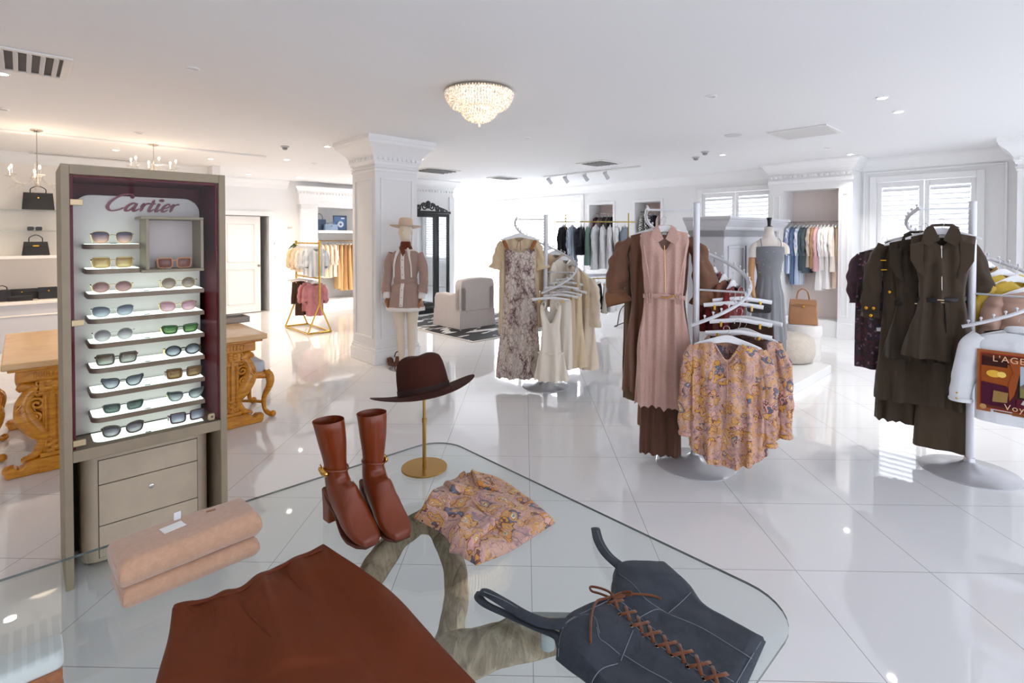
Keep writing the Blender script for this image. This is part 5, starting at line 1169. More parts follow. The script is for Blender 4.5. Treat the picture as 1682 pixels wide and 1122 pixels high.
mb = MB(); mb.tube([(-.325 + .066 * cos(a), -.022 + .048 * sin(a), -.655) for a in [2 * pi * i / 24 for i in range(25)]], .004, 6); mb.build('cuff_strap', olive_d, root)
for k in (-1, 1): flat_part([(k * .04, -.09), (k * .10, -.10), (k * .17, -.17), (k * .14, -.24), (k * .06, -.32), (k * .02, -.26)][::k], -.06, .01, 'lapel', olive, root)
def sleeveless(label, loc, rz, seed, hl, mat, w=.15, L=.86, det=True):
    root = garm('belted_dress', label, 'dress', loc, rz, mat, G3, L, [(0, w * 1.13, .03), (.06, w * 1.12, .05), (.2, w * .98, .06), (.42, w * .82, .055), (.53, w * .80, .055), (.58, w * .86, .06), (1, w * 1.42, .10)], hl, hw=.2, neck=(.06, .10, .005), fold=(44, .0015, .016), seed=seed, crease=.007, nu=100, ns=52)
    rb = [Vector((w * .83 * cos(a), .061 * sin(a), -.088 - L * .53 + .012 * cos(a))) for a in [2 * pi * i / 40 for i in range(40)]]
    mb = MB(); rg = [[Vector((p.x * k, p.y * k, p.z + dz)) for p in rb] for k, dz in ((1.0, -.015), (1.05, -.013), (1.05, .013), (1.0, .015))]; mb.loft(rg + [rg[0]]); part_label(mb.build('belt', blackm, root, angle=60), 'black leather belt')
    mb = MB(); mb.tube([(.02, -.068, -.56), (.026, -.072, -.66), (.03, -.078, -.76)], .010, 8, flat=.3); mb.build('belt_end', blackm, root)
    mb = MB(); mb.tube([(-.018, -.068, -.545), (.018, -.07, -.545)], .005, 8); mb.tube([(.0, -.068, -.562), (.02, -.07, -.562)], .004, 8); part_label(mb.build('buckle', plain('buckle_pale_gold', (226, 204, 160), .25, 1), root), 'pale gold buckle')
    collar_flaps(root, mat, -.108, 1.25, -.05)
    mb = MB(); mb.tube([(.0, -.055, -.185), (.002, -.064, -.3), (.004, -.066, -.42), (.006, -.064, -.53)], .0022, 6); mb.box((.0, -.06, -.19), (.008, .006, .02)); part_label(mb.build('zip', plain('zip_silver', (190, 184, 174), .3, 1), root), 'silver front zip')
    for k in (-1, 1): flat_part([(k * w * .62, -.15), (k * w * 1.12, -.17), (k * w * 1.1, -.28), (k * w * .84, -.36), (k * w * .56, -.40), (k * w * .66, -.28)][::k], -.060, .006, 'side_panel', mat, root)
    if det:
        mb = MB(); mb.box((0, .015, -.118), (.034, .002, .02)); part_label(mb.build('neck_label', plain('label_white', (238, 234, 228), .7), root), 'white neck label')
    return root
sleeveless('olive sleeveless zip dress half hidden between the coat and the front dress', at3(-.285, -.03, 1.68), r3 + .06, 75, 'white hanger of the half hidden olive zip dress', olive_d, det=False)
sleeveless('olive sleeveless zip dress with black belt at the front of the olive rack', at3(-.155, -.13, 1.725), r3, 76, 'white hanger of the front olive zip dress', olive)
# white jacket with a tapestry back panel
J = at3(.235, -.335, 1.115)
whitej = cloth('white_denim', (232, 234, 238), .2, .85)
sl = [(-.185, 0, -.135), (-.235, -.012, -.22), (-.265, -.02, -.38), (-.285, -.03, -.56)]
root = garm('tapestry_jacket', 'white jacket with a colourful train window tapestry on its back', 'jacket', J, r3 - .12, whitej, G3, .56, [(0, .19, .035), (.08, .215, .06), (.5, .21, .07), (1, .215, .075)], 'white hanger of the tapestry jacket', hw=.2, sleeves=[{'p': sl, 'r': [.055, .066, .062, .052], 'seed': 5, 'wr': .004}, {'p': mir(sl), 'r': [.055, .066, .062, .052], 'seed': 9, 'wr': .004}], neck=(.07, .01, .03), fold=(20, .001, .005), seed=77, crease=.004, zt=.09)
mb = MB(); mb.tube(catmull([(-.065, .0, -.09), (-.05, -.03, -.072), (0, -.042, -.066), (.05, -.03, -.072), (.065, 0, -.09)], 5), .024, 12, flat=.45, up=(0, 1, 0)); mb.build('collar', whitej, root, angle=180)
for z in (-.50, -.535):
    mb = MB(); mb.sphere((-.292, -.082, z), (.006, .004, .006), 10, 6); mb.build('cuff_button', brassb, root)
mb = MB(); mb.tube([(-.28 + .055 * cos(a), -.03 + .04 * sin(a), -.548) for a in [2 * pi * i / 24 for i in range(25)]], .008, 8, flat=1.6); mb.build('cuff', whitej, root)
# tapestry: generic view from a lamp-lit carriage, built as flat woven pieces
def tp(poly, col, name, k, lab=None, rough=.85):
    mb = MB(); mb.prism(poly, .0008, lambda u, v, w: Vector((u, -.0785 - .0009 * k - w + .35 * max(0, abs(u) - .13) ** 2 * 6, v)))
    o = mb.build(name, cloth('weave_%02x%02x%02x' % col, col, .1, rough, 500, .12), root, smooth=False)
    if lab: part_label(o, lab)
    return o
R4 = lambda x0, x1, z0, z1: [(x0, z0), (x1, z0), (x1, z1), (x0, z1)]
tp(R4(-.20, .20, -.585, -.205), (184, 110, 62), 'tapestry_border', 0, 'woven tan tapestry border'); tp(R4(-.182, .182, -.563, -.222), (198, 62, 44), 'tapestry_line', 1); tp(R4(-.177, .177, -.558, -.227), (120, 58, 36), 'tapestry_ground', 2)
tp([(-.177, -.30), (-.06, -.30), (-.06, -.26), (-.177, -.24)], (70, 30, 24), 'tapestry_shade', 3); tp(R4(-.177, -.02, -.42, -.28), (176, 88, 30), 'tapestry_glow', 3)
tp([(-.12 + .035 * cos(a), -.345 + .022 * sin(a)) for a in [2 * pi * i / 16 for i in range(16)]], (244, 190, 70), 'tapestry_lamp', 4)
tp([(-.085 + .02 * cos(a), -.345 + .018 * sin(a)) for a in [2 * pi * i / 16 for i in range(16)]], (250, 214, 110), 'tapestry_lamp', 5)
tp([(-.177, -.54), (-.02, -.54), (-.03, -.43), (-.07, -.41), (-.177, -.40)], (88, 22, 50), 'tapestry_seat', 5, 'plum seat in the tapestry')
tp([(-.05, -.50), (-.055, -.40), (-.035, -.32), (-.06, -.245), (.02, -.245), (-.008, -.33), (-.02, -.41), (-.03, -.46)], (176, 88, 40), 'tapestry_curtain', 6)
tp(R4(-.015, .165, -.475, -.27), (40, 34, 30), 'tapestry_window_frame', 6); tp(R4(-.005, .158, -.465, -.28), (186, 196, 206), 'tapestry_sky', 7); tp([(-.005, -.465), (.158, -.465), (.158, -.41), (.07, -.40), (-.005, -.395)], (150, 140, 84), 'tapestry_meadow', 8); tp([(.0, -.395), (.03, -.36), (.05, -.385), (.09, -.35), (.12, -.39), (.158, -.36), (.158, -.41), (.0, -.41)], (130, 116, 110), 'tapestry_hill', 8)
tp(R4(-.02, .177, -.53, -.48), (110, 28, 52), 'tapestry_table', 7); tp([(.0, -.505), (.05, -.515), (.06, -.485), (.01, -.48)], (206, 204, 196), 'tapestry_paper', 8)
tp([(-.125, -.515), (-.06, -.51), (-.055, -.45), (-.12, -.445)], (172, 136, 78), 'tapestry_cushion', 8)
def text_obj(txt, size, mat, parent, loc, rot=(pi / 2, 0, 0), name='lettering', ext=.0006, space=1.0):
    cu = bpy.data.curves.new('text', 'FONT'); cu.body = txt; cu.size = size; cu.extrude = ext; cu.align_x = 'CENTER'; cu.space_character = space
    to = bpy.data.objects.new('text', cu); COL.objects.link(to); dg = bpy.context.evaluated_depsgraph_get(); dg.update()
    me = bpy.data.meshes.new_from_object(to.evaluated_get(dg)); bpy.data.objects.remove(to); me.materials.clear(); me.materials.append(mat)
    o = bpy.data.objects.new(name, me); COL.objects.link(o); o.parent = parent; o.location = loc; o.rotation_euler = rot; return o
lt = plain('weave_letter', (236, 188, 150), .85)
text_obj("L'AGENCE", .052, lt, root, (.0, -.0868, -.268), space=1.1); text_obj('Voyage', .050, lt, root, (0.01, -.0868, -.552), space=1.15)
tp(R4(-.12, .16, -.578, -.568), (150, 92, 48), 'tapestry_caption', 1)
for sx in (-1, 1): tp([(sx * .168 + .016 * cos(a), -.555 + .016 * sin(a)) for a in [2 * pi * i / 16 for i in range(16)]], (210, 160, 106), 'tapestry_rosette', 3)
furm = cloth('brown_fur', (62, 52, 44), .6, .95, 200, .2)
mb = MB(); mb.tube(catmull([(-.15, .02, -.60), (-.145, .02, -.64), (-.15, .02, -.67)], 4), .03, 12); mb.tube(catmull([(-.05, .02, -.60), (-.05, .02, -.65), (-.05, .02, -.675)], 4), .03, 12)
fj = thing('dark_fur_jacket', 'dark fur jacket whose cuffs show below the white tapestry jacket', 'jacket', at3(.24, -.24, 1.12), r3 - .12, G3)
body(.58, [(0, .18, .03), (.1, .19, .04), (1, .19, .045)], seed=5, nu=40, ns=16).build('garment_body', furm, fj, angle=180); mb.build('cuff', furm, fj, angle=180)
yel = plain('mustard_quilt', (196, 160, 36), .35, sheen=.1); qt = plain('taupe_quilt', (176, 140, 122), .5, sheen=.1)
def puffer(label, loc, rz, mat, seed, hl):
    sl = [(.17, 0, -.14), (.22, 0, -.24), (.235, 0, -.40), (.23, 0, -.55)]
    root = thing('puffer_jacket', label, 'jacket', loc, rz, G3); hang_root(hl, loc, rz, 'shoulder', .18)
    b = body(.60, [(0, .185, .05), (.1, .20, .085), (1, .21, .09)], seed=seed, nu=60, ns=60, fold=(10, 0, .004))
    b.v = [p + Vector((0, math.copysign(1, p.y) * .012 * abs(sin((p.z + .1) * 42)) , 0)) for p in b.v]; b.build('garment_body', mat, root, angle=180)
    for k in (1, -1):
        s = sleeve(sl if k == 1 else mir(sl), [.05, .065, .062, .055], seed, n=12); P = s.v; s.v = [Vector((p.x + k * .008 * abs(sin(p.z * 45)), p.y * (1 + .1 * abs(sin(p.z * 45))), p.z)) for p in P]; s.build('sleeve', mat, root, angle=180)
puffer('glossy mustard yellow quilted jacket, the one nearer the pole', at3(.16, .30, 1.44), r3 + .9, yel, 81, 'white hanger of the mustard jacket near the pole')
puffer('glossy mustard yellow quilted jacket, the one next to the taupe jacket', at3(.225, .24, 1.40), r3 + .75, yel, 82, 'white hanger of the mustard jacket next to the taupe one')
puffer('taupe quilted jacket at the right edge of the photo', at3(.30, .14, 1.34), r3 + .5, qt, 83, 'white hanger of the taupe quilted jacket')
simple('ochre_blouse', 'ochre patterned top against the olive rack pole', 'top', at3(.08, .35, 1.49), r3 + 1.2, cloth('ochre_print', (170, 124, 60), .2, .8, 60, .5), .42, .15, .16, .04, 'white hanger of the ochre patterned top', G3, 84, 'shoulder', .09)
# ================================================================== furniture and figures further back
# platform, panelled chest wall, dress form, pouf, drum stool, bag
PH = .10
mb = MB(); abox(mb, 5.05, 6.93, 1.87, 3.2, 0, PH); pl = mb.build('display_platform', plain('platform_white', (226, 226, 226), .35), None, smooth=False, bevel=.006); tag(pl, 'low white display platform under the grey dress form and fur pouf', 'platform')
grey_m = plain('panel_grey', (198, 198, 202), .5)
AB = 2.72
ar = thing('panelled_cabinet', 'grey-white panelled wardrobe with stepped cornice on the low platform', 'wardrobe', W(5.95, AB, PH), ANG)
AWd, AH = 1.62, 1.74
mb = MB(); mb.span(0, AWd, 0, .45, 0, AH - .12); mb.build('carcass', grey_m, ar, smooth=False)
mb = MB(); rings = []
for q, z in ((0, -.25), (.012, -.25), (.012, -.235), (.0, -.23), (.0, -.16), (.03, -.15), (.04, -.13), (.04, -.115), (.06, -.10), (.10, -.06), (.11, -.05), (.11, -.035), (.13, -.03), (.13, 0)):
    rings.append([(-q, -q, AH + z), (AWd + q, -q, AH + z), (AWd + q, .45, AH + z), (-q, .45, AH + z)])
mb.loft(rings, True, False, True); mb.build('cornice', grey_m, ar, angle=15)
def pframe(x0, x1, z0, z1, name, par):
    mb = MB()
    for a, b, c, d in ((x0, x1, z0, z0 + .03), (x0, x1, z1 - .03, z1), (x0, x0 + .03, z0 + .03, z1 - .03), (x1 - .03, x1, z0 + .03, z1 - .03)): mb.span(a, b, -.018, -.0005, c, d)
    return mb.build(name, grey_m, par, bevel=.005)
for i in range(3): pframe(.10 + .49 * i, .54 + .49 * i, .18, AH - .34, 'panel_moulding', ar)
mb = MB(); mb.span(-.02, AWd + .02, -.025, .46, 0, .12); mb.build('plinth', grey_m, ar, bevel=.006)

def ellring(c, rx, ry, n=28, e=1.0, fx=0.0):
    return [Vector((c[0] + rx * math.copysign(abs(cos(2 * pi * k / n)) ** e, cos(2 * pi * k / n)), c[1] + ry * math.copysign(abs(sin(2 * pi * k / n)) ** e, sin(2 * pi * k / n)), c[2])) for k in range(n)]
linen_m = cloth('form_linen', (232, 222, 212), .1); woodarm = plain('arm_wood', (200, 148, 104), .45); satin_g = cloth('grey_satin', (136, 138, 144), .3, .5)
def hand(mb, wrist, d, palm_n, thumb_side, size=.17, curl=.5):
    """palm, four unequal curled fingers and a thumb, from the wrist along d."""
    d = Vector(d).normalized(); pn = Vector(palm_n); pn = (pn - d * pn.dot(d)).normalized(); sd = d.cross(pn) * thumb_side; w = Vector(wrist); k = size / .17
    mb.tube([w - d * .012 * k, w + d * .025 * k, w + d * .06 * k, w + d * .085 * k], [.019 * k, .027 * k, .034 * k, .032 * k], 12, flat=.5, up=pn)
    for i, ln in enumerate((.066, .076, .070, .054)):
        b = w + d * .080 * k + sd * (.024 - .016 * i) * k; p = [b]; a = 0
        for q, f in enumerate((.45, .32, .23)):
            a += curl * (.7, .9, .6)[q]; p.append(p[-1] + (d * cos(a) + pn * sin(a)) * ln * f * k)
        mb.tube(catmull(p, 3), [.0085 * k, .008 * k, .0072 * k, .006 * k], 8)
    b = w + d * .022 * k + sd * .026 * k
    mb.tube(catmull([b, b + (d * .6 + sd * .8) * .025 * k, b + (d * .95 + sd * .45 + pn * .2) * .05 * k, b + (d * 1.1 + sd * .25 + pn * .45) * .068 * k], 3), [.011 * k, .0095 * k, .0085 * k, .007 * k], 8)
# ---- headless dress form on the platform
fp = onb(1262, 560, 2.42); F0 = W(A_of(fp), 2.42, PH); fz = radians(-12)
fm_ = thing('dress_form', 'headless linen dress form in a long grey strappy dress with a wooden arm', 'mannequin', F0, fz)
mb = MB(); mb.loft([ellring((0, 0, z), rx, ry, 28) for z, rx, ry in ((.86, .115, .08), (.98, .112, .08), (1.08, .108, .08), (1.20, .125, .095), (1.30, .155, .118), (1.38, .165, .10), (1.435, .160, .078), (1.47, .115, .064), (1.50, .066, .056), (1.55, .055, .054), (1.625, .052, .052))], True, True, True)
mb.tube(catmull([(-.13, 0, 1.42), (-.172, -.005, 1.36), (-.185, -.01, 1.26)], 5), [.04, .052, .05], 14); mb.tube(catmull([(.13, 0, 1.42), (.170, -.005, 1.37), (.178, -.01, 1.30)], 5), [.04, .05, .046], 14)
mb.build('torso', linen_m, fm_, angle=180)
mb = MB(); mb.lathe([(.052, 1.625), (.03, 1.632), (.018, 1.64), (.022, 1.70), (.03, 1.725), (.024, 1.735), (0, 1.737)], 20); part_label(mb.build('neck_cap', plain('neck_cap_black', (24, 22, 22), .35), fm_), 'black turned neck cap')
mb = MB(); mb.tube(catmull([(-.187, -.01, 1.255), (-.198, -.018, 1.12), (-.200, -.025, .99)], 6), [.040, .038, .033, .030], 14); mb.sphere((-.2, -.026, .985), .031, 12, 8); mb.tube(catmull([(-.2, -.026, .98), (-.195, -.06, .88), (-.185, -.10, .79)], 6), [.031, .030, .026, .021], 14)
hand(mb, (-.185, -.102, .785), (.12, -.28, -1), (.9, .2, 0), 1, .17, .75); part_label(mb.build('wooden_arm', woodarm, fm_, angle=180), 'jointed light wooden arm and hand')
mb = MB(); mb.tube([(.0, 0, .02), (0, 0, .9)], .014, 10); mb.lathe([(.17, 0), (.17, .008), (.03, .02), (.014, .03)], 28); mb.build('stand', plain('stand_dark', (60, 58, 58), .4), fm_)
mb = MB(); rings = []
for j in range(47):
    s = j / 46; z = 1.375 - s * (1.375 - .09); rx, ry = interp([(0, .168, .124), (.06, .170, .132), (.18, .142, .112), (.27, .126, .096), (.33, .135, .104), (.45, .165, .125), (1, .205, .17)], s); ring = []
    for k in range(96):
        a = 2 * pi * k / 96; fo = .003 + .03 * max(0, s - .27); f = 1 + fo / rx * (sin(a * 13 + 1.2 * sin(s * 3)) * .6 + sin(a * 21 + s * 2) * .3) if s > .27 else 1 + .012 * sin(z * 170 + sin(a * 5) * 1.2)
        zz = z + (.03 * max(0, cos(a * 1 - 0)) * 0) + (.022 * abs(sin(a)) * (1 if sin(a) < 0 else -.8) * (1 - s) ** 8)
        ring.append(Vector((rx * cos(a) * f, ry * sin(a) * f, zz)))
    rings.append(ring)
mb.loft(rings); mb.build('long_dress', satin_g, fm_, angle=180)
for s in (-1, 1):
    mb = MB(); mb.tube(catmull([(s * .105, -.105, 1.385), (s * .108, -.085, 1.44), (s * .10, -.02, 1.485), (s * .095, .06, 1.44), (s * .09, .10, 1.37)], 6), .0045, 8); mb.build('dress_strap', satin_g, fm_)
mb = MB()
for i in range(44): a = RND.uniform(pi * 1.05, pi * 1.95); z = RND.uniform(1.05, 1.37); rx, ry = interp([(1.03, .135, .104), (1.14, .142, .112), (1.375, .170, .13)], z); mb.sphere((rx * cos(a) * 1.01, ry * sin(a) * 1.01, z), .0045, 6, 5)
st_ = mb.build('sequin_trim', plain('bead_silver', (206, 206, 212), .2, .8), fm_); st_['kind'] = 'stuff'
mb = MB(); M = Matrix.Rotation(fz, 3, 'Z')
cb = thing('clutch_bag', 'small black velvet clutch bag with gold clasp held by the dress form', 'bag', F0 + M @ Vector((-.145, -.165, .62)), fz)
mb.loft([[Vector((x * k, y, z * k2)) for x, z in rrect(-.13, .13, 0, .125, .03, 5)] for y, k, k2 in ((-.028, .9, .96), (-.022, 1, 1), (.022, 1, 1), (.028, .9, .96))], True, True, True); mb.build('pouch', plain('velvet_black', (20, 18, 20), .9, sheen=.4), cb, bevel=.004)
mb = MB(); mb.sphere((.085, -.02, .122), (.02, .014, .016), 10, 6); mb.build('clasp', gold_m, cb)
# ---- fur pouf, drum stool and tan bag
pf = atz(1315, 601, PH); pc = pf + Vector((0, .27, 0))
def fur(name, a, b):
    t = NT(name); v = t.coord(); n = t.noise(v, 30, 5, .8, .6); n2 = t.noise(v, 6, 3); t.base(t.mix(n.outputs[0], lin(a), lin(b))); t.set(Roughness=1.0); t.b.inputs['Sheen Weight'].default_value = .6; t.bump(n.outputs[0], .9, .03); return t.m
root = thing('fur_pouf', 'round cream fur pouf on the edge of the low platform', 'pouf', (pc.x, pc.y, PH))
mb = MB(); mb.lathe([(.20, 0), (.255, .02), (.283, .10), (.285, .20), (.265, .285), (.21, .325), (.12, .338), (0, .342)], 56, cap=False)
mb.v = [p * (1 + .045 * noise.noise(p * 22) + .02 * noise.noise(p * 55)) if p.z > .01 else p for p in mb.v]; mb.build('fur_cover', fur('cream_fur', (206, 190, 172), (246, 236, 222)), root, angle=180)
mb = MB(); mb.lathe([(.205, 0), (.215, .012), (.205, .024)], 40); mb.build('base_ring', plain('pouf_base', (120, 104, 88), .6), root)
ds = onb(1320, 545, 2.36); S0 = W(A_of(ds) + .02, 2.36, 0)
root = thing('drum_stool', 'white drum stool behind the fur pouf carrying the tan bag', 'stool', S0, 0)
mb = MB(); mb.lathe([(.19, 0), (.195, .02), (.195, .30), (.2, .305)], 48); mb.build('drum', plain('drum_white', (232, 226, 220), .5), root); mb = MB(); mb.lathe([(.2, .305), (.208, .33), (.208, .42), (.195, .448), (.0, .455)], 48, cap=False); mb.build('seat_cushion', cloth('seat_white', (238, 232, 228), .3), root)
tan_m = leather('tan_leather', (176, 126, 88), .45)
S1 = S0 + Vector((-.02, 0, .456)); root = thing('tote_bag', 'large tan leather handbag with two handles on the white drum stool', 'bag', S1, radians(-24))
mb = MB(); mb.loft([[Vector((x * k, y * q, z)) for x, y in rrect(-.17, .17, -.085, .085, .02, 4)] for z, k, q in ((0, .99, 1), (.006, 1, 1.02), (.15, .97, .85), (.28, .92, .55), (.32, .88, .36))], True, True, True); mb.build('bag_body', tan_m, root, angle=50, bevel=.003)
mb = MB(); o = [(-.152, .325), (.152, .325), (.157, .25), (.03, .245), (.02, .225), (-.02, .225), (-.03, .245), (-.157, .25)]; mb.prism(o, .006, lambda u, v, w: Vector((u, -.062 + (v - .25) * .35 - w, v))); mb.build('flap', tan_m, root, bevel=.002)
mb = MB(); mb.sphere((0, -.07, .235), (.012, .008, .02), 10, 6); mb.tube([(-.1, -.064, .262), (.1, -.064, .262)], .006, 6, flat=.5); mb.build('turn_lock', brassb, root)
for y in (-.03, .03):
    mb = MB(); mb.tube(catmull([(-.075, y, .30), (-.07, y * 1.1, .36), (-.05, y, .43), (0, y * .8, .46), (.05, y, .43), (.07, y * 1.1, .36), (.075, y, .30)], 6), .008, 8); mb.build('handle', tan_m, root)
# ---- mannequin by the column
M0 = atz(667, 604, 0); mz = radians(-8)
man_m = plain('mannequin_ivory', (232, 218, 196), .5); suede = cloth('dusty_pink_suede', (186, 156, 144), .3, .8); whitec = cloth('white_cotton', (238, 232, 226), .2); scarf_m = cloth('rust_scarf', (124, 60, 32), .2); handw = plain('hand_wood', (186, 128, 84), .5)
mn = thing('mannequin', 'standing mannequin in a pink belted mini dress, wide hat and rust scarf beside the column', 'mannequin', M0, mz)
bodyv = MB()
bm_pts = []
bodyv.loft([ellring((0, 0, z), rx, ry, 24) for z, rx, ry in ((.80, .15, .10), (.90, .155, .11), (1.02, .125, .09), (1.08, .112, .082), (1.20, .14, .10), (1.30, .155, .105), (1.38, .165, .085), (1.43, .14, .066), (1.46, .075, .056), (1.50, .05, .05), (1.56, .048, .05))], True, True, True)
hd_ = [(.048, .05, 1.555, 0), (.062, .074, 1.585, -.012), (.070, .086, 1.62, -.012), (.075, .092, 1.66, -.008), (.077, .096, 1.70, -.004), (.073, .092, 1.745, 0), (.055, .07, 1.785, .004), (.02, .03, 1.803, .006)]
bodyv.loft([ellring((0, y, z), rx, ry, 24) for rx, ry, z, y in hd_], True, True, True); bodyv.tube(catmull([(0, -.095, 1.69), (0, -.108, 1.665), (0, -.1, 1.655)], 4), [.008, .013, .010], 8)
for s in (-1, 1):
    bodyv.tube(catmull([(s * .075, 0, .84), (s * .085, -.005, .66), (s * .075, .0, .48), (s * .068, .012, .30), (s * .058, .01, .10), (s * .056, .0, .055)], 7), [.088, .074, .052, .050, .032, .03], 16)
    bodyv.tube(catmull([(s * .056, .03, .045), (s * .058, -.04, .032), (s * .062, -.10, .022), (s * .064, -.145, .016)], 5), [.03, .034, .032, .016], 12, flat=.75)
    bodyv.sphere((s * .078, 0, 1.66), (.012, .022, .03), 8, 6)
bodyv.build('body', man_m, mn, angle=180)
mb = MB(); mb.lathe([(.20, 0), (.20, .006), (.0, .008)], 32, (0, -.02, 0), cap=False); mb.build('stand_plate', plain('plate_steel', (190, 190, 192), .25, .8), mn)
mb = MB(); rings = []
for j in range(37):
    s = j / 36; z = 1.435 - s * (1.435 - .72); rx, ry = interp([(0, .13, .07), (.05, .175, .095), (.16, .178, .118), (.30, .165, .112), (.46, .138, .10), (.52, .136, .098), (.62, .18, .135), (1, .225, .17)], s); ring = []
    for k in range(72):
        a = 2 * pi * k / 72; f = 1 + .05 * max(0, s - .5) * 2 * sin(a * 11 + 2 * s) + .014 * noise.noise(Vector((cos(a) * 3, sin(a) * 3, z * 8)))
        ring.append(Vector((rx * cos(a) * f, ry * sin(a) * f, z)))
    rings.append(ring)
mb.loft(rings, True, False, False); dr = mb.build('mini_dress', suede, mn, angle=180)
mb = MB(); rings = [[Vector((.226 * cos(a) * (1 + .05 * sin(a * 11 + 2)) * k, .171 * sin(a) * (1 + .05 * sin(a * 11 + 2)) * k, z)) for a in [2 * pi * i / 72 for i in range(72)]] for k, z in ((1, .755), (1.02, .75), (1.03, .715), (1.0, .71))]; mb.loft(rings); part_label(mb.build('hem_trim', whitec, dr, angle=180), 'white hem trim')
mb = MB(); mb.loft([[Vector((.142 * k * cos(a), .104 * k * sin(a), z)) for a in [2 * pi * i / 48 for i in range(48)]] for k, z in ((1, 1.045), (1.04, 1.05), (1.04, 1.095), (1, 1.10))]); mb.box((.01, -.113, 1.072), (.055, .012, .05)); mb.build('belt', suede, dr, angle=60)
def front_y(x, z): s = (1.435 - z) / .715; rx, ry = interp([(0, .13, .07), (.05, .175, .095), (.16, .178, .118), (.30, .165, .112), (.46, .138, .10), (.52, .136, .098), (.62, .18, .135), (1, .225, .17)], s); return -ry * sqrt(max(.05, 1 - (x / rx) ** 2)) - .006
mb = MB(); mb.tube([(0, front_y(0, z) - .001, z) for z in [1.40 - .07 * i for i in range(10)]], .022, 8, flat=.25, up=(0, 1, 0)); part_label(mb.build('placket', whitec, dr, angle=180), 'white button placket')
for i in range(7): z = 1.33 - .09 * i; mb = MB(); mb.sphere((0, front_y(0, z) - .008, z), (.007, .004, .007), 8, 5); mb.build('button', plain('button_grey', (150, 140, 132), .4), dr)
for s in (-1, 1):
    mb = MB(); mb.tube(catmull([(s * .03, -.05, 1.475), (s * .065, -.085, 1.43), (s * .085, -.115, 1.36), (s * .105, -.118, 1.26), (s * .11, -.112, 1.12)], 6), [.016, .022, .014, .010, .010], 8, flat=.4, up=(0, 1, 0)); part_label(mb.build('collar_tie', whitec, dr, angle=180), 'white collar and tie')
    sl = [(s * .165, 0, 1.405), (s * .205, .0, 1.30), (s * .225, -.005, 1.16), (s * .232, -.03, 1.02), (s * .222, -.05, .93)]
    sleeve(sl, [.05, .062, .056, .058, .064], 3 + s, wr=.005, flat=.85).build('sleeve', suede, dr, angle=180)
    mb = MB(); mb.tube([(s * .222, -.05, .935), (s * .218, -.058, .86)], [.042, .045], 16); part_label(mb.build('cuff', whitec, dr), 'white cuff')
    mb = MB(); hand(mb, (s * .217, -.06, .862), (-s * .08, -.15, -1), (-s * 1, -.2, 0), -s, .16, .45); part_label(mb.build('hand', handw, mn, angle=180), 'light wooden hand')
mb = MB(); mb.loft([ellring((0, 0, z), rx, ry, 28) for z, rx, ry in ((1.455, .085, .072), (1.475, .082, .075), (1.50, .066, .066), (1.535, .062, .066), (1.55, .054, .056))], True); mb.tube(catmull([(-.03, -.075, 1.47), (0, -.092, 1.43), (.01, -.10, 1.38), (.015, -.10, 1.36)], 5), [.03, .035, .02, .006], 10, flat=.5); mb.build('neck_scarf', scarf_m, mn, angle=180)
hatm = MB(); hat_shell(hatm, (.088, .10), (.19, .20), .112, .004, .006, .02, 48); ho = hatm.build('wide_hat', cloth('cream_felt', (222, 196, 170), .3), mn, angle=180); ho.location = (0, .0, 1.735); ho.rotation_euler = (radians(-6), 0, 0)
# sandals on the floor beside it
for i, (px, py, rz_) in enumerate(((640, 598, .5), (653, 601, .2))):
    root = thing('strappy_sandal', ['brown strappy heeled sandal nearest the column base', 'brown strappy heeled sandal at the mannequin feet'][i], 'sandal', atz(px, py, 0.0), rz_, 'brown sandals by the column')
    lm_ = plain('sandal_brown', (112, 62, 38), .4); mb = MB(); mb.loft([[(-w_, y, z), (w_, y, z), (w_, y, z + .012), (-w_, y, z + .012)] for y, z, w_ in ((.10, .085, .022), (.05, .07, .028), (-.02, .03, .034), (-.08, .002, .038), (-.12, .002, .026))], True, True, True); mb.build('sole', lm_, root)
    mb = MB(); mb.loft([[(-.018, .075, 0), (.018, .075, 0), (.018, .105, 0), (-.018, .105, 0)], [(-.02, .06, .075), (.02, .06, .075), (.02, .105, .085), (-.02, .105, .085)]], True, True, True); mb.build('heel', lm_, root)
    for y, z, h in ((-.06, .01, .05), (-.03, .03, .055), (.085, .09, .07)):
        mb = MB(); mb.tube([(.036 * cos(a), y, z + h * sin(a)) for a in [pi * k / 12 for k in range(13)]], .007, 8, flat=.6, up=(0, 1, 0)); mb.build('strap', lm_, root)
# ---- armchair and rug
def rugmat():
    t = NT('zebra_rug'); v = t.coord((1, 1, 1)); w = t.noise(t.coord((1.3, 3.0, 1)), 1.7, 2, .4, 1.4); n = t.noise(v, 120, 2)
    c = t.ramp(w.outputs[0], [(.555, lin((42, 42, 44))), (.565, lin((206, 204, 202)))]); t.base(c); t.set(Roughness=.95); t.bump(n.outputs[0], .3, .006); return t.m
rg = MB(); RA, RB = 5.02, 6.19; rg.span(0, 2.3, 0, 2.75, 0, .012); rug = thing('rug', 'black and white patterned rug under the pale armchair', 'rug', W(RA, RB, .0005), ANG); rg.build('rug_field', rugmat(), rug, bevel=.003)
mb = MB(); e = .012
for a in ((-.05, 2.35, -.05, 0), (-.05, 2.35, 2.75, 2.80), (-.05, 0, 0, 2.75), (2.3, 2.35, 0, 2.75)): mb.span(*a, 0, .012)
mb.build('rug_border', plain('rug_border', (196, 190, 184), .95), rug)
slip = cloth('slipcover_grey', (206, 196, 190), .3, .9); A_0 = W(5.47, 7.10, .0135)
ac = thing('armchair', 'pale slipcovered armchair seen from behind on the patterned rug', 'armchair', A_0, ANG)
CWd, CDp, CHt = .78, .80, .84
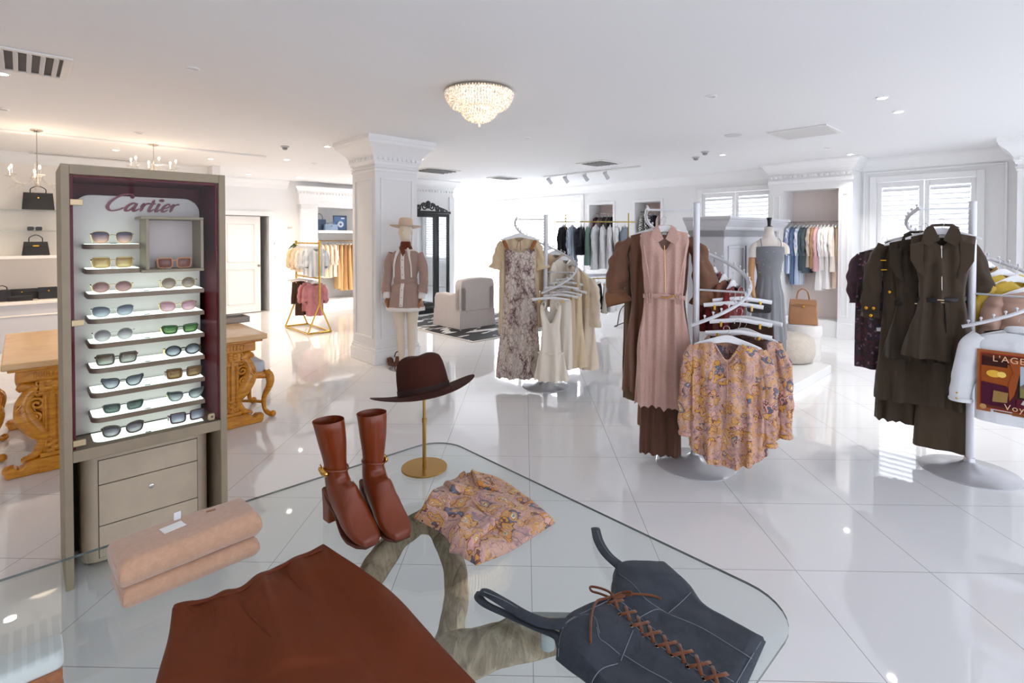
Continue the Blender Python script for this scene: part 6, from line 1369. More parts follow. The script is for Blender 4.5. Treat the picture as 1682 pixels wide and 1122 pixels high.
def rblk(x0, x1, y0, y1, z0, z1, r, name, bul=0):
    mb = MB(); out = rrect(x0, x1, y0, y1, min(r, (x1 - x0) / 2.1, (y1 - y0) / 2.1), 5); cx, cy = (x0 + x1) / 2, (y0 + y1) / 2
    R_ = []
    for z, k in ((z0, 1), (z0 + (z1 - z0) * .5, 1 + bul), (z1 - r * .8, 1), (z1 - r * .25, 1 - .25 * r / max(x1 - x0, .2)), (z1, 1 - .9 * r / max(x1 - x0, .2))): R_.append([(cx + (x - cx) * k, cy + (y - cy) * k, z) for x, y in out])
    mb.loft(R_, True, True, True); return mb.build(name, slip, ac, angle=60)
mb = MB(); n_ = 16; r0 = []; r1_ = []
prof = [(x, CHt + .035 * sin(pi * x / CWd) - .0) for x in [CWd * i / n_ for i in range(n_ + 1)]]
poly = [(0, .29)] + [(0, CHt - .10), (.015, CHt - .03), (.05, CHt + .005)] + [(x, z) for x, z in prof if .09 < x < CWd - .09] + [(CWd - .05, CHt + .005), (CWd - .015, CHt - .03), (CWd, CHt - .10), (CWd, .29)]
mb.prism([(p[0], p[1]) for p in poly], .16, lambda u, v, w: Vector((u, w + (v - .42) * .0, v))); mb.build('backrest', slip, ac, bevel=.025, segs=3, angle=50)
for x0, x1 in ((0, .15), (CWd - .15, CWd)):
    mb = MB(); o = [(.0, .02), (.0, .62), (.06, .60), (.16, .595), (.5, .60), (.62, .61), (.70, .585), (.72, .52), (.72, .02)]
    o = [(.0, .02), (.0, .74), (.10, .70), (.17, .62), (.30, .585), (.60, .60), (.74, .58), (.78, .5), (.78, .02)]
    mb.prism(o, x1 - x0, lambda u, v, w: Vector((x0 + w, u, v))); mb.build('arm', slip, ac, bevel=.03, segs=3, angle=50)
rblk(.152, CWd - .152, .162, .79, .30, .50, .05, 'seat_cushion')
mb = MB(); mb.span(.005, CWd - .005, .005, .775, .10, .299); mb.build('base', slip, ac, smooth=False)
mb = MB(); pts_ = [(0, 0), (CWd, 0), (CWd, CDp - .02), (0, CDp - .02)]
for z0, k in ((.005, .012),):
    R_ = []
    for z, q in ((.005, .014), (.12, .008), (.24, .0015), (.30, .0008)): R_.append([(-q, -q, z), (CWd * .5, -q - .003, z), (CWd + q, -q, z), (CWd + q + .003, CDp * .5, z), (CWd + q, CDp - .02 + q, z), (CWd / 2, CDp - .02 + q, z), (-q, CDp - .02 + q, z), (-q - .003, CDp / 2, z)])
    mb.loft(R_); mb.build('skirt', slip, ac, angle=40)
mb = MB(); mb.tube([(.0, -.003, .25), (-.004, -.008, .10), (-.008, -.014, .01)], .004, 6); mb.build('corner_pleat_shade', plain('pleat_shadow', (150, 142, 138), .9), ac)  # darker tube paints the shade in the corner pleat
# ---- tall black mirror
MA, MBb = 5.72, 9.20
bkm = plain('black_carved_wood', (18, 19, 22), .3, coat=.3); mirror_m = plain('mirror_silver', (235, 238, 240), .0, 1.0)
mr = thing('dressing_mirror', 'tall black carved dressing mirror with crested top behind the armchair', 'mirror', W(MA, MBb), ANG)
MW, MH = 1.08, 2.10
def mframe(x0, x1, z0, z1, t, y0=0, y1=.06):
    mb = MB()
    for a, b, c, d in ((x0, x0 + t, z0, z1), (x1 - t, x1, z0, z1), (x0 + t, x1 - t, z0, z0 + t * 1.2), (x0 + t, x1 - t, z1 - t, z1)): mb.span(a, b, y0, y1, c, d)
    mb.span(x0 + t * .7, x1 - t * .7, y0 + .02, y1, z0 + t * .7, z0 + t * 1.35); return mb.build('frame', bkm, mr, bevel=.008)
mframe(0, .74, .12, MH, .075); mframe(.745, MW, .12, MH, .06)
MB().span(.07, .67, .025, .035, .19, MH - .07).build('mirror_glass', mirror_m, mr, smooth=False); MB().span(.80, MW - .055, .025, .035, .19, MH - .06).build('side_mirror_glass', mirror_m, mr, smooth=False)
mb = MB(); mb.span(-.04, MW + .04, -.06, .12, 0, .119); mb.span(-.02, MW + .02, -.03, .09, .119, .14); mb.build('plinth', bkm, mr, bevel=.012); MB().span(-.03, MW + .03, -.02, .08, MH, MH + .06).build('top_moulding', bkm, mr, bevel=.015)
mb = MB(); zc = MH + .06
for s in (-1, 1):
    c0 = Vector((MW / 2, .02, zc))
    for x, z, r0, t0 in ((.10, .085, .085, 0), (.24, .05, .06, 1.2), (.36, .03, .045, 2.2)):
        c = c0 + Vector((s * x, 0, z)); mb.tube([c + Vector((s * r0 * (1 - i / 30) * cos(i * .4 + t0), .0, r0 * (1 - i / 30) * sin(i * .4 + t0))) for i in range(26)], .017, 8)
    mb.tube(catmull([c0 + Vector((s * .5, 0, .01)), c0 + Vector((s * .38, 0, .05)), c0 + Vector((s * .2, 0, .10)), c0 + Vector((0, 0, .17))], 6), .018, 8)
mb.sphere((MW / 2, .02, zc + .13), (.07, .035, .085), 14, 10); mb.build('crest', bkm, mr, angle=70)
# ================================================================== rails of clothes
def rail(name, label, cat, p0, p1, mat, r=.012, posts=None):
    root = thing(name, label, cat, (Vector(p0) + Vector(p1)) / 2); mb = MB(); c = root.location; mb.tube([Vector(p0) - c, Vector(p1) - c], r, 10); mb.build('rod', mat, root)
    return root
steelr = plain('rail_steel', (176, 172, 168), .25, .9)
def row(items, p0, p1, rzb, group, cat='shirt', hw=.19, gw=.185):
    """items: (fraction along the rail, kind, material, length, label)"""
    p0, p1 = Vector(p0), Vector(p1)
    for i, (f, kind, m, L, lab) in enumerate(items):
        loc = p0.lerp(p1, f) + Vector((0, 0, .012)); rz = rzb + RND.uniform(-.12, .12); hl = 'hanger holding the ' + lab
        nm = {'shirt': 'shirt', 'dress': 'dress', 'trousers': 'trousers', 'top': 'blouse', 'jacket': 'jacket'}[kind]
        if kind == 'trousers':
            simple('trousers', lab, 'trousers', loc, rz, m, L, .10, .13, .035, hl, group, 100 + i, fold=(40, .004, .016))
        else:
            w = gw; sl = [(w * .95, 0, -.145), (w * 1.2, 0, -.23), (w * 1.27, 0, -.40), (w * 1.2, -.01, -.40 - .18 * (L > .6))]
            garm(nm, lab, kind if kind not in ('top',) else 'blouse', loc, rz, m, group, L, [(0, w, .025), (.1, w * 1.08, .04), (1, w * 1.1, .05)], hl, hw=hw, sleeves=[{'p': q, 'r': [.038, .05, .05, .038], 'seed': i + k} for k, q in enumerate((sl, mir(sl)))], fold=(38, .004, .014), seed=110 + i, nu=44, ns=18)
def cl(n, c): return cloth(n, c, .2)
def striped(name, a, b, k=60):
    t = NT(name); v = t.coord(); w = t.wave(v, k / 6.28, 0, 0); t.base(t.mix(t.math('GREATER_THAN', w.outputs[0], .5), lin(a), lin(b))); t.set(Roughness=.9); return t.m
# alcove on the window wall
z = 1.86; q0, q1 = W(9.62, 3.27, z), W(9.62, 2.47, z)
rail('hanging_rail', 'steel clothes rail across the pink-backed alcove on the window wall', 'rail', q0, q1, steelr)
wht = cl('white_linen', (242, 240, 240)); GA = 'clothes in the window wall alcove'
row([(.06, 'shirt', striped('blue_stripe', (150, 168, 206), (232, 236, 244)), .80, 'blue striped shirt at the left end of the alcove rail'), (.15, 'dress', cl('denim_blue', (112, 138, 178)), .98, 'mid blue dress second on the alcove rail'), (.23, 'dress', striped('pale_stripe', (186, 200, 226), (240, 242, 248), 40), .98, 'pale blue striped dress third on the alcove rail'),
     (.32, 'shirt', cl('slate_teal', (84, 102, 112)), .74, 'slate teal shirt fourth on the alcove rail'), (.39, 'jacket', cl('slate_grey', (96, 108, 116)), .78, 'slate grey jacket fifth on the alcove rail'), (.46, 'shirt', cl('oat_knit', (216, 200, 184)), .68, 'oat coloured shirt next to the slate jacket'), (.52, 'shirt', cl('camel_knit', (196, 152, 116)), .70, 'camel shirt in the middle of the alcove rail'),
     (.58, 'shirt', cl('rose_pink', (232, 184, 184)), .74, 'rose pink shirt in the alcove'), (.64, 'dress', wht, 1.05, 'long white dress next to the rose pink shirt'), (.71, 'shirt', cl('off_white', (244, 238, 230)), .72, 'off-white shirt right of the long white dress'), (.78, 'dress', cl('shell_white', (246, 242, 240)), 1.02, 'shell white dress third from the right end of the alcove'), (.86, 'shirt', cl('pale_cream', (244, 234, 222)), .74, 'pale cream shirt second from the right end of the alcove'), (.94, 'trousers', cl('peach_cream', (240, 216, 196)), .98, 'peach trousers at the right end of the alcove rail')], q0, q1, ANG, GA, hw=.14, gw=.145)
# two wall niches
for k, (b0, b1, z0, z1) in enumerate(NICHE):
    q0, q1 = W(AW + .2, b1 - .01, z1 - .20), W(AW + .2, b0 + .01, z1 - .20)
    rail('hanging_rail', ['steel rail in the wall niche nearer the corner', 'steel rail in the wall niche nearer the shuttered window'][k], 'rail', q0, q1, steelr)
    def check(name, a, b, s):
        t = NT(name); c = t.n.new('ShaderNodeTexChecker'); t.link(t.coord(), c.inputs[0]); c.inputs['Scale'].default_value = s; c.inputs[1].default_value = (*lin(a), 1); c.inputs[2].default_value = (*lin(b), 1); t.link(c.outputs[0], t.b.inputs['Base Color']); t.set(Roughness=.9); return t.m
    if k == 0: its = [(.15, 'shirt', cl('wine_dark', (92, 52, 60)), .8, 'wine blouse at the left of the niche nearer the corner'), (.32, 'shirt', cl('mauve_grey', (150, 120, 122)), .8, 'mauve blouse in the niche nearer the corner'), (.5, 'shirt', cl('charcoal', (54, 52, 54)), .82, 'charcoal blouse in the niche nearer the corner'), (.66, 'shirt', cl('dark_taupe', (86, 74, 70)), .8, 'dark taupe blouse in the niche nearer the corner'), (.84, 'shirt', cl('ink', (40, 38, 42)), .84, 'ink black blouse at the right of the niche nearer the corner')]
    else: its = [(.18, 'jacket', check('houndstooth', (236, 234, 232), (40, 40, 42), 40), .8, 'black and white checked jacket in the right wall niche'), (.42, 'jacket', check('check_dark', (30, 30, 32), (190, 188, 186), 26), .8, 'large black checked jacket in the right wall niche'), (.65, 'shirt', cl('charcoal', (54, 52, 54)), .8, 'charcoal blouse in the right wall niche'), (.85, 'shirt', cl('beige_cloth', (196, 178, 160)), .8, 'beige blouse in the right wall niche')]
    row(its, q0, q1, ANG, ['clothes in the niche nearer the corner', 'clothes in the right wall niche'][k], hw=.125, gw=.13)
# left wall niche
z = 1.52; q0, q1 = W(5.0, BL + .26, z), W(6.33, BL + .26, z)
rail('hanging_rail', 'rail of cream and caramel clothes in the left wall niche', 'rail', q0, q1, brass_m)
car = cl('caramel', (206, 158, 104)); cam = cl('camel', (216, 176, 124)); but = cl('butter', (240, 222, 190))
row([(.04 + .075 * i, k, m, L, lab) for i, (k, m, L, lab) in enumerate((('shirt', but, .75, 'butter blouse at the left end of the left niche'), ('shirt', cream2, .78, 'ivory blouse second in the left niche'), ('shirt', but, .8, 'butter blouse third in the left niche'), ('shirt', cream_m, .8, 'cream blouse fourth in the left niche'), ('shirt', cream2, .78, 'ivory blouse fifth in the left niche'), ('trousers', cam, 1.05, 'camel trousers right of the ivory blouses in the left niche'), ('trousers', cam, 1.1, 'second camel trousers in the left niche'), ('trousers', car, 1.1, 'caramel trousers left of the last camel pair in the left niche'), ('trousers', cam, 1.1, 'camel trousers between two caramel pairs in the left niche'), ('trousers', car, 1.12, 'caramel trousers nearest the column in the left niche'), ('trousers', cam, 1.1, 'camel trousers partly hidden by the column'), ('trousers', car, 1.1, 'caramel trousers mostly hidden by the column')))], q0, q1, ANG + pi / 2, 'clothes in the left wall niche', hw=.16, gw=.165)
def box_bag(name, label, cat, loc, rz, w, d, h, mat, handle=True, clasp=None, taper=.9, hh=.09, group=None):
    root = thing(name, label, cat, loc, rz, group); mb = MB(); mb.loft([[Vector((x * k, y * q, zz)) for x, y in rrect(-w / 2, w / 2, -d / 2, d / 2, .012, 3)] for zz, k, q in ((0, 1, 1), (h * .5, (1 + taper) / 2, .85), (h, taper, .6))], True, True, True); mb.build('bag_body', mat, root, angle=50, bevel=.003)
    if handle:
        for y in ((-d * .2, d * .2) if handle == 2 else (0,)): mb = MB(); mb.tube(catmull([(-w * .24, y, h - .005), (-w * .22, y, h + hh * .6), (0, y, h + hh), (w * .22, y, h + hh * .6), (w * .24, y, h - .005)], 6), .006, 8); mb.build('handle', mat, root)
    mb = MB(); o = [(-w * taper / 2, h), (w * taper / 2, h), (w * taper / 2 * 1.03, h * .62), (-w * taper / 2 * 1.03, h * .62)]; mb.prism(o, .005, lambda u, v, q: Vector((u, -d * .30 - (h - v) / h * d * .2 - .004 - q, v))); mb.build('flap', mat, root, bevel=.002)
    if clasp: mb = MB(); mb.box((0, -d * .36 - .018, h * .70), (w * .22 if clasp == 'bar' else .02, .01, .02)); mb.build('clasp', brassb, root, bevel=.003)
    return root
navy = plain('navy_leather', (62, 84, 112), .4); skyb = plain('pale_blue_leather', (138, 160, 186), .4); sz = 1.766
p = onb(526, 372, BL + .2); box_bag('handbag', 'slate blue top handle bag at the left on the niche shelf', 'bag', W(5.12, BL + .25, sz), ANG, .30, .13, .26, navy, 1, None, .92, .13)
box_bag('handbag', 'pale blue box bag lying in front on the niche shelf', 'bag', W(5.33, BL + .10, sz), ANG, .32, .10, .14, skyb, 2, 'dot', .95, .05)
root = thing('framed_print', 'dark blue square print with a white ring motif leaning on the niche shelf', 'picture', W(5.62, BL + .22, sz), ANG)
MB().span(-.17, .17, 0, .025, 0, .36).build('frame', plain('print_frame', (44, 62, 88), .4), root, bevel=.003); MB().span(-.145, .145, -.003, -.0005, .025, .335).build('print_field', plain('print_blue', (58, 92, 134), .5), root, smooth=False)
mb = MB(); mb.lathe([(.03, 0), (.075, 0), (.075, .004), (.03, .004)], 24, cap=False); mb.xform(Matrix.Translation((.01, -.0032, .15)) @ Matrix.Rotation(pi / 2, 4, 'X')); mb.build('ring_motif', plain('print_pale', (214, 222, 230), .5), root)
MB().span(.02, .11, -.004, -.0032, .28, .31).build('print_band', plain('print_pale', (214, 222, 230), .5), root, smooth=False)
# ---- gold rack near the left niche
gz = plain('gold_rack_metal', (206, 164, 70), .25, .9)
gF, gL, gR = atz(506, 551, 0), atz(469, 538, 0), atz(544, 546, 0); gl_c = (gF + gL + gR) / 3; gB = gL + gR - gF
root = thing('gold_rack', 'two-tier gold pipe clothes rack with triangular feet near the left niche', 'clothes rack', (gl_c.x, gl_c.y, 0)); gc = root.location.copy()
def gp(v, z): return Vector((v.x, v.y, z)) - gc
uL = (gL + gB) / 2 * .0 + (gL * .5 + gB * .5); uR = (gF * .5 + gR * .5)
mb = MB()
for a, b in ((gF, gL), (gL, gB), (gB, gR), (gR, gF)): mb.tube([gp(a, .02), gp(b, .02)], .016, 8)
mb.build('base_frame', gz, root)
for a, u in ((gF, uR), (gR, uR), (gL, uL), (gB, uL)):
    mb = MB(); mb.tube([gp(a, .02), gp(u, .50)], .014, 8); mb.build('foot_strut', gz, root)
for u, h in ((uR, 1.52), (uL, 1.52)):
    mb = MB(); mb.tube([gp(u, .48), gp(u, h)], .017, 10); mb.sphere(gp(u, h), .024, 10, 8); mb.build('upright', gz, root)
for h in (1.50, .92):
    mb = MB(); mb.tube([gp(uL, h), gp(uR, h)], .015, 10); mb.build('rail', gz, root)
GG = 'clothes on the gold rack'; rzg = atan2((uR - uL).y, (uR - uL).x) + pi / 2
fl_blue = striped('pale_floral', (206, 216, 226), (240, 238, 234), 30); pk_f = cloth('pink_floral', (206, 138, 142), .2, .8, 60, .35)
row([(.12, 'shirt', cl('pale_yellow', (240, 224, 178)), .40, 'pale yellow top at the left of the gold rack upper rail'), (.32, 'shirt', cl('cream_peach', (238, 214, 190)), .42, 'cream peach top on the gold rack upper rail'), (.52, 'shirt', cream2, .42, 'ivory top in the middle of the gold rack upper rail'), (.70, 'shirt', fl_blue, .46, 'pale blue floral top on the gold rack upper rail'), (.88, 'shirt', fl_blue, .48, 'pale blue floral top at the right of the gold rack upper rail')], Vector((uL.x, uL.y, 1.50)), Vector((uR.x, uR.y, 1.50)), rzg - .25, GG, hw=.13, gw=.125)
row([(.1, 'trousers', cl('brown_velvet', (84, 54, 38)), .40, 'dark brown shorts at the left of the gold rack lower rail'), (.3, 'trousers', cl('brown_velvet', (84, 54, 38)), .58, 'long dark brown trousers on the gold rack lower rail'), (.62, 'shirt', pk_f, .50, 'pink floral blouse on the gold rack lower rail'), (.82, 'shirt', pk_f, .56, 'second pink floral blouse next to the gold upright')], Vector((uL.x, uL.y, .92)), Vector((uR.x, uR.y, .92)), rzg - .25, GG, hw=.13, gw=.125)
root = thing('leaf_spray', 'small green leafy spray at the left end of the gold rack', 'plant', Vector((uL.x, uL.y, 1.46)) + (uL - uR).normalized() * .05); leafm = plain('leaf_green', (66, 92, 44), .5)
for i in range(12):
    a = RND.uniform(0, 6.28); b = RND.uniform(.05, .15); mb = MB(); e = Vector((cos(a) * b, sin(a) * b, -RND.uniform(.0, .26))); m_ = e * .5 + Vector((0, 0, .03)); sdv = Vector((-sin(a), cos(a), 0)) * .03; mb.v = [Vector((0, 0, 0)), m_ + sdv, e, m_ - sdv, m_ + Vector((0, 0, .008))]; mb.f = [(0, 1, 4), (1, 2, 4), (2, 3, 4), (3, 0, 4), (0, 3, 2, 1)]; mb.build('leaf', leafm, root, angle=180)
# ---- brass rail rack with dark and pale tops
br0 = atz(1003, 541, 0); rzb = radians(8)
root = thing('brass_rack', 'brass topped clothes rack with curved wire feet between the cream and pink racks', 'clothes rack', br0, rzb)
xl, xr = -.80, .45; bb = plain('rack_brass', (196, 168, 84), .3, .9); dw = plain('wire_dark', (84, 84, 82), .35, .8)
for x in (xl + .08, xr):
    mb = MB(); mb.tube([(x, .35, .03), (x, .35, 2.04)], .012, 8); mb.build('upright', bb, root)
mb = MB(); mb.tube([(xl - .1, .35, 1.88), (xr + .12, .35, 1.88)], .011, 8); mb.build('rail', bb, root)
for x in (xl + .08, xr):
    mb = MB()
    for s in (-1, 1): mb.tube(catmull([(x, .35, .42), (x + s * .16, .35 + s * .05, .30), (x + s * .22, .35 + s * .08, .10), (x + s * .24, .35 + s * .09, .012), (x + s * .30, .35 + s * .12, .010)], 6), .010, 8)
    mb.tube(catmull([(x - .28, .25, .012), (x - .1, .33, .05), (x, .35, .09), (x + .1, .37, .05), (x + .28, .45, .012)], 6), .010, 8); mb.build('curved_foot', dw, root)
mb = MB(); mb.span(xl + .02, xr + .08, .12, .56, .905, .93); part_label(mb.build('shelf', plain('shelf_pale', (222, 226, 232), .3), root, bevel=.004), 'pale shelf')
mb = MB(); mb.tube([(xl, .35, .86), (xr + .05, .35, .86)], .010, 8); mb.build('lower_rail', bb, root)
atb = local(br0, rzb)
row([(.05, 'shirt', cl('black_cloth', (34, 34, 38)), .72, 'black shirt at the left end of the brass rack'), (.17, 'shirt', striped('blue_pinstripe', (150, 166, 190), (206, 216, 228), 50), .85, 'blue pinstriped shirt second on the brass rack'), (.29, 'shirt', cl('navy_cloth', (40, 44, 60)), .52, 'navy top third on the brass rack'), (.40, 'shirt', cl('sage_green', (124, 160, 146)), .70, 'sage green shirt in the brass rack'), (.50, 'shirt', cl('white_a', (232, 234, 238)), .78, 'white shirt just right of the sage green shirt'), (.60, 'shirt', cl('white_b', (240, 240, 242)), .76, 'second white shirt right of the sage green shirt'), (.70, 'shirt', cl('white_c', (236, 236, 238)), .78, 'third white shirt right of the sage green shirt'), (.80, 'shirt', cl('white_b', (240, 240, 242)), .74, 'white shirt fourth right of the sage green one'), (.91, 'shirt', cl('blue_grey', (150, 160, 174)), .5, 'blue grey top at the right end of the brass rack')], atb(xl - .02, .35, 1.88), atb(xr + .05, .35, 1.88), rzb + radians(60), 'tops on the brass rack', hw=.19)
row([(.45, 'trousers', cl('black_cloth', (34, 34, 38)), .46, 'black trousers under the brass rack shelf'), (.55, 'trousers', cl('navy_cloth', (40, 44, 60)), .44, 'navy trousers under the brass rack shelf'), (.66, 'trousers', cl('stone', (206, 198, 188)), .52, 'stone coloured trousers under the brass rack shelf'), (.76, 'trousers', cl('white_b', (240, 240, 242)), .5, 'white trousers under the brass rack shelf')], atb(xl, .35, .86), atb(xr, .35, .86), rzb + radians(60), 'trousers under the brass rack shelf')
# ---- left display wall: glass shelves, counter, bags
sg = glass_mat('shelf_glass', (.93, .97, .96))
for k, zz in enumerate((2.005, 1.70)):
    mb = MB(); abox(mb, -3.0, .90, 10.28, 10.615, zz - .012, zz); o = mb.build('glass_shelf', sg, None, smooth=False); tag(o, ['upper clear glass shelf on the display wall at the left', 'lower clear glass shelf on the display wall at the left'][k], 'shelf')
lm2 = plain('ledge_white', (244, 240, 236), .4)
mb = MB(); abox(mb, -3.0, .90, 10.22, 10.615, 1.29, 1.335); o = mb.build('wall_ledge', lm2, None, bevel=.006); tag(o, 'white wall ledge carrying a small black handbag at the left', 'shelf')
root = thing('counter', 'white display counter along the left wall carrying black bags', 'counter', W(-1.0, 10.0), ANG)
MB().span(-2.0, 1.88, 0, .61, .655, .70).build('counter_top', plain('counter_top', (246, 240, 232), .25), root, bevel=.008); MB().span(-1.98, 1.86, .03, .61, 0, .654).build('counter_front', plain('counter_grey', (206, 206, 212), .5), root, bevel=.004); MB().span(-1.99, 1.87, .02, .03, .49, .51).build('counter_moulding', plain('counter_top', (246, 240, 232), .25), root, bevel=.003)
blkl = leather('black_leather', (34, 31, 32), .4)
def on_shelf(px, py, b): q = onb(px, py, b); return A_of(q)
GBk = 'black bags on the left wall'
box_bag('handbag', 'larger black flap bag with top handle on the upper glass shelf', 'bag', W(on_shelf(63, 335, 10.40), 10.42, 2.006), ANG, .36, .13, .25, blkl, 1, 'dot', .90, .10, GBk)
box_bag('handbag', 'small black bag with gold bar clasp on the white wall ledge', 'bag', W(on_shelf(59, 410, 10.4), 10.42, 1.336), ANG, .31, .12, .20, blkl, 1, 'bar', .84, .10, GBk)
for i in range(2):
    root = thing('sunglasses', ['dark sunglasses on the lower glass shelf, front pair', 'dark sunglasses on the lower glass shelf, rear pair'][i], 'sunglasses', W(on_shelf(57, 368, 10.4), 10.40 + .1 * i, 1.7005 + .0 * i), ANG); mb = MB()
    for s in (-1, 1): mb.loft([[Vector((s * .045 + x, y, .03 + z_)) for x, z_ in rrect(-.036, .036, -.029, .028, .014, 4)] for y in (-.003, .003)], True, True, True)
    mb.tube([(-.015, 0, .04), (.015, 0, .04)], .004, 6); mb.build('lens_frame', blk, root)
    for s in (-1, 1): mb = MB(); mb.tube([(s * .08, 0, .04), (s * .08, .08, .035), (s * .075, .11, .004)], .004, 6); mb.build('temple', blk, root)
box_bag('handbag', 'long black belt bag lying at the back of the counter', 'bag', W(on_shelf(36, 485, 10.4), 10.42, .701), ANG, .46, .12, .15, blkl, 0, 'dot', .95, 0, GBk)
box_bag('wallet', 'small black wallet in front on the counter', 'wallet', W(on_shelf(34, 492, 10.15), 10.16, .701), ANG, .26, .10, .07, blkl, 0, None, .96, 0, GBk)
box_bag('handbag', 'square black clutch on the counter next to the cabinet', 'bag', W(on_shelf(80, 488, 10.25), 10.26, .701), ANG, .24, .07, .17, blkl, 0, 'dot', .97, 0, GBk)
box_bag('handbag', 'black bag at the left photo edge on the counter', 'bag', W(on_shelf(3, 492, 10.2), 10.22, .701), ANG, .22, .12, .16, blkl, 1, None, .8, .06, GBk)
# ---- switches
for px, py, sz_ in ((452, 422, (.03, .07)), (450, 400, (.03, .04)), (475, 374, (.07, .04)), (479, 374, (.02, .02))):
    q = onb(px, py, BL - .0); root = thing('wall_switch', ['dark thermostat on the left wall', 'light switch below the thermostat', 'small sensor high on the left wall', 'tiny sensor beside the other high sensor'][[422, 400].index(py) * -1 + 1 if py in (422, 400) else (2 if px == 475 else 3)], 'switch', W(A_of(q), BL - .006, q.z), ANG)
    MB().span(-sz_[0] / 2, sz_[0] / 2, -.008, .004, -sz_[1] / 2, sz_[1] / 2).build('plate', plain('switch_grey' if py == 400 else 'switch_white', (120, 112, 108) if py == 400 else (226, 222, 218), .4), root, bevel=.002)
    MB().span(-sz_[0] / 5, sz_[0] / 5, -.011, -.0082, -sz_[1] / 4, sz_[1] / 4).build('button', plain('switch_button', (200, 196, 192), .4), root)
# ================================================================== ceiling fittings
lamp_e = emit('lamp_glow', (255, 244, 228), 25.0); ring_m = plain('fitting_white', (240, 240, 240), .4); vent_dark = plain('vent_dark', (70, 70, 74), .7); vent_m = plain('vent_white', (232, 230, 228), .5)
def downlight(px, py, label, on=True, r=.05, p=None):
    p = p or atz(px, py, HC); root = thing('downlight', label, 'ceiling light', p - Vector((0, 0, .0005)), 0, 'recessed ceiling downlights')
    mb = MB(); mb.lathe([(r, 0), (r, -.006), (r * .78, -.009), (r * .74, -.004), (r * .74, 0)], 28, cap=False); mb.build('trim_ring', ring_m, root)
    mb = MB(); mb.lathe([(r * .73, -.003), (0, -.003)], 24, cap=False); mb.build('lamp_lens', lamp_e if on else plain('lens_off', (206, 206, 206), .3), root, smooth=False)
    return p
DL = []
for px, py, lab, on in ((1168, 158, 'unlit downlight right of the crystal ceiling light', 0), (1449, 160, 'bright downlight farther from the window of the pair at the right', 1), (1476, 183, 'bright downlight nearer the window of the pair at the right', 1), (865, 226, 'unlit downlight straight beyond the crystal ceiling light', 0), (538, 240, 'bright downlight just left of the column capital', 1), (471, 262, 'bright downlight above the gold rack', 1), (316, 112, 'unlit downlight above the eyewear cabinet', 0), (228, 218, 'unlit downlight between the two hanging chandeliers', 0), (3, 120, 'bright downlight at the left photo edge beside the vent', 1), (4, 179, 'unlit downlight at the left photo edge below the vent', 0), (691, 261, 'bright downlight just right of the column capital', 1), (1360, 243, 'unlit downlight left of the window corner cornice', 0), (1397, 253, 'bright downlight above the alcove cornice', 1), (516, 268, 'unlit round sensor-like downlight left of the column', 0), (1187, 254, 'bright downlight between the smoke detectors and the alcove', 1), (408, 286, 'bright downlight over the doorway', 1)):
    p = downlight(px, py, lab, on)
    if on: DL.append(p)
WARM_FILL = []  # extra downlights, added to warm and brighten the left area
for a, b, lab in ((-.6, 9.3, 'added warm downlight over the counter at the far left'), (1.0, 9.3, 'added warm downlight over the counter behind the cabinet'), (2.2, 9.3, 'added warm downlight near the doorway side of the counter'), (5.3, 10.6, 'added warm downlight in front of the left niche'), (6.1, 10.6, 'added warm downlight in front of the left niche nearer the column'), (4.2, 10.9, 'added warm downlight in front of the niche pilaster')):
    WARM_FILL.append(downlight(0, 0, lab, 1, p=W(a, b, HC)))
def ac_vent(name_label, a, b, wa, wb, slat_along='a', z=HC, n=7):
    root = thing('ceiling_vent', name_label, 'vent', W(a, b, z - .0005), ANG)
    mb = MB(); f = .05
    for x0, x1, y0, y1 in ((-wa, wa, -wb, -wb + f), (-wa, wa, wb - f, wb), (-wa, -wa + f, -wb + f, wb - f), (wa - f, wa, -wb + f, wb - f)): mb.span(x0, x1, y0, y1, -.014, 0)
    mb.build('frame', vent_m, root, bevel=.004); MB().span(-wa + f, wa - f, -wb + f, wb - f, -.002, 0).build('backing', vent_dark, root, smooth=False)
    for i in range(n):
        t = (i + .5) / n; mb = MB()
        if slat_along == 'a': mb.box((0, -wb + f + t * 2 * (wb - f), -.012), (2 * (wa - f), 2 * (wb - f) / n * .62, .004), M=Matrix.Rotation(radians(32), 3, 'X'))
        else: mb.box((-wa + f + t * 2 * (wa - f), 0, -.012), (2 * (wa - f) / n * .42, 2 * (wb - f), .004), M=Matrix.Rotation(radians(32), 3, 'Y'))
        mb.build('slat', vent_m, root)
    return root
def vat(px, py): p = atz(px, py, HC); return A_of(p), B_of(p)
ac_vent('square louvred ceiling vent at the left photo edge', *vat(14, 97), .33, .33, 'b', n=8)
ac_vent('dark square ceiling vent near the window corner at the right', *vat(1322, 217), .32, .32, 'b', n=8)
ac_vent('dark ceiling vent beyond the track lights', *vat(984, 268), .28, .28, 'a', n=6)
ac_vent('pale ceiling vent right of the column', *vat(716, 280), .36, .30, 'a', n=4)
ac_vent('thin dark ceiling vent left of the track lights', *vat(828, 292), .3, .22, 'a', n=4)
ac_vent('long slot vent in the ceiling above the left display wall', *vat(138, 257), .62, .10, 'a', n=2)
for px, py, lab in ((1158, 249, 'smoke detector nearer the alcove'), (1143, 258, 'smoke detector of the two farther left'), (468, 240, 'small smoke detector left of the column capital')):
    p = atz(px, py, HC); root = thing('smoke_detector', lab, 'smoke detector', p - Vector((0, 0, .0005))); mb = MB(); mb.lathe([(.055, 0), (.055, -.012), (.045, -.02)], 24); mb.build('base', plain('detector_grey', (196, 196, 198), .5), root); mb = MB(); mb.lathe([(.036, -.02), (.030, -.045), (.012, -.052), (0, -.052)], 20, cap=False); mb.build('sensor_head', plain('detector_dark', (140, 140, 144), .5), root)
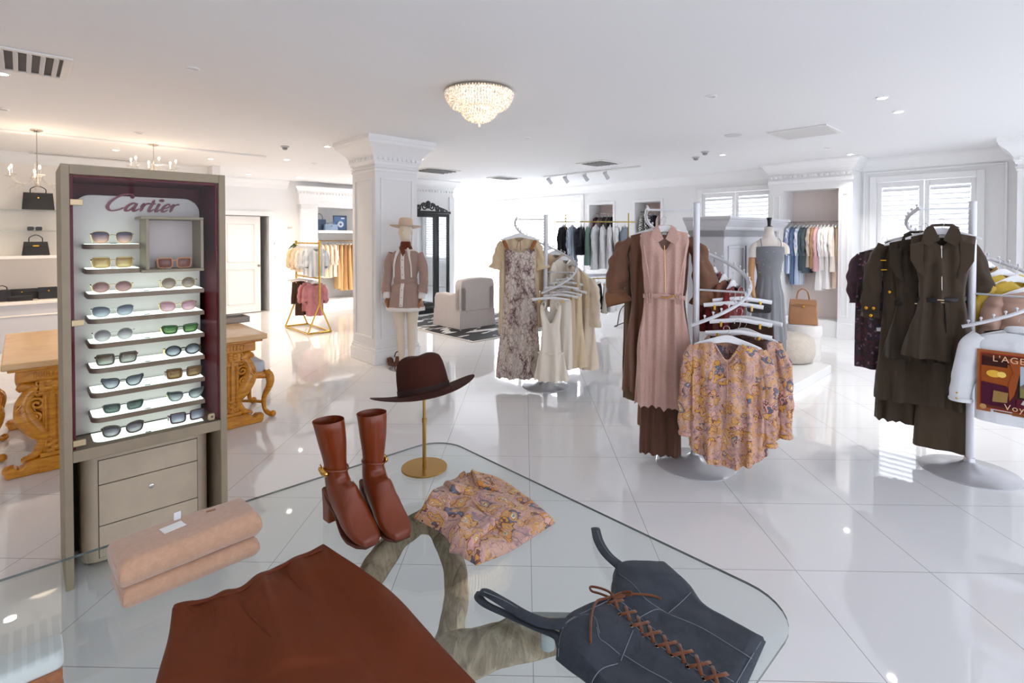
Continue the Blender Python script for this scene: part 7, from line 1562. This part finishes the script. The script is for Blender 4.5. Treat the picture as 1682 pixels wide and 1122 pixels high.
for px, py in ((1204, 222),):
    p = atz(px, py, HC); root = thing('ceiling_speaker', 'round grey ceiling speaker left of the dark vent', 'speaker', p - Vector((0, 0, .0005))); mb = MB(); mb.lathe([(.10, 0), (.10, -.006), (0, -.008)], 32, cap=False); mb.build('grille', plain('grille_grey', (214, 214, 216), .6), root)
# track lights
t0, t1 = atz(893, 297, HC - .10), atz(1052, 281, HC - .10)
tc = (t0 + t1) / 2; root = thing('track_light', 'white ceiling track with four spotlights above the brass rack', 'ceiling light', (tc.x, tc.y, HC - .0005))
d_ = (t1 - t0).normalized(); mb = MB(); mb.tube([t0 - tc + Vector((0, 0, -.02)), t1 - tc + Vector((0, 0, -.02))], .014, 4); mb.build('track', ring_m, root, smooth=False)
for t in (.1, .9): mb = MB(); q = t0.lerp(t1, t) - tc; mb.tube([q + Vector((0, 0, -.02)), Vector((q.x, q.y, 0))], .006, 8); mb.build('drop_rod', ring_m, root)
for i, px in enumerate((905, 935, 969, 1002)):
    q = t0.lerp(t1, (px - 893) / 159.0) - tc; mb = MB(); mb.tube([q + Vector((0, 0, -.03)), q + Vector((0, 0, -.09))], .008, 8); mb.tube([q + Vector((-.05, -.03, -.07)), q + Vector((.03, .02, -.17))], [.03, .036, .038], 16)
    mb.build('spot_head', plain('spot_grey', (206, 206, 208), .4), root)
# crystal flush light
cp = atz(787, 148, HC); cp = Vector((cp.x, cp.y, HC - .0005))
def crystal():
    t = NT('crystal_beads'); v = t.coord(); d = t.voro(v, 60); t.base(t.ramp(d.outputs['Color'], [(0, lin((150, 144, 138))), (.4, lin((232, 224, 214))), (1, lin((255, 252, 246)))]))
    t.set(Roughness=.08); t.b.inputs['Specular IOR Level'].default_value = 1.0; t.b.inputs['Emission Color'].default_value = (*lin((255, 226, 190)), 1)
    s = t.ramp(d.outputs['Distance'], [(.0, (1.0,) * 3), (.45, (.12,) * 3)]); t.link(s, t.b.inputs['Emission Strength']); return t.m
cry = crystal()
root = thing('crystal_ceiling_light', 'lit two-tier crystal basket ceiling light in the middle of the ceiling', 'ceiling light', cp)
RC = .285
mb = MB(); mb.lathe([(RC * .96, 0), (RC * .99, -.02), (RC * .96, -.03), (RC * .9, -.03)], 40, cap=False); mb.build('ceiling_ring', plain('chrome', (200, 196, 190), .12, 1), root)
bead = MB(); bead.sphere((0, 0, 0), (.011, .008, .017), 8, 5); bme = mesh_only(bead, 'crystal_bead', cry, angle=10)
big = MB()
def tier(r0, z0, prof):
    for r, z in prof:
        n = max(6, int(2 * pi * r / .024))
        for k in range(n):
            a = 2 * pi * (k + (z * 50 % 1) * .5) / n; o = len(big.v); big.sphere((r * cos(a), r * sin(a), z), (.012, .012, .0155), 7, 4)
tier(0, 0, [(RC * 1.0, -.035), (RC * .985, -.058), (RC * .955, -.082), (RC * .91, -.105), (RC * .86, -.126), (RC * .80, -.142), (RC * .70, -.152), (RC * .58, -.156)])
b_ = big.build('upper_basket', cry, root, angle=10); b_['kind'] = 'stuff'
big = MB(); tier(0, 0, [(RC * .53, -.158), (RC * .53, -.18), (RC * .50, -.202), (RC * .44, -.224), (RC * .36, -.242), (RC * .25, -.256), (RC * .12, -.266)]); b_ = big.build('lower_basket', cry, root, angle=10); b_['kind'] = 'stuff'
for r, z in ((RC * 1.01, -.03), (RC * .54, -.158)):
    mb = MB(); mb.tube([(r * cos(a), r * sin(a), z) for a in [2 * pi * i / 48 for i in range(49)]], .006, 8); mb.build('metal_hoop', plain('hoop_gold', (206, 176, 130), .25, 1), root)
mb = MB(); mb.tube([(0, 0, -.266), (0, 0, -.285)], .004, 6); mb.sphere((0, 0, -.30), (.012, .012, .016), 8, 6); mb.build('drop_finial', cry, root, angle=20)
mb = MB(); mb.lathe([(.2, -.04), (.17, -.12), (.05, -.15), (0, -.15)], 24, cap=False); mb.build('inner_lamp', emit('lamp_warm', (255, 222, 176), 2.2), root)
# hanging chandeliers at the left
clear_m = glass_mat('crystal_glass', (.97, .96, .94)); bulb = emit('candle_bulb', (255, 226, 184), 7.0)
def chandelier(px, py, drop, label, k=1.0):
    p = atz(px, py, HC); root = thing('chandelier', label, 'chandelier', Vector((p.x, p.y, HC - .0005)), .3, 'crystal chandeliers over the left tables')
    mb = MB(); mb.lathe([(.06, 0), (.06, -.012), (.02, -.03), (.0, -.03)], 20, cap=False); mb.build('canopy', plain('chrome', (200, 196, 190), .12, 1), root)
    mb = MB(); mb.tube([(0, 0, -.02), (0, 0, -drop)], .005, 8); mb.build('rod', plain('chrome', (200, 196, 190), .12, 1), root)
    mb = MB(); mb.lathe([(.012, -drop * .6), (.03, -drop * .68), (.02, -drop * .74), (.045 * k, -drop * .85), (.05 * k, -drop * .92), (.03, -drop), (.0, -drop - .01)], 16, cap=False); mb.sphere((0, 0, -drop - .04), .028, 10, 8); mb.build('crystal_stem', clear_m, root)
    for i in range(6):
        a = i * pi / 3; e = Vector((cos(a), sin(a), 0)); R0 = .26 * k; z = -drop
        mb = MB(); mb.tube(catmull([e * .03 + Vector((0, 0, z + .06)), e * R0 * .4 + Vector((0, 0, z - .03)), e * R0 * .8 + Vector((0, 0, z - .02)), e * R0 + Vector((0, 0, z + .05))], 6), .007, 8); mb.lathe([(.008, z + .04), (.045, z + .055), (.048, z + .06), (.0, z + .058)], 14, e * R0, cap=False); mb.build('arm', clear_m, root)
        mb = MB(); mb.tube([e * R0 + Vector((0, 0, z + .06)), e * R0 + Vector((0, 0, z + .12))], .009, 8); mb.build('candle_sleeve', ring_m, root)
        mb = MB(); mb.sphere(e * R0 + Vector((0, 0, z + .142)), (.012, .012, .024), 8, 6); mb.build('candle_bulb', bulb, root)
        mb = MB()
        for j in range(4): mb.sphere(e * R0 * (.55 + .15 * j) + Vector((0, 0, z - .06 - .02 * (j % 2))), (.008, .008, .018), 6, 5)
        mb.build('crystal_drop', clear_m, root, angle=10)
    return p
CH1 = chandelier(60, 213, .60, 'crystal chandelier with glowing bulbs at the far left of the photo'); CH2 = chandelier(252, 237, .36, 'crystal chandelier showing just above the eyewear cabinet')
# ------------------------------------------------------------------ camera, light, view
cd = bpy.data.cameras.new('camera'); cam = bpy.data.objects.new('camera', cd); COL.objects.link(cam)
cam.location = (0, 0, EYE); cam.rotation_euler = (pi / 2 - PITCH, 0, 0)
cd.sensor_width = 36; cd.lens = F_PX / 1682 * 36; cd.shift_y = -(561 - P_Y) / 1682; cd.clip_start = .05
sc.camera = cam
w = bpy.data.worlds.new('daylight'); sc.world = w; w.use_nodes = True
bg = w.node_tree.nodes['Background']; bg.inputs[0].default_value = (*lin((236, 242, 255)), 1); bg.inputs[1].default_value = 1.7
def area(name, loc, size, power, col=(255, 255, 255), rot=(0, 0, 0), sy=None, spread=180):
    l = bpy.data.lights.new(name, 'AREA'); l.energy = power; l.color = lin(col); l.size = size; l.spread = radians(spread)
    if sy: l.shape = 'RECTANGLE'; l.size_y = sy
    o = bpy.data.objects.new(name, l); COL.objects.link(o); o.location = loc; o.rotation_euler = rot; return o
def spot(loc, power, col, ang=100, blend=.8, r=.05, rot=(0, 0, 0)):
    l = bpy.data.lights.new('downlight_beam', 'SPOT'); l.energy = power; l.color = lin(col); l.spot_size = radians(ang); l.spot_blend = blend; l.shadow_soft_size = r
    o = bpy.data.objects.new('downlight_beam', l); COL.objects.link(o); o.location = loc; o.rotation_euler = rot; return o
for p in DL: spot(p - Vector((0, 0, .02)), 55, (255, 232, 208) if A_of(p) < 4 else (255, 250, 244), 95, .9)
for p in WARM_FILL: spot(p - Vector((0, 0, .02)), 55, (255, 230, 202), 115, .9)
for p in (CH1, CH2):
    l = bpy.data.lights.new('chandelier_light', 'POINT'); l.energy = 5; l.color = lin((255, 224, 190)); l.shadow_soft_size = .2; o = bpy.data.objects.new('chandelier_light', l); COL.objects.link(o); o.location = p - Vector((0, 0, .45))
vs = sc.view_settings
sc.view_settings.view_transform = 'Standard'; vs.look = 'None'; vs.gamma = 1; vs.use_curve_mapping = False; vs.exposure = 0.9
sc.cycles.use_denoising = True; sc.cycles.use_adaptive_sampling = True; sc.cycles.adaptive_threshold = .035
sc.cycles.max_bounces = 10; sc.cycles.diffuse_bounces = 5; sc.cycles.glossy_bounces = 5; sc.cycles.transmission_bounces = 10; sc.cycles.transparent_max_bounces = 16
sc.cycles.sample_clamp_indirect = 8
sc.cycles.caustics_reflective = False; sc.cycles.caustics_refractive = False
